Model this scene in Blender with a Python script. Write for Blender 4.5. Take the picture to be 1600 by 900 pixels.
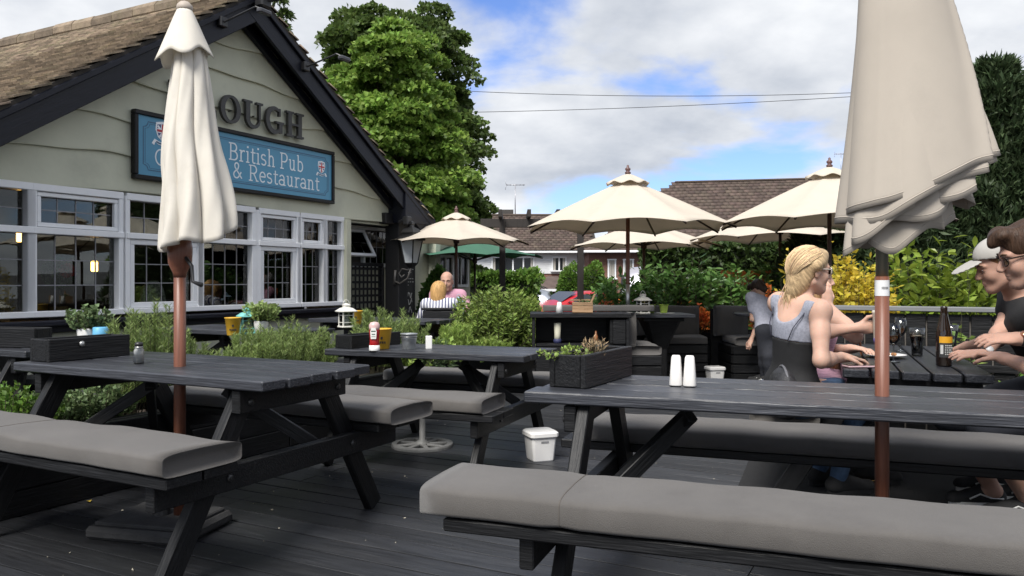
import bpy, bmesh, math, random
import numpy as np
from mathutils import Vector, Matrix
random.seed(7); RNG = np.random.default_rng(11)
scene = bpy.context.scene
for o in list(bpy.data.objects): bpy.data.objects.remove(o)
COL = scene.collection
PI = math.pi

# ------------------------------------------------------------------ camera
FPX, CX, HY, CAMZ = 1244.0, 800.0, 440.0, 1.15
cd = bpy.data.cameras.new('camera'); cam = bpy.data.objects.new('camera', cd); COL.objects.link(cam)
cam.location = (0, 0, CAMZ); cam.rotation_euler = (PI/2, 0, 0)
cd.sensor_width = 36; cd.lens = 36*FPX/1600; cd.shift_y = -10/1600
cd.clip_start = .05; cd.clip_end = 2000
scene.camera = cam

# ------------------------------------------------------------------ sky, sun, exposure
SUN_DIR = Vector((-.34, -.72, .98)).normalized()      # towards the sun
world = bpy.data.worlds.new('World'); scene.world = world; world.use_nodes = True
nt = world.node_tree; nt.nodes.clear()
def wn(t, **k):
    n = nt.nodes.new(t)
    for a, b in k.items(): setattr(n, a, b)
    return n
def wl(a, b): nt.links.new(a, b)
wout = wn('ShaderNodeOutputWorld'); wbg = wn('ShaderNodeBackground'); wbg.inputs['Strength'].default_value = .105
sky = wn('ShaderNodeTexSky', sky_type='NISHITA', sun_disc=False)
sky.sun_elevation = math.asin(SUN_DIR.z); sky.sun_rotation = math.atan2(SUN_DIR.x, SUN_DIR.y) % (2*PI)
sky.air_density = 1.0; sky.dust_density = .6; sky.ozone_density = 1.6
tc = wn('ShaderNodeTexCoord'); sep = wn('ShaderNodeSeparateXYZ'); wl(tc.outputs['Generated'], sep.inputs[0])
def wm(op, a, b=None, c=None):
    n = wn('ShaderNodeMath', operation=op)
    for i, x in enumerate((a, b, c)):
        if x is None: continue
        if isinstance(x, (int, float)): n.inputs[i].default_value = x
        else: wl(x, n.inputs[i])
    return n.outputs[0]
zz = wm('ADD', wm('MAXIMUM', sep.outputs['Z'], 0.0), .30)
comb = wn('ShaderNodeCombineXYZ'); wl(wm('DIVIDE', sep.outputs['X'], zz), comb.inputs[0]); wl(wm('DIVIDE', sep.outputs['Y'], zz), comb.inputs[1])
comb.inputs[2].default_value = 5.2
n1 = wn('ShaderNodeTexNoise'); n1.inputs['Scale'].default_value = 1.35; n1.inputs['Detail'].default_value = 9; n1.inputs['Roughness'].default_value = .52
n1.inputs['Distortion'].default_value = .25; cmap = wn('ShaderNodeMapping'); cmap.inputs['Location'].default_value = (.44, 0, 0); wl(comb.outputs[0], cmap.inputs['Vector']); wl(cmap.outputs[0], n1.inputs['Vector'])
n2 = wn('ShaderNodeTexNoise'); n2.inputs['Scale'].default_value = 2.3; n2.inputs['Detail'].default_value = 7; n2.inputs['Roughness'].default_value = .55
mp = wn('ShaderNodeMapping'); mp.inputs['Location'].default_value = (.35, -.5, 5.0); wl(comb.outputs[0], mp.inputs['Vector']); wl(mp.outputs[0], n2.inputs['Vector'])
cover = wn('ShaderNodeValToRGB'); cover.color_ramp.elements[0].position = .37; cover.color_ramp.elements[1].position = .48
cover.color_ramp.interpolation = 'EASE'; wl(n1.outputs['Fac'], cover.inputs['Fac'])
shade = wn('ShaderNodeValToRGB'); wl(n2.outputs['Fac'], shade.inputs['Fac'])
shade.color_ramp.elements[0].position = .30; shade.color_ramp.elements[0].color = (2.75, 3.0, 3.45, 1)
shade.color_ramp.elements[1].position = .66; shade.color_ramp.elements[1].color = (5.3, 5.4, 5.55, 1)
blue = wn('ShaderNodeMixRGB', blend_type='MULTIPLY'); blue.inputs['Fac'].default_value = 1; blue.inputs['Color2'].default_value = (.62, .73, 1.05, 1)
wl(sky.outputs[0], blue.inputs['Color1'])
wmix = wn('ShaderNodeMixRGB'); wl(cover.outputs[0], wmix.inputs['Fac']); wl(blue.outputs[0], wmix.inputs['Color1']); wl(shade.outputs[0], wmix.inputs['Color2'])
wl(wmix.outputs[0], wbg.inputs['Color']); wl(wbg.outputs[0], wout.inputs['Surface'])

sl = bpy.data.lights.new('sun', 'SUN'); sl.energy = 3.0; sl.angle = math.radians(24); sl.color = (1, .965, .91)
sun = bpy.data.objects.new('sun', sl); COL.objects.link(sun); sun.rotation_euler = SUN_DIR.to_track_quat('Z', 'Y').to_euler()
sun.location = (-20, -10, 30)
vs = scene.view_settings; vs.view_transform = 'Standard'; vs.look = 'None'; vs.gamma = 1; vs.exposure = .86
scene.render.engine = 'CYCLES'
cy = scene.cycles; cy.max_bounces = 7; cy.diffuse_bounces = 3; cy.glossy_bounces = 3; cy.transmission_bounces = 6; cy.transparent_max_bounces = 12
cy.use_denoising = True; cy.caustics_reflective = False; cy.caustics_refractive = False; cy.sample_clamp_indirect = 6

# ------------------------------------------------------------------ frames of reference
U = Vector((.4619, .8869, 0)); V = Vector((-.8869, .4619, 0))     # along the pub front (away), into the pub
VF = 7.116                                                        # the pub front is the plane V.p = VF
def uv(u, v, z=0): return U*u + V*v + Vector((0, 0, z))
ANG_U = math.atan2(U.y, U.x)                                      # rotation that takes local x to U
def W(px, py, Y): return Vector(((px-CX)/FPX*Y, Y, CAMZ-(py-HY)/FPX*Y))
def G(px, py, z=0):
    Y = (CAMZ-z)*FPX/(py-HY); return Vector(((px-CX)/FPX*Y, Y, z))

# ------------------------------------------------------------------ objects
def setp(o, label=None, cat=None, group=None, kind=None):
    if label: o['label'] = label
    if cat: o['category'] = cat
    if group: o['group'] = group
    if kind: o['kind'] = kind
    return o
def link(o, parent=None):
    COL.objects.link(o)
    if parent is not None: o.parent = parent
    return o
def thing(name, label, cat, loc=(0, 0, 0), rz=0, group=None, scale=1):
    o = bpy.data.objects.new(name, None); link(o); o.location = loc; o.rotation_euler = (0, 0, rz); o.scale = (scale,)*3
    o.empty_display_size = .1
    return setp(o, label, cat, group)
def smooth_mesh(me, on=True):
    if len(me.polygons): me.polygons.foreach_set('use_smooth', [on]*len(me.polygons))
def add_mesh(name, me, parent=None, mat=None, M4=None, smooth=False):
    o = bpy.data.objects.new(name, me)
    if mat is not None and not me.materials: me.materials.append(mat)
    if smooth: smooth_mesh(me)
    link(o, parent)
    if M4 is not None: o.matrix_basis = M4
    return o
def copy_tree(o, parent=None):
    c = o.copy(); COL.objects.link(c); c.parent = parent
    for ch in [x for x in o.children]: copy_tree(ch, c)
    return c

class MB:
    """collects shapes for ONE mesh"""
    def __init__(s): s.v = []; s.f = []; s.m = []
    def add(s, vs, fs, M4=None, mi=0):
        b = len(s.v)
        if M4 is not None: vs = [M4 @ Vector(v) for v in vs]
        s.v += [tuple(v) for v in vs]; s.f += [tuple(b+i for i in f) for f in fs]; s.m += [mi]*len(fs)
        return s
    def box(s, c, d, M4=None, ch=0, mi=0):
        x, y, z = (q/2 for q in d)
        if ch <= 0:
            vs = [(sx*x, sy*y, sz*z) for sx in (-1, 1) for sy in (-1, 1) for sz in (-1, 1)]
            fs = [(0, 1, 3, 2), (4, 6, 7, 5), (0, 4, 5, 1), (2, 3, 7, 6), (0, 2, 6, 4), (1, 5, 7, 3)]
        else:
            vs, fs = chamfer_box(d, ch)
        vs = [Vector(v)+Vector(c) for v in vs]
        return s.add(vs, fs, M4, mi)
    def tube(s, pts, rad, seg=8, cap=True, mi=0, flat=None):
        pts = [Vector(p) for p in pts]; n = len(pts)
        if isinstance(rad, (int, float)): rad = [rad]*n
        b = len(s.v); ref = None
        for i, p in enumerate(pts):
            t = (pts[min(i+1, n-1)]-pts[max(i-1, 0)]).normalized()
            if ref is None:
                ref = Vector((0, 0, 1)) if abs(t.z) < .9 else Vector((1, 0, 0))
            a = (ref - t*ref.dot(t)).normalized(); bb = t.cross(a); ref = a
            for k in range(seg):
                th = 2*PI*k/seg
                s.v.append(tuple(p + a*(rad[i]*math.cos(th)) + bb*(rad[i]*math.sin(th))))
        for i in range(n-1):
            for k in range(seg):
                k2 = (k+1) % seg
                s.f.append((b+i*seg+k, b+i*seg+k2, b+(i+1)*seg+k2, b+(i+1)*seg+k)); s.m.append(mi)
        if cap:
            s.f.append(tuple(b+k for k in reversed(range(seg)))); s.m.append(mi)
            s.f.append(tuple(b+(n-1)*seg+k for k in range(seg))); s.m.append(mi)
        return s
    def lathe(s, prof, seg=16, M4=None, mi=0, sq=0, cap=True):
        """prof: (r, z) from bottom to top; sq>0 squares the section"""
        vs = []; fs = []
        for r, z in prof:
            for k in range(seg):
                th = 2*PI*(k+.5)/seg; c, d = math.cos(th), math.sin(th)
                q = r
                if sq: q = r/((abs(c)**sq+abs(d)**sq)**(1/sq))
                vs.append((q*c, q*d, z))
        n = len(prof)
        for i in range(n-1):
            for k in range(seg):
                k2 = (k+1) % seg; fs.append((i*seg+k, i*seg+k2, (i+1)*seg+k2, (i+1)*seg+k))
        if cap:
            fs.append(tuple(reversed(range(seg)))); fs.append(tuple((n-1)*seg+k for k in range(seg)))
        return s.add(vs, fs, M4, mi)
    def prism(s, poly, y0, y1, M4=None, mi=0):
        """poly in (x, z), extruded along y"""
        n = len(poly)
        vs = [(x, y0, z) for x, z in poly]+[(x, y1, z) for x, z in poly]
        fs = [tuple(range(n)), tuple(reversed(range(n, 2*n)))]+[(i, i+n, (i+1) % n+n, (i+1) % n) for i in range(n)]
        return s.add(vs, fs, M4, mi)
    def mesh(s, name='mesh'):
        me = bpy.data.meshes.new(name); me.from_pydata(s.v, [], s.f)
        bm = bmesh.new(); bm.from_mesh(me); bmesh.ops.recalc_face_normals(bm, faces=bm.faces); bm.to_mesh(me); bm.free()
        if any(s.m): me.polygons.foreach_set('material_index', s.m)
        return me
    def build(s, name, mat, parent=None, smooth=False, M4=None):
        me = s.mesh(name)
        for m in (mat if isinstance(mat, (list, tuple)) else [mat]): me.materials.append(m)
        return add_mesh(name, me, parent, None, M4, smooth)

def chamfer_box(d, ch):
    x, y, z = (q/2 for q in d); ch = min(ch, x*.6, y*.6, z*.6)
    vs = []; idx = {}
    for sx in (-1, 1):
        for sy in (-1, 1):
            for sz in (-1, 1):
                for ax in range(3):
                    p = [sx*(x-ch), sy*(y-ch), sz*(z-ch)]; p[ax] = (sx*x, sy*y, sz*z)[ax]
                    idx[(sx, sy, sz, ax)] = len(vs); vs.append(tuple(p))
    fs = []
    for ax in range(3):
        o1, o2 = [a for a in range(3) if a != ax]
        for sg in (-1, 1):
            loop = []
            for a, b in ((-1, -1), (1, -1), (1, 1), (-1, 1)):
                c = [0, 0, 0]; c[ax] = sg; c[o1] = a; c[o2] = b; loop.append(idx[(*c, ax)])
            fs.append(tuple(loop))
    for ax in range(3):                       # edges along ax
        o1, o2 = [a for a in range(3) if a != ax]
        for a in (-1, 1):
            for b in (-1, 1):
                c0 = [0, 0, 0]; c0[o1] = a; c0[o2] = b; c1 = list(c0); c0[ax] = -1; c1[ax] = 1
                fs.append((idx[(*c0, o1)], idx[(*c1, o1)], idx[(*c1, o2)], idx[(*c0, o2)]))
    for sx in (-1, 1):
        for sy in (-1, 1):
            for sz in (-1, 1): fs.append(tuple(idx[(sx, sy, sz, a)] for a in range(3)))
    return vs, fs
_cb = {}
def box_mesh(d, ch, mat):
    key = (tuple(round(q, 4) for q in d), ch, mat.name)
    if key not in _cb:
        m = MB(); m.box((0, 0, 0), d, ch=ch); me = m.mesh('piece'); me.materials.append(mat); _cb[key] = me
    return _cb[key]
def block(name, c, d, mat, parent=None, ch=.004, rot=None):
    M4 = Matrix.Translation(Vector(c))
    if rot is not None: M4 = M4 @ (rot if isinstance(rot, Matrix) else Matrix.Rotation(rot, 4, 'Z'))
    return add_mesh(name, box_mesh(d, ch, mat), parent, None, M4)
def frame_to(a, b, up=(0, 0, 1)):
    a = Vector(a); b = Vector(b); x = (b-a).normalized(); up = Vector(up)
    if abs(x.dot(up.normalized())) > .98: up = Vector((1, 0, 0))
    y = up.cross(x).normalized(); z = x.cross(y)
    M4 = Matrix((x, y, z)).transposed().to_4x4(); M4.translation = (a+b)/2
    return M4
def beam(name, a, b, w, t, mat, parent=None, up=(0, 0, 1), ch=.004):
    """length along local x, w across (local y), t along local z (near up)"""
    L = (Vector(b)-Vector(a)).length
    return add_mesh(name, box_mesh((L, w, t), ch, mat), parent, None, frame_to(a, b, up))
def np_mesh(name, verts, faces, mats, parent=None, smooth=False, mi=None):
    """verts (n,3), faces (m,k) numpy"""
    verts = np.asarray(verts, np.float32); faces = np.asarray(faces, np.int32); k = faces.shape[1]
    me = bpy.data.meshes.new(name); me.vertices.add(len(verts)); me.vertices.foreach_set('co', verts.ravel())
    me.loops.add(faces.size); me.loops.foreach_set('vertex_index', faces.ravel())
    me.polygons.add(len(faces)); me.polygons.foreach_set('loop_start', np.arange(0, faces.size, k, dtype=np.int32))
    me.polygons.foreach_set('loop_total', np.full(len(faces), k, np.int32))
    me.update(calc_edges=True)
    for m in (mats if isinstance(mats, (list, tuple)) else [mats]): me.materials.append(m)
    if mi is not None: me.polygons.foreach_set('material_index', np.asarray(mi, np.int32))
    if smooth: me.polygons.foreach_set('use_smooth', np.ones(len(faces), bool))
    o = bpy.data.objects.new(name, me); link(o, parent); return o

# ------------------------------------------------------------------ materials
def srgb(r, g, b):
    f = lambda c: (c/255/12.92 if c/255 <= .04045 else ((c/255+.055)/1.055)**2.4)
    return (f(r), f(g), f(b))
_mats = {}
def M(name, col, rough=.55, var=.12, scale=6, stretch=(1, 1, 1), bump=0, bscale=None, metal=0, spec=.5, trans=0, rnd=0, sheen=0,
      island=0, alpha=1, dirt=None, dscale=3, coat=0, detail=5, sss=0):
    if name in _mats: return _mats[name]
    m = bpy.data.materials.new(name); m.use_nodes = True; t = m.node_tree; N = t.nodes; Lk = t.links.new
    b = N['Principled BSDF']; out = N['Material Output']
    b.inputs['Roughness'].default_value = rough; b.inputs['Metallic'].default_value = metal; b.inputs['Specular IOR Level'].default_value = spec
    if coat: b.inputs['Coat Weight'].default_value = coat
    if sheen: b.inputs['Sheen Weight'].default_value = sheen
    tcn = N.new('ShaderNodeTexCoord'); oi = N.new('ShaderNodeObjectInfo'); ad = N.new('ShaderNodeVectorMath'); ad.operation = 'MULTIPLY_ADD'
    cmb = N.new('ShaderNodeCombineXYZ'); mul = N.new('ShaderNodeMath'); mul.operation = 'MULTIPLY'; mul.inputs[1].default_value = 37.0
    Lk(oi.outputs['Random'], mul.inputs[0])
    for i in range(3): Lk(mul.outputs[0], cmb.inputs[i])
    ad.inputs[1].default_value = stretch; Lk(tcn.outputs['Object'], ad.inputs[0]); Lk(cmb.outputs[0], ad.inputs[2])
    nz = N.new('ShaderNodeTexNoise'); nz.inputs['Scale'].default_value = scale; nz.inputs['Detail'].default_value = detail; nz.inputs['Roughness'].default_value = .6
    Lk(ad.outputs[0], nz.inputs['Vector'])
    c = Vector(col)
    rp = N.new('ShaderNodeValToRGB'); rp.color_ramp.elements[0].position = .3; rp.color_ramp.elements[1].position = .7
    lo = c*(1-var); hi = c*(1+var); rp.color_ramp.elements[0].color = (*lo, 1); rp.color_ramp.elements[1].color = (*hi, 1)
    Lk(nz.outputs['Fac'], rp.inputs['Fac']); colout = rp.outputs['Color']
    if dirt:
        n3 = N.new('ShaderNodeTexNoise'); n3.inputs['Scale'].default_value = dscale; n3.inputs['Detail'].default_value = 8; n3.inputs['Roughness'].default_value = .7
        Lk(ad.outputs[0], n3.inputs['Vector'])
        r3 = N.new('ShaderNodeValToRGB'); r3.color_ramp.elements[0].position = .52; r3.color_ramp.elements[1].position = .72
        Lk(n3.outputs['Fac'], r3.inputs['Fac'])
        mx = N.new('ShaderNodeMixRGB'); mx.inputs['Color2'].default_value = (*dirt[:3], 1)
        sc = N.new('ShaderNodeMath'); sc.operation = 'MULTIPLY'; sc.inputs[1].default_value = dirt[3] if len(dirt) > 3 else .5
        Lk(r3.outputs['Color'], sc.inputs[0]); Lk(sc.outputs[0], mx.inputs['Fac']); Lk(colout, mx.inputs['Color1']); colout = mx.outputs['Color']
    if rnd or island:
        hs = N.new('ShaderNodeHueSaturation'); mr = N.new('ShaderNodeMapRange')
        mr.inputs['To Min'].default_value = 1-(rnd or island); mr.inputs['To Max'].default_value = 1+(rnd or island)
        if island:
            geo = N.new('ShaderNodeNewGeometry'); Lk(geo.outputs['Random Per Island'], mr.inputs['Value'])
            mh = N.new('ShaderNodeMapRange'); mh.inputs['To Min'].default_value = .485; mh.inputs['To Max'].default_value = .515
            wnz = N.new('ShaderNodeTexWhiteNoise'); wnz.noise_dimensions = '1D'; Lk(geo.outputs['Random Per Island'], wnz.inputs['W'])
            Lk(wnz.outputs['Value'], mh.inputs['Value']); Lk(mh.outputs[0], hs.inputs['Hue'])
        else: Lk(oi.outputs['Random'], mr.inputs['Value'])
        Lk(mr.outputs[0], hs.inputs['Value']); Lk(colout, hs.inputs['Color']); colout = hs.outputs['Color']
    Lk(colout, b.inputs['Base Color'])
    if bump:
        nb = N.new('ShaderNodeTexNoise'); nb.inputs['Scale'].default_value = bscale or scale*4; nb.inputs['Detail'].default_value = 6
        Lk(ad.outputs[0], nb.inputs['Vector'])
        bp = N.new('ShaderNodeBump'); bp.inputs['Strength'].default_value = bump; bp.inputs['Distance'].default_value = .01
        Lk(nb.outputs['Fac'], bp.inputs['Height']); Lk(bp.outputs[0], b.inputs['Normal'])
    if trans:
        tr = N.new('ShaderNodeBsdfTranslucent'); Lk(colout, tr.inputs['Color'])
        ms = N.new('ShaderNodeMixShader'); ms.inputs['Fac'].default_value = trans
        Lk(b.outputs[0], ms.inputs[1]); Lk(tr.outputs[0], ms.inputs[2]); Lk(ms.outputs[0], out.inputs['Surface'])
    if sss: b.inputs['Subsurface Weight'].default_value = sss; b.inputs['Subsurface Scale'].default_value = .012; b.inputs['Subsurface Radius'].default_value = (1, .35, .2)
    _mats[name] = m; return m
def glass_mat(name, tint=(1, 1, 1), rough=0, refl=1.0, keep=.9):
    """thin sheet of glass: clear with a fresnel reflection"""
    if name in _mats: return _mats[name]
    m = bpy.data.materials.new(name); m.use_nodes = True; t = m.node_tree; N = t.nodes; Lk = t.links.new; N.remove(N['Principled BSDF'])
    tr = N.new('ShaderNodeBsdfTransparent'); tr.inputs['Color'].default_value = (tint[0]*keep, tint[1]*keep, tint[2]*keep, 1)
    gl = N.new('ShaderNodeBsdfGlossy'); gl.inputs['Roughness'].default_value = rough
    fr = N.new('ShaderNodeFresnel'); fr.inputs['IOR'].default_value = 1.5; mm = N.new('ShaderNodeMath'); mm.operation = 'MULTIPLY'; mm.inputs[1].default_value = refl
    Lk(fr.outputs[0], mm.inputs[0]); ms = N.new('ShaderNodeMixShader'); Lk(mm.outputs[0], ms.inputs['Fac']); Lk(tr.outputs[0], ms.inputs[1]); Lk(gl.outputs[0], ms.inputs[2])
    Lk(ms.outputs[0], N['Material Output'].inputs['Surface']); _mats[name] = m; return m
def emit_mat(name, col, st):
    if name in _mats: return _mats[name]
    m = bpy.data.materials.new(name); m.use_nodes = True; b = m.node_tree.nodes['Principled BSDF']
    b.inputs['Base Color'].default_value = (*col, 1); b.inputs['Emission Color'].default_value = (*col, 1); b.inputs['Emission Strength'].default_value = st
    _mats[name] = m; return m

BLACKWOOD = M('black_stained_wood', (.0055, .0057, .0064), .5, .4, 5, (1, 14, 14), bump=.35, bscale=9, spec=.32, rnd=.3, dirt=(.035, .035, .037, .22), dscale=2.5)
TOPWOOD = M('black_table_plank', (.027, .0288, .035), .38, .4, 5, (1, 16, 16), bump=.4, bscale=8, rnd=.25, dirt=(.13, .135, .15, .4), dscale=2.2)
DECKWOOD = M('charcoal_deck_board', (.022, .0232, .0262), .44, .4, 4, (1, 14, 14), bump=.25, bscale=8, rnd=.35, dirt=(.075, .075, .078, .35), dscale=1.3)
CUSHION = M('grey_brown_canvas', (.092, .085, .078), .9, .12, 3, bump=.3, bscale=420, sheen=.15, dirt=(.06, .054, .05, .45), dscale=5)
GREYPAD = M('charcoal_canvas', (.085, .08, .076), .9, .12, 4, bump=.15, bscale=400, sheen=.1)
CREAM = M('cream_canopy_cloth', (.70, .63, .53), .85, .05, 3, bump=.08, bscale=300, trans=.32, dirt=(.45, .4, .33, .3), dscale=3)
CREAM_LIGHTENED = M('cream_cloth_lightened', (.80, .76, .68), .85, .06, 3, bump=.08, bscale=300, trans=.3, dirt=(.6, .55, .46, .35), dscale=5)  # same cream, colour lightened to make up for shade on the left umbrella
TAUPE = M('taupe_canopy_cloth', (.52, .465, .395), .85, .06, 3, bump=.08, bscale=300, trans=.22, dirt=(.33, .3, .26, .3), dscale=3)
POLEBROWN = M('brown_varnished_pole', (.165, .06, .034), .42, .25, 6, (20, 20, 1), bump=.1, bscale=12, dirt=(.09, .045, .03, .4))
DARKPOLE = M('dark_brown_pole', (.05, .024, .017), .45, .25, 6, (20, 20, 1), bump=.1)
WHITEP = M('white_gloss_paint', (.80, .81, .82), .35, .05, 3, bump=.05, bscale=20, dirt=(.5, .49, .46, .25))
SAGE = M('sage_green_paint', (.50, .505, .39), .6, .07, 2.2, bump=.12, bscale=16, dirt=(.28, .28, .22, .35), dscale=1.7)
SAGEWALL = M('sage_render', (.48, .485, .375), .8, .08, 3, bump=.3, bscale=60, dirt=(.24, .24, .2, .4), dscale=2)
NAVY = M('blue_black_gloss_paint', (.006, .007, .013), .42, .3, 3, (1, 10, 10), bump=.3, bscale=7, spec=.3)
BLACKMET = M('black_metal', (.015, .015, .016), .4, .2, 10)
LEAD = M('grey_lead_came', (.22, .22, .23), .5, .2, 20)
WHITEPLAST = M('white_ceramic', (.75, .74, .72), .3, .04, 5)
STEEL = M('brushed_steel', (.45, .45, .44), .35, .15, 20, (1, 1, .1), metal=.85)
GALV = M('galvanised_zinc', (.36, .38, .39), .42, .35, 18, metal=.6, detail=3)
SOIL = M('dark_soil', (.05, .036, .026), .95, .4, 12, bump=.8, bscale=30)
SKIN = M('skin', (.55, .345, .26), .55, .10, 9, bump=.06, bscale=120, spec=.28, sss=.18)
SKINM = M('ruddy_skin', (.47, .28, .21), .55, .14, 10, bump=.07, bscale=140, spec=.28, sss=.15)
# ================================================================== THE SETTING
ASPHALT = M('asphalt', (.055, .055, .056), .9, .25, 9, bump=.5, bscale=60)
gz = -.62
m = MB(); m.add([(-600, -600, gz), (600, -600, gz), (600, 900, gz), (-600, 900, gz)], [(0, 1, 2, 3)])
setp(m.build('ground', ASPHALT), kind='structure')

# deck: boards run into the pub front, grooved on top
deck = MB(); dk = [uv(-1.6, -6.6, -.03), uv(11.2, -6.6, -.03), uv(11.2, VF-.02, -.03), uv(-1.6, VF-.02, -.03)]
deck.add([tuple(p) for p in dk]+[(p.x, p.y, gz+.004) for p in dk], [(0, 1, 2, 3), (0, 1, 5, 4), (1, 2, 6, 5), (2, 3, 7, 6), (3, 0, 4, 7)])
deck_o = setp(deck.build('deck', M('dark_subframe', (.008, .008, .008), .9)), kind='structure')
def deck_board(L, w=.1355, t=.028):
    prof = [(-w/2, -t), (-w/2, -.0012), (-w/2+.0012, 0), (-.02, .0008), (.02, .0008), (w/2-.0012, 0), (w/2, -.0012), (w/2, -t)]
    n = len(prof); vs = [(-L/2, y, z) for y, z in prof]+[(L/2, y, z) for y, z in prof]
    mb = MB(); mb.add(vs, [(i, i+1, i+n+1, i+n) for i in range(n-1)]+[tuple(range(n)), tuple(range(2*n-1, n-1, -1))])
    me = mb.mesh('plank'); me.materials.append(DECKWOOD); return me
bm_ = {}
RB = Matrix.Rotation(math.atan2(-V.y, -V.x), 4, 'Z')
for i in range(88):
    u = -1.5+i*.145
    cuts = [-6.6]+sorted([-3.1+random.choice((0, .9, -.7)), .62 if i % 2 else .62+random.choice((0, 0, 1.8)), 3.7+random.choice((0, -.5, .4))])+[VF-.02]
    for a, b in zip(cuts[:-1], cuts[1:]):
        L = round(b-a-.005, 3)
        if L not in bm_: bm_[L] = deck_board(L)
        o = add_mesh('plank', bm_[L], deck_o, None, Matrix.Translation(uv(u, (a+b)/2, random.uniform(-.0015, .0015))) @ RB)

# ------------------------------------------------------------------ stroke letters
def arc(cx, cy, rx, ry, a0, a1, n=10): return [(cx+rx*math.cos(math.radians(a0+(a1-a0)*i/n)), cy+ry*math.sin(math.radians(a0+(a1-a0)*i/n))) for i in range(n+1)]
def ribbon(mb, pts, w, y0, y1, sc, ox, oz):
    n = len(pts); L = []; R = []
    ws = w if isinstance(w, (list, tuple)) else [w]*n
    for i in range(n):
        ax, az = pts[max(i-1, 0)]; bx, bz = pts[min(i+1, n-1)]; dx, dz = bx-ax, bz-az; q = math.hypot(dx, dz) or 1
        nx, nz = -dz/q*ws[i]/2, dx/q*ws[i]/2
        L.append((pts[i][0]+nx, pts[i][1]+nz)); R.append((pts[i][0]-nx, pts[i][1]-nz))
    vs = []
    for y in (y0, y1):
        for l, r in zip(L, R): vs += [(ox+l[0]*sc, y, oz+l[1]*sc), (ox+r[0]*sc, y, oz+r[1]*sc)]
    k = 2*n; fs = []
    for i in range(n-1):
        a = 2*i; fs += [(a, a+1, a+3, a+2), (k+a, k+a+2, k+a+3, k+a+1), (a, a+2, k+a+2, k+a), (a+1, k+a+1, k+a+3, a+3)]
    fs += [(0, k, k+1, 1), (k-2, k-1, 2*k-1, 2*k-2)]
    mb.add(vs, fs)
T = .085; S_ = .07
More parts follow.
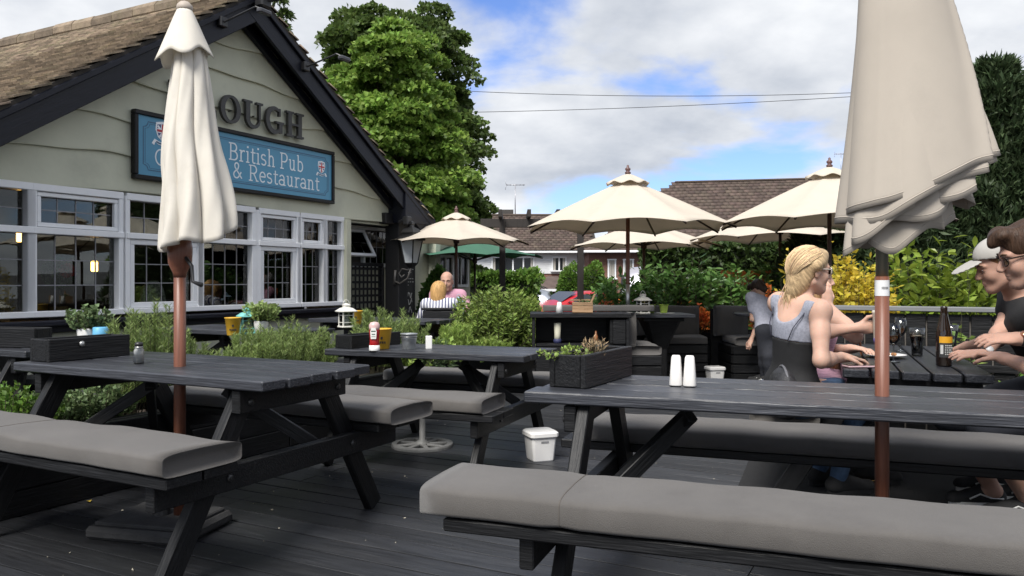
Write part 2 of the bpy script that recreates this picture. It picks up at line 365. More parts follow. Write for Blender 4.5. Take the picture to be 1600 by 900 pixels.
GL = {  # light slab letters: (advance, [(points, width)...])
 'C': (.78, [(arc(.40, .5, .33, .46, 45, 315, 16), T), ([(.66, .97), (.66, .72)], S_)]),
 'B': (.72, [([(.18, 0), (.18, 1)], T), ([(.06, .035), (.4, .035)], S_), ([(.06, .965), (.38, .965)], S_), ([(.18, .52), (.4, .52)], S_), (arc(.38, .742, .2, .222, 90, -90), T), (arc(.40, .278, .23, .243, 90, -90), T)]),
 'P': (.70, [([(.18, 0), (.18, 1)], T), ([(.06, .035), (.34, .035)], S_), ([(.06, .965), (.38, .965)], S_), ([(.18, .45), (.38, .45)], S_), (arc(.38, .707, .23, .258, 90, -90), T)]),
 'R': (.76, [([(.18, 0), (.18, 1)], T), ([(.06, .035), (.32, .035)], S_), ([(.06, .965), (.38, .965)], S_), ([(.18, .48), (.40, .48)], S_), (arc(.38, .722, .22, .243, 90, -90), T), ([(.40, .48), (.62, .035)], T), ([(.56, .035), (.74, .035)], S_)]),
 'l': (.34, [([(.18, 0), (.18, 1.04)], T), ([(.06, .035), (.30, .035)], S_), ([(.07, 1.0), (.18, 1.0)], S_)]),
 'i': (.34, [([(.18, 0), (.18, .68)], T), ([(.06, .035), (.30, .035)], S_), ([(.07, .645), (.18, .645)], S_), ([(.18, .86), (.18, .97)], .11)]),
 'a': (.60, [(arc(.29, .47, .17, .19, 160, 0, 8)+[(.46, .05)], T), (arc(.28, .2, .2, .17, 70, 430, 16), T), ([(.42, .035), (.58, .035)], S_)]),
 's': (.50, [(arc(.25, .5, .16, .15, 30, 250, 8)+arc(.25, .19, .17, .16, 70, -150, 8), T)]),
 'c': (.54, [(arc(.3, .34, .23, .31, 45, 315, 14), T), ([(.47, .64), (.47, .48)], S_)]),
 'r': (.48, [([(.18, 0), (.18, .68)], T), ([(.06, .035), (.32, .035)], S_), ([(.07, .645), (.18, .645)], S_), (arc(.36, .42, .18, .23, 170, 60, 6), T)]),
 't': (.42, [([(.2, .88), (.2, .16)]+arc(.31, .15, .11, .12, 190, 320, 6), T), ([(.06, .645), (.40, .645)], S_)]),
 'h': (.68, [([(.18, 0), (.18, 1.04)], T), ([(.07, 1.0), (.18, 1.0)], S_), ([(.06, .035), (.28, .035)], S_), (arc(.335, .45, .155, .2, 175, 0, 8)+[(.49, 0)], T), ([(.39, .035), (.61, .035)], S_)]),
 'n': (.68, [([(.18, 0), (.18, .68)], T), ([(.07, .645), (.18, .645)], S_), ([(.06, .035), (.28, .035)], S_), (arc(.335, .45, .155, .2, 175, 0, 8)+[(.49, 0)], T), ([(.39, .035), (.61, .035)], S_)]),
 'u': (.66, [([(.18, .68), (.18, .22)]+arc(.325, .22, .145, .19, 180, 345, 8), T), ([(.48, .68), (.48, .03)], T), ([(.07, .645), (.18, .645)], S_), ([(.37, .645), (.48, .645)], S_), ([(.48, .035), (.6, .035)], S_)]),
 'b': (.64, [([(.18, .03), (.18, 1.04)], T), ([(.07, 1.0), (.18, 1.0)], S_), (arc(.34, .34, .21, .31, 130, -130, 14), T)]),
 'e': (.56, [([(.1, .36), (.49, .36)]+arc(.295, .36, .195, .29, 0, 180, 10)+arc(.3, .33, .2, .3, 185, 315, 8), T)]),
 '&': (.8, [([(.70, .03), (.22, .66)]+arc(.33, .79, .14, .17, 200, -20, 8)+[(.42, .6), (.2, .42)]+arc(.31, .24, .2, .21, 140, 330, 8)+[(.66, .42)], T)]),
 'v': (.60, [([(.1, .66), (.3, .04)], T), ([(.3, .04), (.5, .66)], T), ([(.02, .645), (.2, .645)], S_), ([(.4, .645), (.58, .645)], S_)]),
 'y': (.60, [([(.1, .66), (.3, .04)], T), ([(.5, .66), (.22, -.2), (.08, -.24)], T), ([(.02, .645), (.2, .645)], S_), ([(.4, .645), (.58, .645)], S_)]),
 ' ': (.3, [])}
def write(parent, text, x, z, h, y0, y1, mat, sx=1.0):
    for ch in text:
        adv, st = GL[ch]; mb = MB()
        for k, (pts, w) in enumerate(st): ribbon(mb, [(p[0]*sx, p[1]) for p in pts], w, y0-.0003*k, y1, h, x, z)
        if st: mb.build('letter', mat, parent)
        x += adv*h*sx
    return x
E_ = .2; K = .085                # heavy serif capitals
BIG = {
 'P': [([(.22, 0), (.22, 1)], E_), ([(.02, .045), (.44, .045)], K), ([(.02, .955), (.55, .955)], K), ([(.22, .45), (.55, .45)], K), (arc(.5, .7, .3, .255, 90, -90, 12), [K, .1, .13, .16, .19, .2, .2, .2, .19, .16, .13, .1, K])],
 'L': [([(.22, 0), (.22, 1)], E_), ([(.02, .045), (.85, .045)], K), ([(.02, .955), (.44, .955)], K), ([(.83, .0), (.83, .32)], .09)],
 'O': [(arc(.5, .5, .37, .46, 90, 450, 28), [.085+.115*abs(math.cos(math.radians(90+360*i/28))) for i in range(29)])],
 'U': [([(.24, 1), (.24, .34)]+arc(.53, .34, .29, .29, 180, 355, 12), [E_, E_]+[.2-.011*i for i in range(13)]), ([(.82, .34), (.82, 1)], .09), ([(.03, .955), (.45, .955)], K), ([(.66, .955), (.98, .955)], K)],
 'G': [(arc(.5, .5, .38, .46, 55, 335, 20), [.09+.11*abs(math.sin(PI*i/20)) for i in range(21)]), ([(.76, .98), (.76, .68)], .08), ([(.8, .42), (.8, .03)], .17), ([(.56, .43), (.97, .43)], K)],
 'H': [([(.22, 0), (.22, 1)], E_), ([(.78, 0), (.78, 1)], E_), ([(.22, .5), (.78, .5)], K), ([(.02, .045), (.43, .045)], K), ([(.02, .955), (.43, .955)], K), ([(.57, .045), (.99, .045)], K), ([(.57, .955), (.99, .955)], K)]}

# ================================================================== THE PUB
pub = thing('pub_building', 'sage green gabled pub with leaded white windows, black bargeboards and mossy tiled roof', 'pub', uv(0, VF, 0), ANG_U)
TILE = M('mossy_clay_tile', (.195, .15, .105), .9, .35, 7, bump=.6, bscale=40, island=.40, dirt=(.12, .12, .05, .55), dscale=2)
TILE1 = M('mossy_clay_tile_single', (.195, .15, .105), .9, .35, 7, bump=.6, bscale=40, rnd=.38, dirt=(.12, .12, .05, .55), dscale=2)
SA, ZA, KR = 6.72, 4.43, .655          # apex and pitch of the bargeboards' top edge
SL, SR = 2.9, 10.36                    # eaves
YB = -.30                              # plane of the bargeboards (in front of the wall)
def roofz(s): return ZA-KR*abs(s-SA)
# walls below and behind the windows
m = MB(); m.box((5.9, .10, .05), (5.5, .2, 1.34)); m.build('front_wall', SAGEWALL, pub)          # up to z .72
m = MB(); m.box((8.60, .3, .9), (.16, .5, 2.6)); m.build('porch_cheek_wall', SAGEWALL, pub)
m = MB(); m.prism([(3.1, 1.98), (10.2, 1.98), (10.2, roofz(10.2)-.1), (SA, ZA-.1), (3.1, roofz(3.1)-.1)], .0, .12); m.build('gable_wall', SAGE, pub)
m = MB(); m.box((9.65, .52, .7), (1.9, .12, 2.6)); m.build('porch_back_wall', SAGEWALL, pub)
m = MB(); m.box((9.6, .3, 2.02), (1.7, .6, .05)); m.build('porch_ceiling', M('dark_timber', (.03, .028, .026), .7), pub)
m = MB(); m.box((3.05, 4.5, .6), (.2, 9, 2.6)); m.build('side_wall', SAGEWALL, pub)
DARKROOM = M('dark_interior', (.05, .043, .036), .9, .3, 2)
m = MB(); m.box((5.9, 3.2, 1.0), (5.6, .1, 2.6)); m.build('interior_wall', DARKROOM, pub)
m = MB(); m.box((5.9, 1.7, .05), (5.6, 3.0, .06)); m.build('interior_floor', M('brown_floorboards', (.07, .045, .03), .6), pub)
m = MB(); m.box((5.9, 1.7, 2.25), (5.6, 3.0, .06)); m.build('interior_ceiling', M('interior_ceiling_paint', (.16, .14, .11), .8), pub)
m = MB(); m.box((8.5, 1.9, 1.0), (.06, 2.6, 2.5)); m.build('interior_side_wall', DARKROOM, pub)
# waney boards: every board has its own wavy foot
zb = [2.02, 2.39, 2.77, 3.13, 3.50, 3.87, 4.16]
for i, z0 in enumerate(zb):
    top = (zb[i+1] if i+1 < len(zb) else ZA)+.06
    ph = [random.uniform(0, 6.28) for _ in range(4)]; cols = []
    for k in range(121):
        s = 2.95+k*(10.28-2.95)/120
        w = .022*math.sin(s*1.9+ph[0])+.014*math.sin(s*3.7+ph[1])+.007*math.sin(s*8.3+ph[2])+(.02*math.sin(s*1.1+ph[3]))
        if i == 0: w = .03*math.sin((s-4.2)*1.15)-.02*math.sin(s*.6)
        zl = z0+w; zt = min(top, roofz(s)-.12)
        if zl < zt-.01: cols.append((s, zl, zt))
    if len(cols) < 3: continue
    vs = []; fs = []
    for s, zl, zt in cols:
        f = (zt-zl)/(top-z0); ft = .052-.036*f
        vs += [(s, -.014, zl), (s, -.052, zl), (s, -.054, zl+.012), (s, -ft, zt), (s, -.004, zt)]
    for k in range(len(cols)-1):
        a = 5*k; b = a+5; fs += [(a+j, a+j+1, b+j+1, b+j) for j in range(4)]+[(a+4, a, b, b+4)]
    fs += [(0, 1, 2, 3, 4), tuple(5*(len(cols)-1)+j for j in (4, 3, 2, 1, 0))]
    m = MB(); m.add(vs, fs); m.build('waney_board', SAGE, pub)
# bargeboards, mouldings, verges
for sg in (-1, 1):
    e = SL if sg < 0 else SR
    nrm = Vector((sg*KR, 0, 1)).normalized(); dr = Vector((sg, 0, -KR)).normalized()
    A = Vector((SA, YB, ZA)); B = Vector((e, YB, roofz(e)))
    off = -nrm*.13
    beam('bargeboard', A+off-dr*.08+Vector((0, -.002*sg, 0)), B+off, .045, .26, NAVY, pub, up=nrm, ch=.006)
    beam('bargeboard_moulding', A-nrm*.035+Vector((0, -.04+.003*sg, 0)), B-nrm*.035+Vector((0, -.04, 0)), .04, .06, NAVY, pub, up=nrm, ch=.008)
    beam('soffit', A-nrm*.06+Vector((0, .16, 0)), B-nrm*.06+Vector((0, .16, 0)), .27, .03, NAVY, pub, up=nrm)
    beam('inner_trim', A-nrm*.22+Vector((0, .215, 0)), B-nrm*.22+Vector((0, .215, 0)), .07, .09, NAVY, pub, up=nrm)
    bld = MB(); bld.box((0, 0, 0), ((B-A).length, 9.6, .05)); mm4 = frame_to(A, B, nrm); mm4.translation += Vector((0, 4.75, 0))+nrm*.005
    bld.build('roof_boarding', M('roof_battens', (.03, .025, .02), .9), pub, M4=mm4)
# boxed eave at the porch corner
m = MB(); m.prism([(9.62, 2.02), (10.42, 2.02), (10.42, 2.10), (10.1, 2.32), (9.62, 2.55)], YB-.05, .05); m.build('eaves_box', NAVY, pub)
# roof tiles: real tiles; the nearest are single pieces, the rest one mass
def tile_geo(w, h, t):
    vs = []
    for (x, y, z) in ((-w/2, 0, 0), (w/2, 0, 0), (-w/2, h, 0), (w/2, h, 0)): vs += [(x, y, z), (x, y, z+t)]
    return np.array(vs, np.float32), np.array([(1, 3, 7, 5), (0, 1, 5, 4), (3, 2, 6, 7), (0, 2, 3, 1), (5, 7, 6, 4)], np.int32)
def tiles(parent, org, ax, down, n_ax, n_dn, w, expo, lap, t, mat, single=None, nsingle=0, name='tile', stag=True, jit=.004):
    """org: ridge end; ax along the ridge, down along the slope; returns nothing"""
    nrm = ax.cross(down).normalized()
    if nrm.z < 0: nrm = -nrm
    tv, tf = tile_geo(w-.004, expo+lap, t)
    Ms = []
    for r in range(n_dn):
        for c in range(n_ax):
            o = org+ax*((c+(.5 if stag and r % 2 else 0)+.5)*w)+down*((r+1)*expo)+nrm*(random.uniform(0, jit)+.02)
            tilt = (t*1.15)/expo+random.uniform(-.012, .012)
            up = (-down+nrm*(-tilt)).normalized(); a2 = (ax+down*random.uniform(-.02, .02)+nrm*random.uniform(-.015, .015)).normalized()
            n2 = a2.cross(up).normalized()
            if n2.z < 0: n2 = -n2
            M4 = Matrix((a2, up, n2)).transposed().to_4x4(); M4.translation = o; Ms.append(M4)
    sing = set()
    if nsingle:
        pw = parent.matrix_world if parent else Matrix()
        pm = Matrix.Translation(parent.location) @ Matrix.Rotation(parent.rotation_euler.z, 4, 'Z')
        sc = []
        for i, q in enumerate(Ms):
            p = pm @ q.translation; px = 800+1244*p.x/p.y if p.y > .5 else -9e9; py = 440-1244*(p.z-CAMZ)/p.y if p.y > .5 else -9e9
            if -20 < px < 1620 and -30 < py < 900: sc.append((p.length, i))
        sc.sort(); sing = {i for _, i in sc[:nsingle]}
        me = None
        for i in sorted(sing):
            if me is None:
                mb = MB(); mb.add([tuple(v) for v in tv], [tuple(f) for f in tf]); me = mb.mesh('tile'); me.materials.append(single)
            add_mesh(name, me, parent, None, Ms[i])
    vs = []; fs = []; b = 0
    for i, q in enumerate(Ms):
        if i in sing: continue
        R = np.array(q.to_3x3(), np.float32); vs.append(tv @ R.T+np.array(q.translation, np.float32)); fs.append(tf+b); b += len(tv)
    o = np_mesh('roof_tiling', np.concatenate(vs), np.concatenate(fs), mat, parent); o['kind'] = 'stuff'
for sg in (-1, 1):
    dn = Vector((sg, 0, -KR)).normalized(); Lr = ((SA-SL) if sg < 0 else (SR-SA))*math.hypot(1, KR)
    nr = Vector((sg*KR, 0, 1)).normalized()
    tiles(pub, Vector((SA, YB-.07, ZA))+nr*.03, Vector((0, 1, 0)), dn, 56, int(Lr/.105)+1, .17, .105, .06, .018, TILE, TILE1, 290 if sg < 0 else 0)
for k in range(24):   # ridge caps
    mb = MB(); mb.tube([(SA, YB-.05+k*.4, ZA+.06), (SA, YB+.36+k*.4, ZA+.065)], [.125, .12], 10); mb.build('ridge_tile', TILE1, pub, M4=Matrix.Translation((0, 0, random.uniform(-.008, .008))))
mo = MB(); mo.tube([(SA, 5.6, ZA), (SA, 5.6, ZA+1.6)], .025, 8); mo.build('roof_mast', GALV, pub)
# floodlights on the bargeboards
def flood(s, side):
    z = roofz(s)-.13; f = MB(); f.box((s, YB-.05, z), (.10, .07, .11), ch=.01); fl = f.build('floodlight_bracket', BLACKMET, pub)
    a = MB(); a.tube([(s, YB-.08, z), (s+.02, YB-.52, z+.10), (s+.03, YB-.6, z+.06)], .011, 8); a.build('arm', BLACKMET, fl)
    h = MB(); h.box((s+.03, YB-.63, z+.03), (.17, .07, .05), ch=.012); h.build('lamp_head', M('dark_lamp_body', (.05, .05, .055), .4), fl)
flood(6.2, -1); flood(7.5, 1)
f = MB(); f.box((SA+.02, YB-.10, ZA-.10), (.16, .14, .13), ch=.02); f.tube([(SA, YB-.1, ZA-.08), (SA-.1, YB-.35, ZA-.0)], .03, 8); f.tube([(SA, YB-.1, ZA-.08), (SA+.18, YB-.35, ZA-.02)], .03, 8); f.build('security_light', BLACKMET, pub)
# raised name on the gable
IRON = M('black_iron_letter', (.032, .031, .029), .45, .25, 30, bump=.15)
for ch, s in zip('PLOUGH', (5.72, 6.055, 6.385, 6.725, 7.075, 7.42)):
    mb = MB()
    for k, (pts, w) in enumerate(BIG[ch]): ribbon(mb, pts, w, -.115-.0006*k, -.075, .315, s, 2.95)
    mb.build('letter', IRON, pub)
    for dx in (.08, .2): pin = MB(); pin.tube([(s+dx, -.08, 3.1), (s+dx, 0, 3.1)], .008, 6); pin.build('letter_pin', IRON, pub)

# ------------------------------------------------------------------ pub sign board: hangs on the gable
sign = thing('pub_sign', 'blue pub sign board with white lettering and two flag crests in black frame', 'sign', pub.matrix_basis @ Vector((6.815, 0, 2.53)) if False else uv(6.815, VF, 2.53), ANG_U)
SBLUE = M('sign_blue', (.075, .27, .42), .4, .05, 2); SDK = M('sign_dark_blue', (.035, .115, .20), .4, .05, 2); SLT = M('sign_lettering_white', (.74, .79, .82), .45, .03, 4)
m = MB(); m.box((0, -.085, 0), (2.98, .02, .67)); m.build('panel', SBLUE, sign)
for nm, c, d in (('frame_rail', (0, -.085, .325), (3.02, .07, .045)), ('frame_rail', (0, -.085, -.325), (3.02, .07, .045)), ('frame_stile', (-1.49, -.085, 0), (.045, .068, .60)), ('frame_stile', (1.49, -.085, 0), (.045, .068, .60))):
    block(nm, c, d, BLACKWOOD, sign, .006)
cut = .055; X1, Z1 = 1.40, .245
pts = []
for (cx, cz, a0) in ((X1, Z1, 270), (-X1, Z1, 360), (-X1, -Z1, 90), (X1, -Z1, 180)): pts += arc(cx, cz, cut, cut, a0, a0-90, 5)
for w, yy, q in ((.012, -.0962, 1.0), (.006, -.0964, .975)):
    mb = MB(); pp = [(x*(.985 if q < 1 else 1), z*(.92 if q < 1 else 1)) for x, z in pts]; ribbon(mb, pp+[pp[0]], w, yy, -.094, 1, 0, 0); mb.build('border_line', SDK, sign)
write(sign, 'British Pub', -.30, .005, .20, -.0975, -.094, SLT, 1.067)
write(sign, 'Carvery', -1.27, -.185, .175, -.0975, -.094, SLT, 1.10); write(sign, '&', -.24, -.195, .185, -.0975, -.094, SLT, 1.1); write(sign, 'Restaurant', .0, -.20, .19, -.0975, -.094, SLT, 1.14)
CRW = M('crest_white', (.8, .82, .84), .5); CRB = M('crest_blue', (.03, .06, .2), .5); CRR = M('crest_red', (.5, .04, .05), .5)
def crest(x, z, h):
    def sh(k): return [(-.42*k, .5*k), (0, .58*k), (.42*k, .5*k), (.46*k, .1*k), (.3*k, -.3*k), (0, -.5*k), (-.3*k, -.3*k), (-.46*k, .1*k)]
    T4 = Matrix.Translation((x, 0, z))
    mb = MB(); mb.prism([(a*h, b*h) for a, b in sh(1)], -.0975, -.094, T4); c = mb.build('crest', CRW, sign)
    mb = MB(); mb.prism([(a*h, b*h-.03*h) for a, b in sh(.82)], -.0982, -.0976, T4); mb.build('crest_field', CRB, c)
    mb = MB(); ribbon(mb, [(-.32, .32), (.24, -.30)], .12, -.0986, -.0976, h, x, z); ribbon(mb, [(.32, .32), (-.24, -.30)], .12, -.0987, -.0976, h, x, z)
    ribbon(mb, [(0, .42), (0, -.42)], .24, -.0988, -.0976, h, x, z); ribbon(mb, [(-.36, .06), (.36, .06)], .24, -.0989, -.0976, h, x, z); mb.build('crest_white_cross', CRW, c)
    mb = MB(); ribbon(mb, [(0, .42), (0, -.42)], .13, -.0994, -.0985, h, x, z); ribbon(mb, [(-.36, .06), (.36, .06)], .13, -.0995, -.0985, h, x, z); mb.build('crest_red_cross', CRR, c)
    mb = MB(); ribbon(mb, [(-.62, -.72), (-.5, -.50), (-.25, -.62), (0, -.66), (.25, -.62), (.5, -.50), (.62, -.72)], .17, -.0978, -.094, h, x, z); mb.build('crest_scroll', CRW, c)
    mb = MB(); ribbon(mb, [(-.42, -.555), (-.25, -.62), (0, -.66), (.25, -.62), (.42, -.555)], .09, -.0985, -.0975, h, x, z); mb.build('crest_scroll_text', SDK, c)
crest(-1.17, .165, .19); crest(1.27, .11, .15)

# ------------------------------------------------------------------ windows of the pub front
GLASS = glass_mat('window_glass', (.88, .93, .9), refl=1.5, keep=.85)
NET = M('grey_net_curtain', (.42, .42, .40), .9, .15, 10, (8, 8, 1))
def light(win, s0, s1, z0, z1, nx, nz, y=.03):
    """leaded light: panes between lead cames"""
    lead = MB(); w = (s1-s0)/nx; h = (z1-z0)/nz
    for i in range(nx):
        for k in range(nz):
            pm = MB(); tx = random.uniform(-.010, .010); tz = random.uniform(-.010, .010)
            pm.box((0, 0, 0), (w-.004, .003, h-.004)); pm.build('pane', GLASS, win, M4=Matrix.Translation((s0+(i+.5)*w, y, z0+(k+.5)*h)) @ Matrix.Rotation(tx, 4, 'X') @ Matrix.Rotation(tz, 4, 'Z'))
    for i in range(1, nx): lead.box((s0+i*w, y, (z0+z1)/2), (.010, .012, z1-z0))
    for k in range(1, nz): lead.box(((s0+s1)/2, y+.0005, z0+k*h), (s1-s0, .011, .010))
    lead.build('leading', LEAD, win)
def sash(win, s0, s1, z0, z1, w=.045, y=.0, t=.05):
    for nm, c, d in (('sash_rail', ((s0+s1)/2, y, z1-w/2), (s1-s0, t, w)), ('sash_rail', ((s0+s1)/2, y, z0+w/2), (s1-s0, t, w)),
                     ('sash_stile', (s0+w/2, y, (z0+z1)/2), (w, t-.004, z1-z0-2*w)), ('sash_stile', (s1-w/2, y, (z0+z1)/2), (w, t-.004, z1-z0-2*w))):
        block(nm, c, d, WHITEP, win, .006)
units = [(3.20, 4.28, 4, 3), (4.37, 5.18, 4, 3), (5.31, 6.14, 4, 3), (6.23, 6.93, 4, 3), (7.08, 7.68, 4, 3), (7.79, 8.18, 3, 3), (8.27, 8.55, 3, 3)]
for i, (a, b, nx, nz) in enumerate(units):
    wn_ = MB()
    for c, d in (((a-.05, .0, 1.42), (.085, .10, 1.17)), ((b+.035, .0, 1.42), (.075, .10, 1.17)), (((a+b)/2, -.005, 1.61), (b-a+.1, .12, .06)),
                 (((a+b)/2, .0, 2.0), (b-a+.1, .11, .07)), (((a+b)/2, -.01, .855), (b-a+.1, .13, .055))): wn_.box(c, d, ch=.006)
    win = wn_.build('window', WHITEP, pub)
    if i in (1, 4, 5): sash(win, a, b, 1.645, 1.96, .04, -.01); light(win, a+.042, b-.042, 1.685, 1.92, nx, 2)
    else: light(win, a, b, 1.642, 1.962, nx, 2)
    if i in (2, 4): sash(win, a, b, .885, 1.578, .055, -.01); light(win, a+.057, b-.057, .942, 1.522, nx, nz)
    else: light(win, a, b, .885, 1.578, nx, nz)
    if i >= 3:
        cu = MB(); x0 = b-.14
        for k in range(8): cu.box((x0+k*.017, .16+.012*(k % 2), 1.4), (.019, .006, 1.15))
        cu.build('curtain', NET, win)
for a, b in ((3.0, 5.9), (5.9, 8.62)): block('window_sill', ((a+b)/2, -.07, .775), (b-a-.004, .24, .05), NAVY, pub, .01)
for a, b in ((3.0, 5.9), (5.9, 8.62)): block('sill_corbel', ((a+b)/2, -.03, .72), (b-a-.004, .12, .07), NAVY, pub, .01)
block('corner_post', (8.64, -.03, 1.4), (.10, .14, 1.2), SAGE, pub, .006)
# porch window with the tilted casement, porch post
pw = MB(); yw = .43
for c, d in (((8.86, yw, 1.68), (.06, .06, .60)), ((10.30, yw, 1.68), (.06, .06, .60)), ((9.58, yw, 1.96), (1.5, .06, .05)), ((9.58, yw-.01, 1.40), (1.55, .08, .06)), ((9.62, yw, 1.68), (.05, .06, .5))): pw.box(c, d, ch=.005)
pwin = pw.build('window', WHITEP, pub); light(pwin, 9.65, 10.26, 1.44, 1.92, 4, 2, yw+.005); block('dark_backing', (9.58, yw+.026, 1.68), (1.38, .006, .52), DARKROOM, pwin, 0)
oc = MB(); RX = Matrix.Translation((9.25, yw-.04, 1.92)) @ Matrix.Rotation(math.radians(-30), 4, 'X')
for c, d in (((0, 0, -.02), (.66, .04, .045)), ((0, 0, -.44), (.66, .04, .045)), ((-.31, 0, -.23), (.045, .04, .40)), ((.31, 0, -.23), (.045, .04, .40))): oc.box(c, d, RX, ch=.004)
ocw = oc.build('open_casement', WHITEP, pub)
for k in range(3):
    for j in range(2):
        pm = MB(); pm.box((-.19+k*.19, 0, -.13-j*.2), (.182, .003, .192), RX); pm.build('pane', GLASS, ocw)
POSTB = M('black_post_paint', (.005, .005, .006), .6, .3, 4, (10, 10, 1), bump=.3, bscale=8)
block('porch_post', (9.80, -.06, .72), (.25, .25, 2.68), POSTB, pub, .012)
block('porch_beam', (9.75, -.02, 2.08), (.6, .2, .16), POSTB, pub, .01)
pl = MB(); pl.tube([(9.62, -.24, 2.02), (9.62, -.34, 2.06)], .03, 8); pl.box((9.62, -.38, 2.04), (.12, .09, .13), ch=.015); pl.build('porch_spotlight', BLACKMET, pub)
for k, (s, z, d) in enumerate(((5.05, 1.66, 2.0), (5.75, 1.33, 1.7))):   # two lit pendants indoors
    pdl = thing('pendant_lamp', ('lit amber pendant lamp behind the high window pane', 'lit amber pendant lamp hanging lower inside the middle window')[k], 'lamp', pub.location+U*(s+.38)+V*d+Vector((0, 0, z)), 0, 'lit pendants inside the pub')
    q = MB(); q.tube([(0, 0, .1), (0, 0, 2.2-z)], .006, 6); q.build('cord', BLACKMET, pdl)
    q = MB(); q.lathe([(.02, .12), (.03, .1), (.05, .075), (.05, .07)], 12); q.build('cap', BLACKMET, pdl, True)
    q = MB(); q.lathe([(.03, -.06), (.038, -.05), (.038, .06), (.03, .07)], 12); q.build('bulb', emit_mat('amber_bulb', (1, .52, .12), 9), pdl, True)
# ================================================================== FURNITURE
BOLT = M('dark_bolt', (.05, .05, .05), .4, .2, 30, metal=.6)
def picnic_table(label, loc, rz, L=1.6, Wd=.70, H=.76, seat=.46, off=.60, npl=5, bl=None, hole=True):
    t = thing('picnic_table', label, 'picnic table', loc, rz, 'black picnic tables on the deck')
    bl = bl or L-.06; pw = Wd/npl
    for i in range(npl):
        dx = random.uniform(-.012, .012); o = block('plank', (dx, -Wd/2+(i+.5)*pw, H-.021+random.uniform(-.0015, .0015)), (L+random.uniform(-.012, .012), pw-.0125, .042), TOPWOOD, t, .0055)
    for sx in (-1, 1):
        xe = sx*(L/2-.16)
        cb = block('top_cross_beam', (xe, 0, H-.095), (.045, Wd-.06, .095), BLACKWOOD, t, .004)
        lb = block('seat_cross_beam', (xe, 0, seat-.092), (.046, 2*off+.26, .10), BLACKWOOD, t, .004)
        for sy in (-1, 1):
            x2 = xe-sx*.0475
            a = Vector((x2, sy*.225, H-.047)); b = Vector((x2, sy*(off+.03), .012))
            beam('leg', a, b+(b-a).normalized()*.0, .045, .095, BLACKWOOD, t, up=(0, sy, .4), ch=.004)
            beam('brace', (x2-sx*.046, sy*.24, seat-.08), (x2-sx*.046-sx*.30, -sy*.02, H-.10), .04, .06, BLACKWOOD, t, up=(0, 0, 1), ch=.003)
            for (yy, zz_) in ((sy*.27, H-.10), (sy*(off-.22), seat-.09)):
                bb = MB(); bb.lathe([(.016, 0), (.016, .004), (.010, .009), (.001, .010)], 8, Matrix.Translation((xe+sx*.0225, yy, zz_)) @ Matrix.Rotation(sx*PI/2, 4, 'Y')); bb.build('bolt', BOLT, t, True)
    for sy in (-1, 1):
        for k in (-1, 1): block('seat_plank', (0, sy*off+k*.085, seat-.021), (bl, .16, .040), BLACKWOOD, t, .005)
    return t
def cushion_obj(label, loc, rz, L, w=.38, h=.085, seams=(), mat=None, group='grey canvas bench cushions', name='bench_cushion', rxyz=None, cat='cushion'):
    mat = mat or CUSHION; n = 36; r = min(.030, h*.5); vs = []; fs = []; xs = []
    for a in (0, 25, 50, 70, 90): xs.append((-L/2+r*(1-math.sin(math.radians(a))), r*(1-math.cos(math.radians(90-a)))*.9 if a < 90 else 0))
    for k in range(1, int(L/.06)): xs.append((-L/2+r+k*(L-2*r)/int(L/.06), 0))
    for a in (90, 70, 50, 25, 0): xs.append((L/2-r*(1-math.sin(math.radians(a))), r*(1-math.cos(math.radians(90-a)))*.9 if a < 90 else 0))
    p1, p2, p3 = (random.uniform(0, 6) for _ in range(3))
    for x, ins in xs:
        pinch = sum(.007*math.exp(-((x-s)/.012)**2)-.003*math.exp(-((abs(x-s)-.03)/.02)**2) for s in seams)
        for k in range(n):
            th = 2*PI*k/n; c, s = math.cos(th), math.sin(th); ex = 2/6.5
            y = (w/2-ins-pinch)*math.copysign(abs(c)**ex, c); z = (h/2-ins*.75-pinch*.6)*math.copysign(abs(s)**ex, s)
            if s > 0: z += .006*(1-(y/(w/2))**2)+.0035*math.sin(x*7+p1)*math.cos(y*9+p2)+.002*math.sin(x*19+p3)
            y += .003*math.sin(x*9+p2)+.002*math.sin(x*23+p1)
            vs.append((x, y, z+h/2))
    m_ = len(xs)
    for i in range(m_-1):
        for k in range(n): fs.append((i*n+k, i*n+(k+1) % n, (i+1)*n+(k+1) % n, (i+1)*n+k))
    fs += [tuple(reversed(range(n))), tuple((m_-1)*n+k for k in range(n))]
    mb = MB(); mb.add(vs, fs); o = mb.build(name, mat, None, True); o.location = loc; o.rotation_euler = rxyz or (0, 0, rz)
    setp(o, label, cat, group)
    for s in seams:
        i = min(range(m_), key=lambda q: abs(xs[q][0]-s)); sm = MB(); sm.tube([vs[i*n+k % n] for k in range(n+1)], .0022, 6, False); sm.build('seam', M('cushion_thread', (.09, .08, .07), .9), o, True)
    return o
def loc2(c, rz, x, y, z): return Vector((c[0]+x*math.cos(rz)-y*math.sin(rz), c[1]+x*math.sin(rz)+y*math.cos(rz), z))

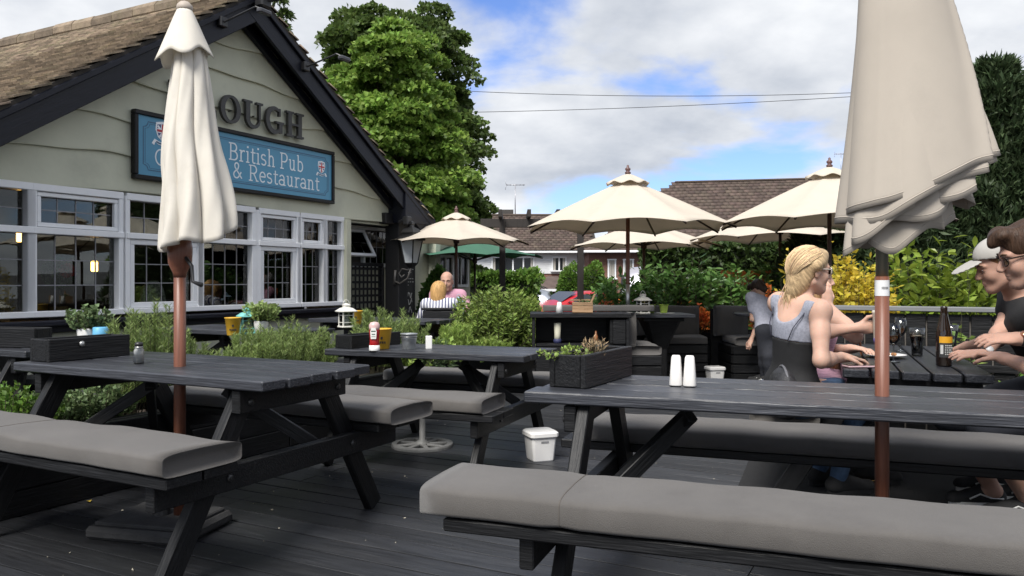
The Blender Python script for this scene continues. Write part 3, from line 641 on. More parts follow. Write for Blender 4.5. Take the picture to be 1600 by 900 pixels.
RZ1 = math.atan2(-V.y, -V.x)                       # T1, square to the pub
C1 = (-1.535, 3.79); picnic_table('black picnic table with brown umbrella pole through it, beside the pub planting', (*C1, 0), RZ1, 1.62, .72, .76, .465, .60)
cushion_obj('grey bench cushion on the near seat of the pole-pierced table by the pub', loc2(C1, RZ1, .01, -.60, .466), RZ1, 1.55, .36, .076, (-.32,))
cushion_obj('grey bench cushion on the far seat of the pole-pierced table by the pub', loc2(C1, RZ1, .06, .60, .466), RZ1, 1.62, .36, .076, (-.2,))
RZR = math.radians(-19.5); CR = (1.334, 2.785)
picnic_table('long black picnic table with white cruets, pierced by the umbrella with steel upper pole', (*CR, 0), RZR, 2.5, .655, .75, .42, .66, 4, bl=2.7)
cushion_obj('long seamed grey cushion on the nearest bench, lowest in the picture', loc2(CR, RZR, -.02, -.66, .421), RZR, 2.80, .37, .095, (-.95, .5))
cushion_obj('long grey cushion on the bench between the cruet table and the drinkers', loc2(CR, RZR, .02, .63, .421), RZR, 2.52, .36, .088, (-.80, .6))
RZ3 = math.radians(-21); C3 = (-.475, 5.35)
picnic_table('black picnic table carrying the ketchup bottle and zinc bucket', (*C3, 0), RZ3, 1.42, .66, .70, .405, .58)
cushion_obj('grey bench cushion on the near seat of the ketchup table', loc2(C3, RZ3, .0, -.58, .406), RZ3, 1.24, .36, .08)
cushion_obj('grey bench cushion on the far seat of the ketchup table', loc2(C3, RZ3, 0, .58, .406), RZ3, 1.36, .36, .08)
AP = Vector((.364, .931)); RZP = math.atan2(AP.y, AP.x); CPm = Vector((1.92, 3.78)); LP = 1.75; CPt = CPm+AP*(LP/2)
picnic_table('black picnic table of wide planks holding the beer bottle and glasses', (CPt.x, CPt.y, 0), RZP, LP, .66, .72, .41, .60, 5)
cushion_obj('grey seat cushion under the women at the drinks table', loc2(CPt, RZP, 0, .60, .411), RZP, 1.6, .34, .07)
cushion_obj('grey seat cushion under the men at the drinks table', loc2(CPt, RZP, 0, -.60, .411), RZP, 1.6, .34, .07)
# tables by the pub wall
for k, (u, v, lab, g) in enumerate(((5.15, 5.35, 'black picnic table under the pub window, holding yellow pot and teal lantern', 0), (7.15, 5.35, 'black picnic table by the porch, holding white lantern and yellow pot', 0), (3.15, 5.45, 'black picnic table half hidden at the far left by the pub wall', 0))):
    q = uv(u, v); picnic_table(lab, (q.x, q.y, 0), RZ1+(.05 if k == 1 else 0), 1.5, .66, .74, .43, .58)
# a bench cushion just peeking in at the bottom edge
pb = G(60, 893, .5); tb_c = Vector((pb.x-.42, pb.y-.36, 0))
cushion_obj('corner of a grey bench cushion peeking in at the bottom left', (tb_c.x+.05, tb_c.y-.05, .421), RZ1, .9, .36, .088)
tb = thing('bench', 'black timber bench under the cushion corner at the bottom left', 'bench', (tb_c.x+.05, tb_c.y-.05, 0), RZ1)
for k in (-1, 1): block('seat_plank', (0, k*.085, .40), (.9, .16, .04), BLACKWOOD, tb); block('leg', (k*.33, 0, .19), (.05, .3, .38), BLACKWOOD, tb)
MATB = M('black_rubber', (.012, .012, .013), .85, .3, 30, bump=.5, bscale=200)
pm_ = (CPt.x+.25, CPt.y-.1); block('rubber_mat', (pm_[0], pm_[1], .006), (2.3, 2.25, .010), MATB, None, .003, RZP); setp(bpy.data.objects['rubber_mat'], 'black rubber mat on the deck under the drinkers', 'mat')

# ------------------------------------------------------------------ planters on the tables
def planter(label, loc, rz, L=.52, w=.15, h=.13, opener=True):
    t = thing('planter_box', label, 'planter', loc, rz, 'black planter boxes on the tables')
    for k in (-1, 1):
        block('side_board', (0, k*(w/2-.011), h/2), (L, .022, h), BLACKWOOD, t, .003); block('end_board', (k*(L/2-.011), 0, h/2), (.0215, w-.045, h-.004), BLACKWOOD, t, .003)
    block('soil', (0, 0, h*.42), (L-.05, w-.05, h*.8), SOIL, t, 0)
    if opener:
        b = MB(); b.lathe([(.013, 0), (.015, .005), (.008, .01), (.001, .011)], 10, Matrix.Translation((-L*.12, -w/2-.001, h*.72)) @ Matrix.Rotation(PI/2, 4, 'X')); b.build('bottle_opener', STEEL, t, True)
    return t
def on(c, rz, x, y, z): return loc2(c, rz, x, y, z+.001)
planter('black planter box with steel bottle opener on the pole-pierced table by the pub', on(C1, RZ1, -.70, -.07, .76), RZ1+PI/2, .44, .15, .11)
PLR = on(CR, RZR, -1.09, .06, .75); PLRz = RZR+math.radians(81)
planter('large black planter box on the end of the cruet table', PLR, PLRz, .50, .15, .125, False)
planter('small black planter box on the ketchup table', on(C3, RZ3, -.56, .0, .70), RZ3+PI/2-.2, .5, .15, .09)
q = uv(3.15, 5.35); planter('black planter box with opener on the half hidden table by the pub wall', (q.x+.12, q.y-.25, .741), RZ1+.3, .5, .15, .12)

# ------------------------------------------------------------------ umbrellas
def closed_cloth(mb, rings, fn, nth, close=True):
    b = len(mb.v)
    for i in range(rings+1):
        for k in range(nth): mb.v.append(tuple(fn(i/rings, 2*PI*k/nth)))
    for i in range(rings):
        for k in range(nth):
            k2 = (k+1) % nth; mb.f.append((b+i*nth+k, b+i*nth+k2, b+(i+1)*nth+k2, b+(i+1)*nth+k)); mb.m.append(0)
def solid(o, t=.003):
    md = o.modifiers.new('thickness', 'SOLIDIFY'); md.thickness = t; md.offset = 0
# furled umbrella over T1
UP1 = G(281, 572, .76); u1 = thing('furled_umbrella', 'furled cream umbrella on brown pole standing before the pub sign', 'umbrella', (UP1.x, UP1.y, 0))
m = MB(); m.tube([(0, 0, .05), (0, 0, 1.36)], .0265, 14); m.tube([(0, 0, 1.3), (0, 0, 2.38)], .02, 10); m.build('pole', POLEBROWN, u1, True)
m = MB(); m.lathe([(.028, 1.17), (.031, 1.19), (.052, 1.235), (.056, 1.30), (.048, 1.36)], 14); cr = m.build('crank_housing', POLEBROWN, u1, True)
m = MB(); m.tube([(.04, -.03, 1.26), (.075, -.05, 1.22), (.08, -.05, 1.15), (.125, -.06, 1.135)], [.009, .009, .008, .012], 8); m.build('crank_handle', BLACKMET, cr, True)
def body1(t, th):
    z_hem = 1.355+.05*math.sin(th-.5)+.06*math.cos(th)+.02*math.sin(3*th+.5)
    z = 2.33+(z_hem-2.33)*t; q = (2.33-z)/.98
    r = .054+.092*q**.85
    f = abs(math.sin(4*th+.8+.5*q)); f2 = abs(math.sin(2.0*th+1.9))
    r *= .76+.40*f**.55*min(1, .35+q)+.07*f2-.05*math.sin(9*th+q*4)*q
    r *= 1+.05*math.sin(11*th+13*q)*math.sin(5*q+2*th)*(.3+q)
    return Vector((.034+r*math.cos(th)*1.0+.050*q**1.2+.008*math.sin(q*9), r*math.sin(th)*.95, z+.004*math.sin(7*th)))
m = MB(); closed_cloth(m, 44, body1, 200); c1 = m.build('canopy', CREAM_LIGHTENED, u1, True); solid(c1)
def vent1(t, th):
    w = .5+.5*math.sin(5*th+1.2); z_h = 2.20-.035*w+.02*math.cos(th); z = 2.405+(z_h-2.405)*t
    return Vector((.022+math.cos(th)*(.030+.088*t**.9+.022*t*t*(w-.4)), math.sin(th)*(.030+.085*t**.9+.022*t*t*(w-.4)), z))
m = MB(); closed_cloth(m, 12, vent1, 80); v1 = m.build('vent_flap', CREAM_LIGHTENED, u1, True); solid(v1)
m = MB(); m.lathe([(.033, 2.398), (.037, 2.41), (.034, 2.425), (.02, 2.44), (.004, 2.446)], 14, Matrix.Translation((.022, 0, 0))); m.build('finial', M('pale_plastic_cap', (.42, .36, .3), .6), u1, True)
m = MB()
m.box((0, 0, .03), (.50, .40, .058), ch=.022); m.box((0, 0, .066), (.44, .34, .02), ch=.009); m.lathe([(.04, .07), (.036, .20), (.03, .20)], 12)
ub = m.build('umbrella_base', M('black_concrete', (.035, .035, .036), .8, .25, 12, bump=.3), None); ub.location = (UP1.x-.085, UP1.y+.0, .001); ub.rotation_euler = (0, 0, RZ1+.25)
setp(ub, 'stepped black concrete umbrella base under the pole-pierced table', 'umbrella base')

# furled umbrella over the long table, cropped by the top of the picture
UP2 = Vector((1.300, 2.797, 0)); u2 = thing('furled_umbrella', 'large furled taupe umbrella with steel upper pole, cropped at the top', 'umbrella', (UP2.x, UP2.y, 0))
m = MB(); m.tube([(0, 0, .05), (0, 0, 1.168)], .0235, 16); m.build('lower_pole', POLEBROWN, u2, True)
m = MB(); m.tube([(0, 0, 1.165), (0, 0, 2.9)], .0205, 16); m.build('upper_pole', M('olive_steel_pole', (.24, .23, .17), .3, .1, 8, metal=.6), u2, True)
m = MB(); m.tube([(0, 0, 1.100), (0, 0, 1.155)], .0242, 16, False); lb_ = m.build('pole_label', M('label_white', (.7, .7, .7), .6), u2, True)
m = MB(); m.box((.0, 0, .0), (.002, .002, .002))
for k in range(6):
    th = -PI/2-.42+k*.165; m.box((.0246*math.cos(th), .0246*math.sin(th), 1.128), (.0022, .0012, .008), None)
m.v = m.v[8:]; m.f = [tuple(i-8 for i in f) for f in m.f[6:]]; m.m = m.m[6:]; m.build('label_print', M('label_ink', (.12, .12, .13), .7), lb_)
def wrap2(sc, hem, wav, fold, cxo=0.0, ztop=2.72):
    def fn(t, th):
        c, s = math.cos(th), math.sin(th)
        zh = hem(th)+wav*math.sin(4*th+fold)+wav*.5*math.sin(2*th+1.0+fold)
        z = ztop+(zh-ztop)*t; q = (ztop-z)/1.2
        a = (.045+.208*q**.95)*sc; cx = .135*q**.9+cxo*q
        sgn = .62
        r = 1+.02*math.sin(3*th+fold+2*q)*q
        ridge = -.85+.95*(1-min(q, 1.05))             # a diagonal fold running down to the right
        d = (th-ridge+PI) % (2*PI)-PI
        r += .12*math.exp(-(abs(d)/.10)**1.3)*min(1, q*2)-.17*math.exp(-((d-.20)/.10)**2)*min(1, q*2)
        dc = (th+.22+PI) % (2*PI)-PI; r += .16*math.exp(-(dc/.20)**2)*max(0, q-.35)**2*2.2+.010*math.sin(14*dc+18*q)*math.exp(-(dc/.7)**2)*q*q
        d2 = (th-(-.15)+PI) % (2*PI)-PI
        r += -.14*math.exp(-(d2/.10)**2)+.05*math.exp(-((d2-.25)/.12)**2)
        r += .004*math.sin(9*th+7*q)*q*q
        if sc < .99: r += .10*math.sin(4*th+fold*1.7)*max(0, q-.55)*1.6+.05*math.sin(7*th+fold)*max(0, q-.6)*1.6
        else: r += .012*math.sin(5*th+3*q+1)*q+.02*math.exp(-((th-4.1+.25*q)/.10)**2)*q-.02*math.exp(-((th-4.28+.25*q)/.10)**2)*q
        return Vector((cx+a*c*r, a*sgn*s*r, z))
    return fn
lay = [(1.0, lambda th: 1.488+.105*math.cos(th), .004, .3, 0), (.95, lambda th: 1.452+.110*math.cos(th), .012, 1.7, -.012),
       (.80, lambda th: 1.400+.095*math.cos(th), .022, 3.1, -.035), (.70, lambda th: 1.355+.085*math.cos(th+.2), .026, 4.6, -.050), (.52, lambda th: 1.318+.055*math.cos(th-.3), .024, .9, -.065)]
for i, (sc, hem, wav, fo, cxo) in enumerate(lay):
    m = MB(); closed_cloth(m, 44, wrap2(sc, hem, wav, fo, cxo), 240); c2 = m.build('canopy' if i == 0 else 'canopy_fold', TAUPE, u2, True); solid(c2, .002)
    hm = MB(); fn = wrap2(sc*1.004, hem, wav, fo, cxo); hm.tube([fn(.985, 2*PI*k/140) for k in range(141)], .0022, 5, False); hm.build('hem_stitching', TAUPE, c2, True)
m = MB(); m.lathe([(.22, .0), (.22, .03), (.2, .05), (.05, .06), (.04, .13), (.03, .13)], 20); bs = m.build('umbrella_base', M('black_concrete', (.03, .03, .03), .8), None, True); bs.location = (UP2.x, UP2.y, .001)
setp(bs, 'round black umbrella base under the long cruet table', 'umbrella base')

def parasol(label, X, Y, H=2.4, R=1.16, rise=.52, nr=8, rot=.2, cloth=None, group='open cream parasols', two=False, tilt=0):
    cloth = cloth or CREAM
    t = thing('parasol', label, 'parasol', (X, Y, 0), rot, group); t.rotation_euler = (tilt, 0, rot)
    zt = H-.13; zr = zt-rise; sub = 8; nt_ = nr*sub; rad = 12
    def cf(i, k):
        p = i/rad; fr = (k % sub)/sub; mid = math.sin(PI*fr)
        r = R*p*(1-.05*mid*p); z = zt-rise*p**1.06+.045*mid*p**3-.05*mid*math.sin(PI*p)*p
        # between ribs the cloth is a chord, not an arc
        th = 2*PI*k/nt_; chord = math.cos(PI/nr)/math.cos((fr-.5)*2*PI/nr)
        return (r*chord*math.cos(th)/1.0, r*chord*math.sin(th), z)
    m = MB(); m.v.append((0, 0, zt)); 
    for i in range(1, rad+1):
        for k in range(nt_): m.v.append(cf(i, k))
    for k in range(nt_): m.f.append((0, 1+k, 1+(k+1) % nt_)); m.m.append(0)
    for i in range(rad-1):
        for k in range(nt_): a = 1+i*nt_; m.f.append((a+k, a+nt_+k, a+nt_+(k+1) % nt_, a+(k+1) % nt_)); m.m.append(0)
    c = m.build('canopy', cloth, t, True); solid(c, .0025)
    # vent cap
    m = MB()
    def vf(tt, th):
        w = math.cos(nr*th); return Vector((R*.20*tt*math.cos(th), R*.20*tt*math.sin(th), zt+.062-.112*tt**1.3-.014*tt*tt*w))
    closed_cloth(m, 6, vf, 64); solid(m.build('vent', cloth, c, True), .0025)
    pm = MB(); pm.tube([(0, 0, .0), (0, 0, zt-.02)], .022, 10); po = pm.build('pole', DARKPOLE if not two else POLEBROWN, t, True)
    if two: m = MB(); m.tube([(0, 0, .78), (0, 0, 1.12)], .0235, 10); m.build('steel_sleeve', STEEL, po, True)
    m = MB(); m.lathe([(.02, zt-.42), (.045, zt-.41), (.05, zt-.34), (.03, zt-.32)], 12); m.build('runner', DARKPOLE, t, True)
    m = MB(); m.lathe([(.03, zt+.06), (.035, zt+.075), (.018, zt+.09), (.03, zt+.105), (.03, zt+.12), (.012, zt+.135), (.014, zt+.15), (.002, zt+.162)], 10); m.build('finial', M('wood_finial', (.11, .055, .05), .5), t, True)
    for k in range(nr):
        th = 2*PI*k/nr; cs = math.cos(PI/nr); d = Vector((math.cos(th), math.sin(th), 0))
        a = Vector((0, 0, zt-.03))+d*.03; rr = R*1.0*cs/math.cos(PI/nr)
        pts_ = [Vector((d.x*R*p*1.0, d.y*R*p*1.0, zt-rise*p**1.06-.022)) for p in (.03, .3, .6, .985)]
        rb = MB(); rb.tube(pts_, .011, 6); ro = rb.build('rib', DARKPOLE, t, True)
        st = MB(); st.tube([Vector((d.x*.045, d.y*.045, zt-.36)), Vector((d.x*R*.52, d.y*R*.52, zt-rise*.52**1.06-.03))], .010, 6); st.build('strut', DARKPOLE, ro, True)
    m = MB(); m.lathe([(.24, 0), (.24, .05), (.20, .07), (.045, .09), (.045, .25), (.03, .25)], 16); m.build('base', BLACKMET, t, True)
    return t
def P_at(px, Y): return (px-CX)/FPX*Y
parasol('open cream parasol with steel-sleeved pole standing over the booths, its whole canopy clear', P_at(981, 8.8), 8.8, 2.41, 1.19, .55, 8, .35, two=True)
parasol('open cream parasol partly behind the big furled taupe umbrella', P_at(1296, 8.4), 8.4, 2.43, 1.2, .55, 8, .15)
parasol('open cream parasol over the couple beside the pub lantern', P_at(713, 12.2), 12.2, 2.28, 1.14, .42, 8, .1)
parasol('open cream parasol low behind the steel-sleeved one', P_at(1006, 12.2), 12.2, 2.2, 1.2, .40, 8, .4)
parasol('open cream parasol on slim pole behind the boy bending over', P_at(1219, 11.2), 11.2, 2.36, 1.3, .5, 8, .05)
GREENC = M('green_canopy_cloth', (.06, .17, .11), .8, .08, 4, trans=.25)
parasol('open green parasol behind the couple near the pub wing', P_at(742, 15.2), 15.2, 2.05, 1.35, .30, 8, .2, GREENC, None)

# flat cast base left standing without its umbrella
cb = thing('umbrella_base', 'round grey cast-iron umbrella base with open spokes on the deck', 'umbrella base', (*G(660, 697)[:2], .001), .3)
CAST = M('grey_cast_iron', (.20, .20, .195), .6, .2, 20, bump=.2)
m = MB()
for r0, r1, z in ((.175, .215, .012),):
    vs = []; fs = []
    for k in range(40):
        th = 2*PI*k/40; c, s = math.cos(th), math.sin(th); vs += [(r0*c, r0*s, 0), (r0*c, r0*s, .022), (r1*c*.985, r1*s*.985, .022), (r1*c, r1*s, .014), (r1*c, r1*s, 0)]
    for k in range(40):
        a = 5*k; b = 5*((k+1) % 40); fs += [(a+j, a+j+1, b+j+1, b+j) for j in range(4)]+[(a+4, a, b, b+4)]
    m.add(vs, fs)
m.build('ring', CAST, cb)
for k in range(8):
    th = 2*PI*k/8; beam('spoke', (.03*math.cos(th), .03*math.sin(th), .014), (.18*math.cos(th), .18*math.sin(th), .011), .03, .018, CAST, cb, ch=.004)
m = MB(); m.lathe([(.05, 0), (.048, .03), (.022, .045), (.02, .30), (.017, .30)], 14); m.build('socket', CAST, cb, True)

# ------------------------------------------------------------------ raised bed between the rows: black timber kerbs
bed = thing('raised_planter', 'long raised black timber bed of rosemary and shrubs beside the picnic tables', 'planter', uv(6.2, 4.18, 0), ANG_U)
for k in (-1, 1):
    for i in range(3):
        for sx in range(3):
            block('board', (-3.5+sx*3.0, k*.235, .065+i*.127), (2.99, .03, .124), BLACKWOOD, bed, .004)
    block('coping', (-.5, k*.225, .392), (9.0, .07, .022), BLACKWOOD, bed, .004)
for k in (-5.0, 4.0): block('end_board', (k+(.016 if k < 0 else -.016), 0, .19), (.03, .43, .37), BLACKWOOD, bed, .004)
block('soil', (-.5, 0, .175), (8.9, .43, .34), SOIL, bed, 0)

# ------------------------------------------------------------------ small things on the tables
GLASSW = glass_mat('clear_glass', (.95, .97, .96), refl=1.6, keep=.93)
def lathe_thing(name, label, cat, loc, prof, mat, group=None, seg=20, sq=0, rz=0, kids=()):
    m = MB(); m.lathe(prof, seg, sq=sq); o = m.build(name, mat, None, True if not sq else False); o.location = loc; o.rotation_euler = (0, 0, rz); setp(o, label, cat, group)
    for nm, pr, mt in kids: q = MB(); q.lathe(pr, seg, sq=sq); q.build(nm, mt, o, not sq)
    return o
SALT = M('salt_white', (.72, .71, .70), .8, .08, 60)
p = G(217, 568, .76); lathe_thing('salt_shaker', 'glass salt shaker with black lid on the pole-pierced table', 'salt shaker', (p.x, p.y, .761),
    [(.021, 0), (.024, .004), (.024, .062), (.017, .078), (.017, .084)], GLASSW, seg=20, kids=(('salt', [(.021, .003), (.0236, .005), (.0236, .060), (.016, .072)], SALT), ('lid', [(.0185, .08), (.0185, .096), (.012, .101), (.001, .102)], BLACKMET), ('collar', [(.0188, .074), (.0188, .08)], STEEL)))
# white cruets: two half cones side by side
for k, px in ((-1, 1058), (1, 1077)):
    p = G(1067, 603, .75); d = Vector((math.cos(RZR), math.sin(RZR), 0)); m = MB()
    prof = [(.0245, 0), (.0255, .004), (.0175, .108), (.0135, .116), (.001, .117)]; m.lathe(prof, 24, sq=3.2)
    o = m.build('cruet', M('white_cruet_ceramic', (.74, .72, .69), .32, .03, 4), None, True); q = p+d*(k*.0258); o.location = (q.x, q.y, .751); o.rotation_euler = (0, 0, RZR)
    setp(o, 'white ceramic cruet, the one %s, on the long table' % ('nearer the planter box' if k < 0 else 'nearer the umbrella pole'), 'cruet', 'pair of white cruets')
    hl = MB(); hl.lathe([(.0022, .1165), (.0022, .1182)], 8); hl.build('hole', BLACKMET, o)
def slab_text(parent, txt, x, z, h, y, mat): write(parent, txt, x, z, h, y, y+.002, mat)
YEL = M('yellow_enamel', (.62, .36, .035), .4, .06, 6); INK = M('black_print', (.02, .018, .015), .6)
def yellow_pot(label, loc, rz):
    o = lathe_thing('yellow_pot', label, 'pot', loc, [(.042, 0), (.044, .003), (.060, .128), (.063, .130), (.063, .136), (.059, .136), (.046, .03)], YEL, 'yellow tin pots', seg=20, rz=rz)
    q = MB()
    for k, x in enumerate((-.024, -.010, .004, .017)): q.box((x, -.0525+.02*abs(x), .045), (.009, .002, .014))
    q.box((-.004, -.0555, .075), (.013, .002, .017)); q.build('print', INK, o); return o
def lantern(label, loc, rz, mat, s=1.0, group='candle lanterns'):
    t = thing('lantern', label, 'lantern', loc, rz, group, s); a = .045
    m = MB(); m.box((0, 0, .008), (.115, .115, .016), ch=.004); m.build('base', mat, t)
    for sx in (-1, 1):
        for sy in (-1, 1): block('post', (sx*a, sy*a, .075), (.012, .012, .118), mat, t, .001)
    for k in range(4):
        R4 = Matrix.Rotation(k*PI/2, 4, 'Z'); g = MB(); g.box((0, -a+.001, .075), (.078, .002, .116), R4); go = g.build('pane', GLASSW, t)
        b = MB(); b.box((0, -a-.0025, .105), (.078, .004, .006), R4); b.box((0, -a-.0025, .045), (.078, .004, .006), R4); b.build('glazing_bar', mat, go)
    m = MB(); m.lathe([(.082, .134), (.084, .140), (.05, .165), (.028, .172), (.028, .188), (.034, .19), (.012, .205), (.001, .206)], 16, sq=4); m.build('roof', mat, t)
    m = MB(); m.tube([(.03*math.cos(a2), 0, .19+.045*math.sin(a2)) for a2 in [PI*i/10 for i in range(11)]], .0025, 6); m.build('handle', mat, t, True)
    m = MB(); m.lathe([(.02, .017), (.021, .07), (.002, .071)], 12); m.build('candle', WHITEPLAST, t, True); return t
TEAL = M('teal_lantern_paint', (.17, .45, .42), .45); WLAN = M('white_lantern_paint', (.66, .64, .58), .5)
zt0 = .741
def T0(px, py): p = G(px, py, .74); return (p.x, p.y, zt0)
yellow_pot('yellow tin pot beside the teal lantern under the pub window', T0(364, 524), .4); lantern('teal candle lantern next to the rosemary under the pub window', T0(387, 522), .5, TEAL)
lantern('white candle lantern on the table by the porch', T0(541, 512), .6, WLAN, 1.05); yellow_pot('yellow tin pot behind the white lantern by the porch', T0(557, 508), .2)
# white pot with blue ribbon planter, left
lathe_thing('flower_pot', 'small white flower pot with sprouting herbs behind the left planter box', 'flower pot', T0(138, 545)[:2]+(zt0,), [(.05, 0), (.065, .12), (.062, .125), (.052, .09)], WHITEPLAST)
lathe_thing('blue_tin', 'pale blue tin beside the white flower pot at left', 'tin', T0(157, 546)[:2]+(zt0,), [(.042, 0), (.044, .13), (.038, .135)], M('pale_blue_tin', (.12, .38, .6), .45))
lathe_thing('flower_pot', 'white flower pot with trailing plant beside the teal lantern', 'flower pot', T0(408, 522), [(.045, 0), (.058, .10), (.055, .105), (.045, .08)], WHITEPLAST)
# ketchup table
def T3p(px, py): p = G(px, py, .70); return (p.x, p.y, .701)
KET = M('ketchup_red', (.36, .012, .015), .3); kx = T3p(585, 548)
ko = lathe_thing('ketchup_bottle', 'upside-down red ketchup squeeze bottle with white cap', 'bottle', kx, [(.033, .034), (.034, .036), (.030, .06), (.031, .09), (.035, .12), (.034, .165), (.024, .182), (.004, .186)], KET, seg=20, kids=(('cap', [(.034, 0), (.035, .003), (.034, .036), (.02, .038)], WHITEPLAST), ('clear_shoulder', [(.0345, .135), (.0352, .150), (.0345, .168), (.025, .1835), (.006, .1875)], M('pale_pink_plastic', (.62, .42, .40), .35))))
lq = MB(); lq.prism([(-.017, .078), (.017, .078), (.021, .125), (.013, .15), (-.013, .15), (-.021, .125)], -.0375, -.0345); lo_ = lq.build('label', M('ketchup_label', (.72, .72, .68), .5), ko)
lq = MB(); lq.box((0, -.038, .128), (.03, .001, .007)); lq.box((0, -.038, .108), (.022, .001, .006)); lq.box((0, -.038, .093), (.026, .001, .003)); lq.build('label_print', M('label_green', (.05, .09, .06), .6), lo_)
yellow_pot('yellow tin pot with black print behind the ketchup bottle', T3p(598, 545), .1)
bk = lathe_thing('zinc_bucket', 'small galvanised bucket on the ketchup table', 'bucket', T3p(639, 546), [(.042, 0), (.044, .004), (.053, .098), (.057, .10), (.057, .106), (.052, .106), (.043, .02)], GALV, seg=24)
q = MB(); q.tube([(.056*math.cos(a), .056*math.sin(a)-.006, .085+.0*a) for a in [PI+PI*i/14 for i in range(15)]], .002, 6); q.build('handle', STEEL, bk, True)
q = MB(); q.lathe([(.0515, .07), (.053, .073), (.0525, .076)], 24, cap=False); q.build('band', GALV, bk, True)
lathe_thing('sugar_shaker', 'plain white block shaker near the end of the ketchup table', 'shaker', T3p(670, 545), [(.0205, 0), (.0215, .003), (.0215, .082), (.019, .086)], WHITEPLAST, seg=32, sq=10, rz=.2, kids=(('slot', [(.006, .086), (.006, .0875)], LEAD),))
# white bins on the deck
def bin_(label, loc, rz, s=1):
    t = lathe_thing('deck_bin', label, 'bin', loc, [(.066*s, 0), (.069*s, .006), (.083*s, .15*s), (.079*s, .15*s), (.07*s, .05)], WHITEPLAST, 'white square bins', seg=32, sq=8, rz=rz)
    q = MB(); q.lathe([(.091*s, .148*s), (.093*s, .152*s), (.093*s, .172*s), (.082*s, .182*s), (.001, .184*s)], 32, sq=8); q.build('lid', WHITEPLAST, t)
    q = MB(); q.box((.0, -.079*s, .12*s), (.05*s, .004, .012*s)); q.build('grip', LEAD, t); return t
bin_('white square bin with lid on the deck between two picnic tables', (*G(844, 718)[:2], .001), .35, 1.05)
bin_('white square bin farther off, in front of the booths', (*W(1117, 590, 9.0)[:2], .001), .2, 1.05)
# brass bowl under the drinks table
bp_ = G(1352, 760); lathe_thing('brass_bowl', 'brass bowl glinting in the shade under the drinks table', 'bowl', (bp_.x, bp_.y, .013), [(.03, 0), (.06, .008), (.10, .035), (.115, .05), (.11, .05), (.06, .014), (.001, .008)], M('polished_brass', (.55, .33, .11), .25, .1, 10, metal=1), seg=24)
# ================================================================== VEGETATION
def leafmat(name, col, var=.3, trans=.35, rough=.5, island=.35): return M(name, col, rough, var, .8, island=island, trans=trans, spec=.35)
LF_MAPLE = leafmat('maple_leaf', (.20, .31, .06), trans=.45, island=.4); LF_OAK = leafmat('oak_leaf', (.095, .145, .036), trans=.4, island=.4)
LF_ROSE = leafmat('rosemary_needle', (.25, .33, .11), island=.45, trans=.4); LF_BUSH = leafmat('bush_leaf', (.26, .36, .085), island=.4); LF_LAUREL = leafmat('laurel_leaf', (.085, .17, .04), rough=.3, island=.45)
LF_LAUREL2 = leafmat('bright_laurel_leaf', (.22, .30, .045), rough=.33, island=.35); LF_YEL = leafmat('golden_leaf', (.62, .50, .06), trans=.45, island=.3); LF_HEDGE = leafmat('hedge_leaf', (.05, .085, .022), trans=.25, island=.45)
LF_CON = leafmat('conifer_spray', (.06, .092, .04), trans=.25, island=.5); LF_CLIP = leafmat('clipped_bush_leaf', (.12, .22, .035), island=.4); LF_GREY = leafmat('herb_leaf', (.14, .2, .085), island=.4)
BARK = M('bark', (.07, .055, .042), .95, .35, 12, (1, 1, .2), bump=.8, bscale=20); TWIG = M('green_brown_twig', (.05, .045, .025), .8, .3, 12)
DRY = leafmat('dry_stem', (.42, .30, .17), trans=.2)
def nrm_(a): return a/np.maximum(np.linalg.norm(a, axis=1, keepdims=True), 1e-6)
def leaf_mesh(name, pos, dirs, size, ratio, mat, parent=None, fold=.25, shape='leaf'):
    n = len(pos); d = nrm_(dirs); r = nrm_(RNG.normal(size=(n, 3))); side = nrm_(np.cross(d, r)); up = np.cross(side, d)
    size = np.broadcast_to(np.asarray(size, float), (n,))[:, None]; w = size*ratio
    if shape == 'needle':
        v = np.stack([pos-side*w*.5, pos+side*w*.5, pos+d*size], 1).reshape(-1, 3); f = np.arange(3*n).reshape(n, 3)
    else:
        v = np.stack([pos, pos+d*size*.45-side*w+up*w*fold, pos+d*size-up*size*.08, pos+d*size*.45+side*w+up*w*fold], 1).reshape(-1, 3)
        b = np.arange(n)[:, None]*4; f = np.concatenate([b+np.array([[0, 1, 2]]), b+np.array([[0, 2, 3]])], 1).reshape(-1, 3)
    return np_mesh(name, v, f, mat, parent)
def in_ball(n): 
    p = nrm_(RNG.normal(size=(n, 3))); return p*(RNG.random((n, 1))**(1/3))
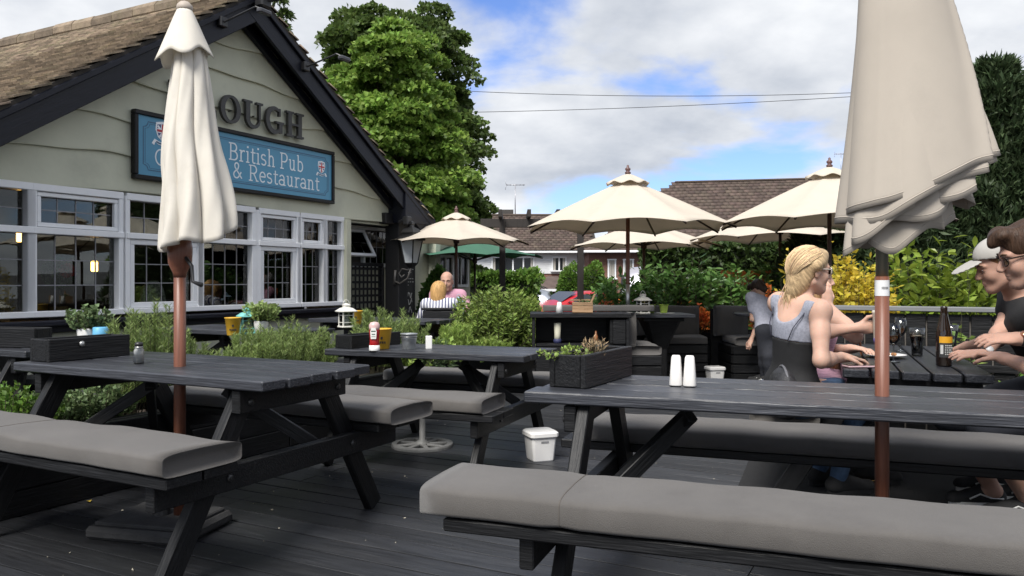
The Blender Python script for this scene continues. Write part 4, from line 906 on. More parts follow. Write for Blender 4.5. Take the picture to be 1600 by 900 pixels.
def tree(label, base, crown_c, radii, nclump, per, lsize, mat, name='tree', trunk_r=.22, ratio=.42, group=None, cat='tree', seed=0, clump=.75):
    t = thing(name, label, cat, base, 0, group); cc = np.array(crown_c)-np.array(base); rd = np.array(radii)
    d = nrm_(RNG.normal(size=(nclump, 3))); rr = .45+.55*RNG.random((nclump, 1))**.45
    lump = 1+.10*np.sin(d[:, :1]*5+seed)+.09*np.sin(d[:, 2:]*7+seed*2)
    cl = cc+d*rr*rd*lump
    cr = clump*(.6+.7*RNG.random((nclump, 1)))*min(rd)/2.4
    idx = np.repeat(np.arange(nclump), per); q = nrm_(RNG.normal(size=(len(idx), 3))); q[:, 2] = np.abs(q[:, 2])*.9-.25
    pos = cl[idx]+q*cr[idx]*(.55+.5*RNG.random((len(idx), 1)))*np.array([1.1, 1.1, .75])
    dirs = q*.6+RNG.normal(size=q.shape)*.5+np.array([0, 0, -.35])+nrm_(pos-cc)*.35
    leaf_mesh('crown', pos, dirs, lsize*(.7+.6*RNG.random(len(pos))), ratio, mat, t)
    m = MB(); zt = cc[2]-rd[2]*.5
    m.tube([(0, 0, -.1), (cc[0]*.1, cc[1]*.1, zt*.5), (cc[0]*.5, cc[1]*.5, zt), (cc[0], cc[1], cc[2]+rd[2]*.5)], [trunk_r*1.3, trunk_r, trunk_r*.75, trunk_r*.2], 10)
    for i in RNG.choice(nclump, min(18, nclump), False):
        a = Vector((cc[0]*.6, cc[1]*.6, zt+RNG.random()*rd[2]*.8)); b = Vector(cl[i]); m.tube([a, (a+b)/2+Vector((0, 0, -.1)), b], [trunk_r*.35, trunk_r*.2, trunk_r*.06], 6)
    m.build('trunk', BARK, t, True); return t
def plant(label, loc, w, h, nst, per, lsize, ratio, mat, name='shrub', cat='shrub', needle=False, group=None, lean=.9, start=.15, depth=None, jig=.6, upd=.5, parent=None, stem_r=.004, curl=.25):
    """stems from the root with leaves along them"""
    t = thing(name, label, cat, loc, 0, group) if parent is None else parent
    m = MB(); P = []; D = []
    for s in range(nst):
        a = RNG.random()*2*PI; rr = RNG.random()**.6; ex = np.array([math.cos(a)*w/2*rr, math.sin(a)*(depth or w)/2*rr, h*(.62+.38*RNG.random())*(1-.25*rr**2)])
        b0 = np.array([ex[0]*.35, ex[1]*.35, 0]); mid = (b0+ex)/2+np.array([ex[0], ex[1], 0])*curl*lean+RNG.normal(size=3)*.02*w
        ts = np.linspace(0, 1, 7); pts = [(1-x)**2*b0+2*x*(1-x)*mid+x*x*ex for x in ts]
        m.tube([tuple(p) for p in pts], [stem_r*(1-.7*x) for x in ts], 4, False)
        k = max(2, int(per*(.7+.6*RNG.random()))); x = start+(1-start)*np.sort(RNG.random(k))[:, None]
        pp = (1-x)**2*b0+2*x*(1-x)*mid+x*x*ex; tg = nrm_(2*(1-x)*(mid-b0)+2*x*(ex-mid)); rnd = nrm_(np.cross(tg, RNG.normal(size=(k, 3))))
        P.append(pp); D.append(rnd*jig+tg*upd)
    m.build('stems', TWIG, t, True); P = np.concatenate(P); D = np.concatenate(D)
    leaf_mesh('foliage', P, D, lsize*(.65+.6*RNG.random(len(P))), ratio, mat, t, shape='needle' if needle else 'leaf'); return t
# the two big trees behind the pub, and one at the ridge
GB = gz
tree('bright green maple tree leaning out from behind the pub gable', W(625, 500, 21)[:2]+ (GB,) if False else (P_at(630, 21), 21, GB), (P_at(612, 21), 21, 4.2), (1.8, 1.8, 3.5), 250, 330, .13, LF_MAPLE, 'maple_tree', .2, .45, seed=1.3, clump=.62)
tree('dark tall oak tree standing behind the bright maple', (P_at(640, 27), 27, GB), (P_at(614, 27), 27, 5.7), (2.65, 2.6, 4.6), 380, 300, .15, LF_OAK, 'oak_tree', .3, .5, seed=4.2, clump=.55)
tree('dark oak tree low beside the bright maple, left of the television aerial', (P_at(715, 25), 25, GB), (P_at(708, 25), 25, 2.6), (.95, 1.1, 2.3), 110, 200, .15, LF_OAK, 'oak_tree', .2, .5, seed=2.2, clump=.75)
tree('small dark pine crown peeking over the pub ridge', (P_at(412, 20), 20, GB), (P_at(420, 20), 20, 7.75), (.55, .6, 1.0), 30, 160, .12, LF_OAK, 'pine_tree', .15, .2, seed=.5)

# rosemary and shrubs in the raised bed, put where each shows
def bedpos(px, v=4.18):
    a = (px-CX)/FPX; Y = v/(.4619-.8869*a); return Vector((a*Y, Y, .36))
def topz(py, Y): return CAMZ+(HY-py)*Y/FPX
for px, py, w, lab in ((205, 487, .30, 'rosemary bush rising left of the brown umbrella pole'), (248, 478, .42, 'tall rosemary bush right behind the brown umbrella pole'), (293, 520, .26, 'short rosemary bush just right of the brown umbrella pole'),
                       (352, 540, .3, 'low rosemary bush in front of the yellow pot under the window'), (400, 505, .44, 'rosemary bush in front of the teal lantern'), (450, 500, .46, 'rosemary bush between the two wall tables'), (495, 512, .40, 'rosemary bush left of the small planter box on the ketchup table')):
    p = bedpos(px); h = topz(py, p.y)-.36
    plant(lab, p, w, h*1.06, int(62*w/.4), 190, .036, .15, LF_ROSE, 'rosemary_bush', 'rosemary', True, 'rosemary in the raised bed', depth=.38, jig=.75, upd=.75, curl=.1)
for px, py, w, lab in ((588, 486, .5, 'rosemary clump left of the porch post behind the ketchup bottle'), (628, 490, .55, 'rosemary clump in front of the porch post')):
    p = bedpos(px); plant(lab, p, w, (topz(py, p.y)-.36)*1.08, 75, 170, .042, .15, LF_ROSE, 'rosemary_bush', 'rosemary', True, 'rosemary in the raised bed', depth=.4, jig=.75, upd=.75, curl=.1)
p = bedpos(778); plant('big bright green leafy shrub in the raised bed beside the couple', p+Vector((0, 0, 0)), .92, topz(441, p.y)-.36, 210, 46, .066, .16, LF_BUSH, 'leafy_shrub', 'shrub', depth=.55, lean=1.6, curl=.5, jig=.9, upd=.5)
for px, py, w, lab in ((712, 505, .36, 'feathery rosemary bush right of the slatted booth back'), (758, 530, .6, 'feathery low rosemary mound under the big leafy shrub'), (818, 515, .28, 'fine upright conifer sprig at the right foot of the big shrub')):
    p = bedpos(px, 4.05); plant(lab, p, w, (topz(py, p.y)-.36)*1.1, 70, 150, .045, .15, LF_BUSH if px < 800 else LF_ROSE, 'rosemary_bush', 'rosemary', True, 'rosemary in the raised bed', depth=.35, jig=.7, upd=.8, curl=.1)
for px, py, w, lab in ((15, 598, .5, 'low light green herb at the far left edge under the table top'), (85, 612, .42, 'low grey-green herb seen under the left end of the table'), (150, 600, .4, 'low herb seen between the table legs by the pub')):
    p = bedpos(px, 4.1); plant(lab, p, w, max(.14, topz(py, p.y)-.34), 60, 26, .028, .4, LF_CLIP if px < 50 else LF_GREY, 'herb_plant', 'plant', depth=.36, lean=1.2)
for k, (px, py) in enumerate(((655, 530), (685, 535), (730, 560), (690, 565), (640, 560))):
    p = bedpos(px, 4.0); plant('arching strap-leaved plant in the raised bed, number %s from the ketchup bottle' % ('one', 'two', 'three', 'four', 'five')[k] if False else ('arching strap-leaved plant behind the zinc bucket', 'arching strap-leaved plant behind the white shaker', 'small-leaved plant seen under the right of the ketchup table', 'small-leaved plant seen under the middle of the ketchup table', 'small-leaved plant seen under the left of the ketchup table')[k], p, .34, .26, 22, 14, .09 if k < 2 else .05, .14 if k < 2 else .35, LF_GREY if k < 2 else LF_BUSH, 'bedding_plant', 'plant', depth=.3, lean=1.5, curl=.7)
# plants in the table planters and pots
plant('dry straw-coloured stems and green sprigs in the large planter box', PLR+Vector((0, 0, .10)), .11, .075, 60, 4, .022, .10, DRY, 'dry_plant', 'plant', depth=.44, lean=.4, jig=.5, upd=.8, stem_r=.002)
plant('pale green sprigs spilling from the near end of the large planter box', PLR+Vector((-.10, -.06, .10)), .20, .045, 30, 10, .016, .35, LF_BUSH, 'herb_plant', 'plant', depth=.3, lean=1.6, curl=.8)
x0 = T0(138, 545); plant('sprouting herb in the white flower pot behind the left planter box', (x0[0], x0[1], .85), .24, .16, 40, 16, .03, .4, LF_GREY, 'herb_plant', 'plant', lean=1.4)
x0 = T0(408, 522); plant('bushy plant in the white flower pot beside the teal lantern', (x0[0], x0[1], .83), .26, .17, 46, 18, .035, .35, LF_ROSE, 'herb_plant', 'plant', lean=1.3)

# booth-side laurels, golden shrub, laurels behind the fence
def laurel(label, loc, w, h, n, mat, seed, singles=0, lsize=.12, name='laurel_shrub', per=13, depth=None, ratio=.2):
    t = plant(label, loc, w, h, n, per, lsize, ratio, mat, name, 'shrub', depth=depth, lean=1.0, jig=.85, upd=.45, stem_r=.005, curl=.3)
    if singles:
        lm = MB(); L = 1.0; pts = [(0, 0), (.13, .25), (.2, .5), (.14, .78), (0, 1)]
        vs = [(0, y, -.10*(y-.4)**2) for _, y in pts]+[(x, y, .05-.10*(y-.4)**2) for x, y in pts[1:4]]+[(-x, y, .05-.10*(y-.4)**2) for x, y in pts[1:4]]
        lm.add(vs, [(0, 5, 1), (1, 5, 6, 2), (2, 6, 7, 3), (3, 7, 4), (0, 1, 8), (1, 2, 9, 8), (2, 3, 10, 9), (3, 4, 10)]); me = lm.mesh('leaf'); me.materials.append(_mats[mat.name])
        for k in range(singles):
            a = -PI/2+RNG.normal()*1.0; ph = RNG.random(); q = Vector((math.cos(a)*w*.5*(.55+.5*RNG.random()), math.sin(a)*(depth or w)*.5*(.8+.35*RNG.random()), h*(.25+.78*ph)*(1-.15*RNG.random())))
            if abs(q.x) > w*.3: q.z *= .86
            d = Vector((math.cos(a)*.7+RNG.normal()*.45, math.sin(a)*.7+RNG.normal()*.4, .35+RNG.normal()*.45)).normalized(); s = lsize*(.75+.5*RNG.random())
            x = d.cross(Vector((RNG.normal()*.4, RNG.normal()*.4, 1))).normalized(); z = x.cross(d)
            M4 = Matrix((x*s, d*s, z*s)).transposed().to_4x4(); M4.translation = q; add_mesh('leaf', me, t, None, M4, True)
    return t
for k, (px, py, Y, w, lab) in enumerate(((965, 425, 10.4, .75, 'dark laurel shrub behind the steel-sleeved parasol pole'), (1030, 405, 10.5, .8, 'dark laurel shrub right of the slim parasol pole, behind the lime pots'), (1085, 398, 10.3, .85, 'tallest dark laurel shrub over the booth corner'), (1140, 412, 10.4, .75, 'laurel shrub in the black planter left of the bending boy'), (1215, 400, 11.0, .8, 'laurel shrub behind the bending boy and the slim parasol pole'))):
    laurel(lab, (P_at(px, Y), Y, .45), w, topz(py, Y)-.45, 85, LF_LAUREL, k, 40, .12, depth=.6)
pl_ = thing('planter_trough', 'long black timber trough holding the dark laurels behind the booths', 'planter', (P_at(1075, 10.4), 10.4, 0), 0)
for i in range(4): block('board', (0, -.25, .065+i*.127), (2.5, .03, .124), BLACKWOOD, pl_); block('board', (0, .25, .065+i*.127), (2.5, .03, .124), BLACKWOOD, pl_)
for k in (-1, 1): block('end_board', (k*1.235, 0, .25), (.03, .46, .5), BLACKWOOD, pl_)
block('soil', (0, 0, .22), (2.43, .46, .44), SOIL, pl_, 0)
laurel('golden yellow privet shrub glowing behind the blonde woman', (P_at(1335, 6.3), 6.3, .02), .62, topz(388, 6.3), 230, LF_YEL, 3, 150, .052, 'golden_shrub', 60, .6, .3)
laurel('tall yellow-green sprig shrub left of the golden privet', (P_at(1262, 7.2), 7.2, .02), .6, topz(372, 7.2), 40, LF_YEL, 5, 30, .06, 'golden_shrub', 26, .5)
laurel('bright laurel behind the black fence beside the furled taupe umbrella', (P_at(1425, 6.6), 6.6, .02), 1.0, topz(372, 6.6), 120, LF_LAUREL2, 6, 150, .105, 'laurel_shrub', 26, .6, .24)
laurel('bright laurel behind the black fence under the white cap', (P_at(1525, 6.5), 6.5, .02), .95, topz(388, 6.5), 120, LF_LAUREL2, 7, 150, .105, 'laurel_shrub', 26, .6, .24)
laurel('bright laurel at the right edge behind the men', (P_at(1620, 6.5), 6.5, .02), .9, topz(392, 6.5), 90, LF_LAUREL2, 8, 40, .105, 'laurel_shrub', 26, .6, .24)
plant('upright weed with pointed leaves growing against the black fence', (P_at(1505, 5.15), 5.15, .02), .22, topz(462, 5.15), 5, 26, .085, .17, LF_BUSH, 'weed_plant', 'plant', jig=.9, upd=.25)
plant('small weed at the foot of the black fence by the right edge', (P_at(1588, 5.0), 5.0, .02), .25, .62, 7, 14, .08, .2, LF_CLIP, 'weed_plant', 'plant')
plant('leafy weeds spilling beside the brown handbag', (P_at(1345, 5.5), 5.5, .02), .5, .62, 18, 18, .07, .3, LF_CLIP, 'weed_plant', 'plant', lean=1.3)
plant('green weeds low beside the plank table at right', (P_at(1570, 4.9), 4.9, .02), .5, .40, 18, 14, .07, .3, LF_CLIP, 'weed_plant', 'plant', lean=1.3)

def hedge(label, c, d, n, lsize, mat, rz=0, ratio=.4, core=(.010, .016, .006), name='hedge', top_bias=True, cat='hedge'):
    t = thing(name, label, cat, c, rz); dx, dy, dz = d
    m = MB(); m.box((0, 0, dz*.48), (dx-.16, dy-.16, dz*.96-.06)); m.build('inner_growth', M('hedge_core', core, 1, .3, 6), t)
    ar = np.array([dx*dz, dx*dz*.15, dy*dz*.6, dy*dz*.6, dx*dy]); f = RNG.choice(5, n, p=ar/ar.sum()); a = RNG.random((n, 3))-.5
    pos = np.stack([a[:, 0]*dx, a[:, 1]*dy, (a[:, 2]+.5)*dz], 1); nn = np.zeros((n, 3))
    for i, (ax, s) in enumerate(((1, -1), (1, 1), (0, -1), (0, 1))): q = f == i; pos[q, ax] = s*d[ax]/2; nn[q, ax] = s
    q = f == 4; pos[q, 2] = dz; nn[q, 2] = 1
    x, y, z = pos.T; bulge = .05*np.sin(x*2.1+y)+.05*np.sin(z*2.7+x*1.3)+.035*np.sin(x*5.1+z*4)
    pos = pos+nn*(bulge[:, None]-RNG.random((n, 1))**2*.22)+RNG.normal(size=pos.shape)*.025
    leaf_mesh('foliage', pos, nn*.7+RNG.normal(size=pos.shape)*.6+np.array([0, 0, .2]), lsize*(.7+.6*RNG.random(n)), ratio, mat, t); return t
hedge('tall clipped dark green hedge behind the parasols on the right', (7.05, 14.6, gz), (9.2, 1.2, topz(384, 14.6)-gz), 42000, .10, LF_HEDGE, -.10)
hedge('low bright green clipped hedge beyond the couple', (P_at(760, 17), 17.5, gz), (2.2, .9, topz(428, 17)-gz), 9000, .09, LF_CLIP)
def ballbush(label, px, py0, py1, Y, wpx, n=5000, mat=None, lsize=.10):
    r = wpx/2/FPX*Y; t = thing('clipped_bush', label, 'bush', (P_at(px, Y), Y, gz)); zt = topz(py0, Y)-gz
    q = nrm_(RNG.normal(size=(n, 3))); rr = .8+.2*RNG.random((n, 1)); pos = q*rr*np.array([r, r, zt/2])*(1+.07*np.sin(q[:, :1]*6)+.06*np.sin(q[:, 2:]*8))+np.array([0, 0, zt/2])
    leaf_mesh('foliage', pos, q+RNG.normal(size=q.shape)*.6, lsize*(.7+.6*RNG.random(n)), .4, mat or LF_CLIP, t)
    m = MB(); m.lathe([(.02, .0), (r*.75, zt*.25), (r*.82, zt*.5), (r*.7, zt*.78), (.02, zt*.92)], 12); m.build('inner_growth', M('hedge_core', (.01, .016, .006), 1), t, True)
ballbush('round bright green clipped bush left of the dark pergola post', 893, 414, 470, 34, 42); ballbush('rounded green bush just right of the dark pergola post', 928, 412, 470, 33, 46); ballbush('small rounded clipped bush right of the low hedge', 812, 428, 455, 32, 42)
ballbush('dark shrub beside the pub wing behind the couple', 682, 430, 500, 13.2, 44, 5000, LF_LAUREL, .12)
# conifer screen on the right
def conifer(label, X, Y, H, r, n=14000):
    t = thing('conifer', label, 'conifer', (X, Y, gz), 0, 'dark conifers along the right boundary')
    m = MB(); m.tube([(0, 0, 0), (0, 0, H*.9)], [.12, .03], 8); m.build('trunk', BARK, t, True)
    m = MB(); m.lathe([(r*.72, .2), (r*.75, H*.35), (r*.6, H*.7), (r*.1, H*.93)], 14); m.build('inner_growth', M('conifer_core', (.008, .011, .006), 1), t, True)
    z = RNG.random(n)**.9*H; a = RNG.random(n)*2*PI; pr = r*(1-.55*(z/H)**2.2)*(1+.12*np.sin(a*5+z*2.5)+.1*np.sin(a*3-z*4))*(.78+.32*RNG.random(n)); pr[z > H*.93] *= .4
    pos = np.stack([np.cos(a)*pr, np.sin(a)*pr, z], 1); d = np.stack([np.cos(a)*.7, np.sin(a)*.7, .55+.3*RNG.random(n)], 1)+RNG.normal(size=(n, 3))*.3
    k = 5; pos = np.repeat(pos, k, 0)+RNG.normal(size=(n*k, 3))*.03; d = np.repeat(d, k, 0)+RNG.normal(size=(n*k, 3))*.45
    leaf_mesh('crown', pos, d, .13*(.6+.7*RNG.random(n*k)), .14, LF_CON, t)
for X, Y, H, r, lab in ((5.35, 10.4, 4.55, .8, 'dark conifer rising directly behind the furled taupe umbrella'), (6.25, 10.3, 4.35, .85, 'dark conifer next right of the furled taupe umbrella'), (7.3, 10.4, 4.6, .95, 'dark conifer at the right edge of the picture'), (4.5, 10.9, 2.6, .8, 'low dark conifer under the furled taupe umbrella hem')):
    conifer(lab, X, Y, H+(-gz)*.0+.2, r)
tree('light green maple sprays among the dark conifers at the right edge', (6.75, 9.5, gz), (6.75, 9.5, 2.3), (.45, .3, .8), 14, 50, .12, LF_MAPLE, 'young_tree', .05, .45, seed=3)

# ================================================================== BLACK FENCE on the right
fn_ = thing('timber_fence', 'black vertical board fence with grey capping rail behind the drinkers', 'fence', (P_at(1290, 6.0), 6.0, 0), 0)
d0 = Vector((P_at(1290, 6.0), 6.0, 0)); d1 = Vector((P_at(1700, 5.2), 5.2, 0)); Lf = (d1-d0).length; fn_.rotation_euler = (0, 0, math.atan2((d1-d0).y, (d1-d0).x))
nb = int(Lf/.135)
for i in range(nb): block('board', (i*.135+.0675, random.uniform(-.002, .002), .46), (.125, .022, .92), BLACKWOOD, fn_, .003)
block('back_panel', (Lf/2, .03, .46), (Lf, .012, .9), M('weathered_grey_wood', (.22, .2, .18), .8, .2, 4), fn_, 0)
block('capping_rail', (Lf/2, .0, .955), (Lf, .11, .035), M('grey_capping', (.17, .175, .18), .6, .15, 4, (1, 10, 10)), fn_, .005); block('rail', (Lf/2, -.022, .55), (Lf, .02, .05), BLACKWOOD, fn_, .003)

# ================================================================== BOOTHS
def slat_box(name, label, c, d, parent_cat='booth', rz=0, nsl=4, group=None):
    t = thing(name, label, parent_cat, c, rz, group); dx, dy, dz = d
    block('carcass', (0, 0, dz/2), (dx-.03, dy-.03, dz-.004), M('black_carcass', (.008, .008, .009), .8), t, 0)
    h = dz/nsl
    for i in range(nsl):
        block('slat', (0, -dy/2, (i+.5)*h), (dx, .022, h-.014), BLACKWOOD, t, .004)
        block('slat', (dx/2, .012, (i+.5)*h), (.022, dy-.02, h-.014), BLACKWOOD, t, .004); block('slat', (-dx/2, .012, (i+.5)*h), (.022, dy-.02, h-.014), BLACKWOOD, t, .004)
    return t
un = thing('shelf_unit', 'black timber booth unit with open shelf facing the camera', 'shelf unit', (P_at(905, 7.95), 7.95, 0), -.03)
for nm, c, d in (('top_board', (0, 0, .82), (.98, .52, .04)), ('side_panel', (-.455, 0, .40), (.03, .48, .79)), ('side_panel', (.455, .0, .40), (.03, .48, .79)), ('back_panel', (0, .22, .4), (.87, .02, .79)), ('shelf', (0, 0, .53), (.87, .42, .03)), ('divider', (.30, -.02, .665), (.03, .40, .235)), ('front_panel', (0, -.225, .26), (.87, .02, .50)), ('end_panel', (.375, -.226, .665), (.125, .018, .235))): block(nm, c, d, BLACKWOOD, un, .004)
lathe_thing('paper_cup', 'tall pale paper cup with blue foot on the dark shelf', 'cup', (P_at(871, 7.8), 7.80, .546), [(.034, .03), (.03, .08), (.036, .2), (.03, .2)], M('pale_paper', (.5, .48, .38), .7), seg=16, kids=(('foot', [(.038, 0), (.04, .03), (.034, .045)], M('dark_blue_print', (.03, .035, .1), .6)),))
lathe_thing('sauce_bottle', 'small orange-brown sauce bottle on the dark shelf', 'bottle', (P_at(931, 7.8), 7.80, .546), [(.02, 0), (.021, .07), (.009, .095), (.009, .12), (.002, .122)], M('amber_sauce', (.30, .12, .05), .35), seg=14)
lathe_thing('salt_cone', 'white cone-shaped cruet on the booth unit', 'cruet', (P_at(874, 7.8), 7.80, .842), [(.04, 0), (.022, .1), (.016, .108), (.001, .109)], WHITEPLAST, seg=18)
cu_ = thing('wooden_crate', 'small slatted wooden crate of condiments on the booth unit', 'crate', (P_at(910, 7.86), 7.86, .842), -.05)
CRATE = M('pale_crate_wood', (.30, .185, .10), .75, .25, 5, (1, 8, 8), bump=.3, rnd=.2)
for i in range(3):
    for sy in (-1, 1): block('slat', (0, sy*.07, .021+i*.034), (.2, .01, .031), CRATE, cu_, .002)
for sx in (-1, 1): block('end_board', (sx*.094, 0, .052), (.01, .126, .1), CRATE, cu_, .002)
beam('handle', (.085, 0, .10), (.125, 0, .185), .02, .02, CRATE, cu_); block('base', (0, 0, .006), (.176, .124, .01), CRATE, cu_, 0); block('handle', (-.02, .02, .125), (.2, .016, .016), CRATE, cu_, .002)
plant('small herbs standing in the wooden crate', (P_at(910, 7.86), 7.86, .86), .12, .13, 14, 8, .03, .35, LF_GREY, 'herb_plant', 'plant')
cushion_obj('charcoal backrest pad along the rear edge of the booth unit', (P_at(935, 8.3), 8.30, .84), 0, 1.15, .10, .06, (), GREYPAD, 'charcoal booth pads')
sp = slat_box('booth_bench', 'black slatted booth bench end left of the booth table', (1.30, 8.30, 0), (.36, .85, .42), 'bench')
block('back_board', (-.2, 0, .44), (.03, .85, .80), BLACKWOOD, sp)
block('back_rest_leg', (-.2, .40, .2), (.04, .04, .4), BLACKWOOD, sp)
cushion_obj('charcoal seat cushion on the booth bench end', (1.30, 8.30, .421), PI/2, .84, .36, .09, (), GREYPAD, 'charcoal booth pads')
cushion_obj('upright charcoal back cushion on the booth bench end', (1.155, 8.30, .67), 0, .84, .34, .075, (), GREYPAD, 'charcoal booth pads', rxyz=(PI/2, 0, PI/2))
bt = thing('booth_table', 'black square booth table on tapering pedestal holding the lime pots', 'table', (P_at(1030, 8.7), 8.7, 0), .05)
block('table_top', (0, 0, .785), (.64, .6, .035), TOPWOOD, bt, .005); block('apron', (0, 0, .745), (.44, .44, .04), BLACKWOOD, bt)
m = MB(); m.lathe([(.16, 0), (.165, .03), (.075, .06), (.075, .42), (.2, .725)], 32, sq=8); m.build('pedestal', BLACKWOOD, bt)
lantern('white candle lantern with pink flower at the booth table edge', (P_at(1004, 8.6), 8.58, .804), .3, WLAN, 1.05)
LIME = M('lime_pot', (.33, .46, .06), .45)
for px, Y, lab in ((1037, 8.62, 'lime green pot with small plant on white plate'), (1017, 8.85, 'lime green pot at the back of the booth table')):
    lathe_thing('lime_pot', lab, 'pot', (P_at(px, Y), Y, .811 if Y < 8.7 else .804), [(.036, 0), (.05, .085), (.053, .087), (.053, .094), (.049, .094), (.04, .06)], LIME, 'lime pots'); plant('little bushy plant in the lime pot %s' % ('on the plate' if Y < 8.7 else 'at the table back'), (P_at(px, Y), Y, .88), .2, .17, 24, 12, .05, .3, LF_LAUREL, 'potted_plant', 'plant')
lathe_thing('plate', 'white plate under the lime pot on the booth table', 'plate', (P_at(1040, 8.62), 8.62, .8035), [(.06, 0), (.10, .006), (.10, .008), (.04, .004)], WHITEPLAST)
s2 = slat_box('booth_bench', 'black slatted booth bench facing the camera behind the lime pots', (1.93, 9.45, 0), (.66, .5, .42), 'bench')
cushion_obj('charcoal seat cushion behind the booth table', (1.93, 9.42, .421), 0, .66, .46, .09, (), GREYPAD, 'charcoal booth pads')
cushion_obj('upright charcoal back cushion behind the lime pots', (1.88, 9.67, .68), 0, .74, .36, .10, (), GREYPAD, 'charcoal booth pads', rxyz=(PI/2, 0, 0)); block('back_board', (-.05, .30, .42), (.74, .03, .80), BLACKWOOD, s2)
s3 = slat_box('booth_bench', 'black slatted booth bench left of the bending boy', (2.72, 9.35, 0), (.42, .6, .42), 'bench')
cushion_obj('charcoal seat cushion beside the bending boy', (2.74, 9.35, .421), PI/2, .58, .40, .09, (), GREYPAD, 'charcoal booth pads')
cushion_obj('upright charcoal back cushion beside the bending boy', (2.62, 9.62, .68), 0, .40, .36, .10, (), GREYPAD, 'charcoal booth pads', rxyz=(PI/2, 0, .15)); block('back_board', (-.1, .33, .42), (.42, .03, .80), BLACKWOOD, s3)
rt = thing('round_table', 'small round black table the bending boy leans on', 'table', (P_at(1190, 9.1), 9.1, 0))
m = MB(); m.lathe([(.30, .76), (.31, .77), (.31, .785), (.30, .795)], 28); m.build('table_top', TOPWOOD, rt); m = MB(); m.lathe([(.17, 0), (.16, .03), (.04, .06), (.035, .74), (.1, .76)], 14); m.build('pedestal', BLACKWOOD, rt, True)
s4 = slat_box('booth_bench', 'black slatted booth back with the couple behind it', (P_at(690, 9.15), 9.15, 0), (.40, .14, .82), 'bench', -.05, 5)
block('top_rail', (0, 0, .835), (.44, .17, .025), BLACKWOOD, s4)
block('seat_board', (0, .30, .42), (.44, .42, .04), BLACKWOOD, s4); block('seat_support', (0, .30, .2), (.40, .38, .40), BLACKWOOD, s4)
ct = thing('cafe_table', 'small black table between the couple', 'table', (P_at(706, 9.95), 9.95, 0)); block('table_top', (0, 0, .74), (.6, .5, .035), TOPWOOD, ct); block('pedestal', (0, 0, .36), (.09, .09, .72), BLACKWOOD, ct)
lantern('pale blue candle lantern beside the couple', (P_at(717, 9.85), 9.82, .759), .3, M('pale_blue_paint', (.35, .5, .58), .5), 1.0)
sm_ = thing('stool_bench', 'black bench the man in the pink shirt sits on', 'bench', (P_at(702, 10.6), 10.6, 0)); block('seat_board', (0, 0, .43), (.9, .4, .04), BLACKWOOD, sm_)
for k in (-1, 1): block('leg', (k*.38, 0, .205), (.06, .34, .41), BLACKWOOD, sm_)
# orange plastic barriers behind the laurels
ORA = M('orange_plastic', (.62, .17, .03), .5, .1, 5)
for k in range(3):
    b = thing('plastic_barrier', ('orange plastic barrier glimpsed at the left through the laurels', 'orange plastic barrier glimpsed in the middle of the laurels', 'orange plastic barrier glimpsed beside the bending boy')[k], 'barrier', (P_at((985, 1085, 1180)[k], 11.3), 11.3+.1*k, 0), .05*k, 'orange plastic barriers')
    hh = (.92, 1.02, 1.26)[k]; block('frame_top', (0, 0, hh), (.9, .05, .10), ORA, b, .01); block('foot', (0, 0, .03), (.9, .3, .06), BLACKMET, b)
    for j in range(9): block('bar', (-.4+j*.1, 0, .06+(hh-.11)/2), (.07, .035, hh-.11), ORA, b, .006)

LF_ORA = leafmat('orange_petal', (.70, .20, .05), trans=.4, island=.3)
for px, py, Y, w, z0, lab in ((1082, 470, 10.02, .42, .5, 'orange flowers above the booth corner under the tallest laurel'), (952, 462, 10.02, .36, .5, 'orange flowers beside the steel-sleeved parasol pole'), (1188, 424, 10.6, .40, .5, 'orange flowers over the head of the bending boy'), (1128, 500, 9.98, .3, .5, 'low orange flowers by the black trough end')):
    plant(lab, (P_at(px, Y), Y, .45), w, max(.16, topz(py, Y)-.45), 34, 12, .055, .3, LF_ORA, 'orange_flower', 'flower', depth=.2, start=.45, lean=1.2)
# ================================================================== AROUND THE PUB
# bracket lantern on the porch post
lp = thing('wall_lantern', 'black glazed coach lantern on a scroll bracket at the porch post', 'lantern', uv(9.66, VF-.42, 1.42), ANG_U)
s = 1.0
m = MB(); m.lathe([(.075, .0), (.085, .015), (.135, .33), (.14, .34)], 4, cap=True); cage = None
for k in range(4):
    a0 = PI/4+k*PI/2; b0 = Vector((.095*math.cos(a0), .095*math.sin(a0), .0)); b1 = Vector((.165*math.cos(a0), .165*math.sin(a0), .33)); beam('glazing_post', b0, b1, .018, .018, BLACKMET, lp)
    a1 = a0+PI/2; c0 = Vector((.095*math.cos(a1), .095*math.sin(a1), 0)); c1 = Vector((.165*math.cos(a1), .165*math.sin(a1), .33)); q = MB(); q.add([b0*.96, c0*.96, c1*.96+Vector((0, 0, .013)), b1*.96+Vector((0, 0, .013))], [(0, 1, 2, 3)]); q.build('pane', M('frosted_lamp_glass', (.62, .66, .68), .25, .05, 5), lp)
m = MB(); m.lathe([(.16, .33), (.21, .335), (.215, .36), (.15, .40), (.13, .40), (.13, .44), (.15, .445), (.12, .50), (.05, .53), (.04, .56), (.055, .575), (.05, .60), (.02, .62)], 4); m.build('hood', BLACKMET, lp)
m = MB(); m.lathe([(.03, -.07), (.10, -.01), (.105, .005)], 4); m.build('foot', BLACKMET, lp)
m = MB(); m.tube([(0, 0, -.06), (0, .06, -.22), (0, .2, -.30), (0, .30, -.26)], .014, 8); m.tube([(.0, .05, -.10), (0, .16, -.08), (0, .22, -.15), (0, .17, -.21), (0, .12, -.17)], .01, 8); m.tube([(0, .28, -.10), (0, .30, -.32)], .02, 8); m.build('bracket', M('worn_iron', (.09, .085, .08), .5), lp, True)
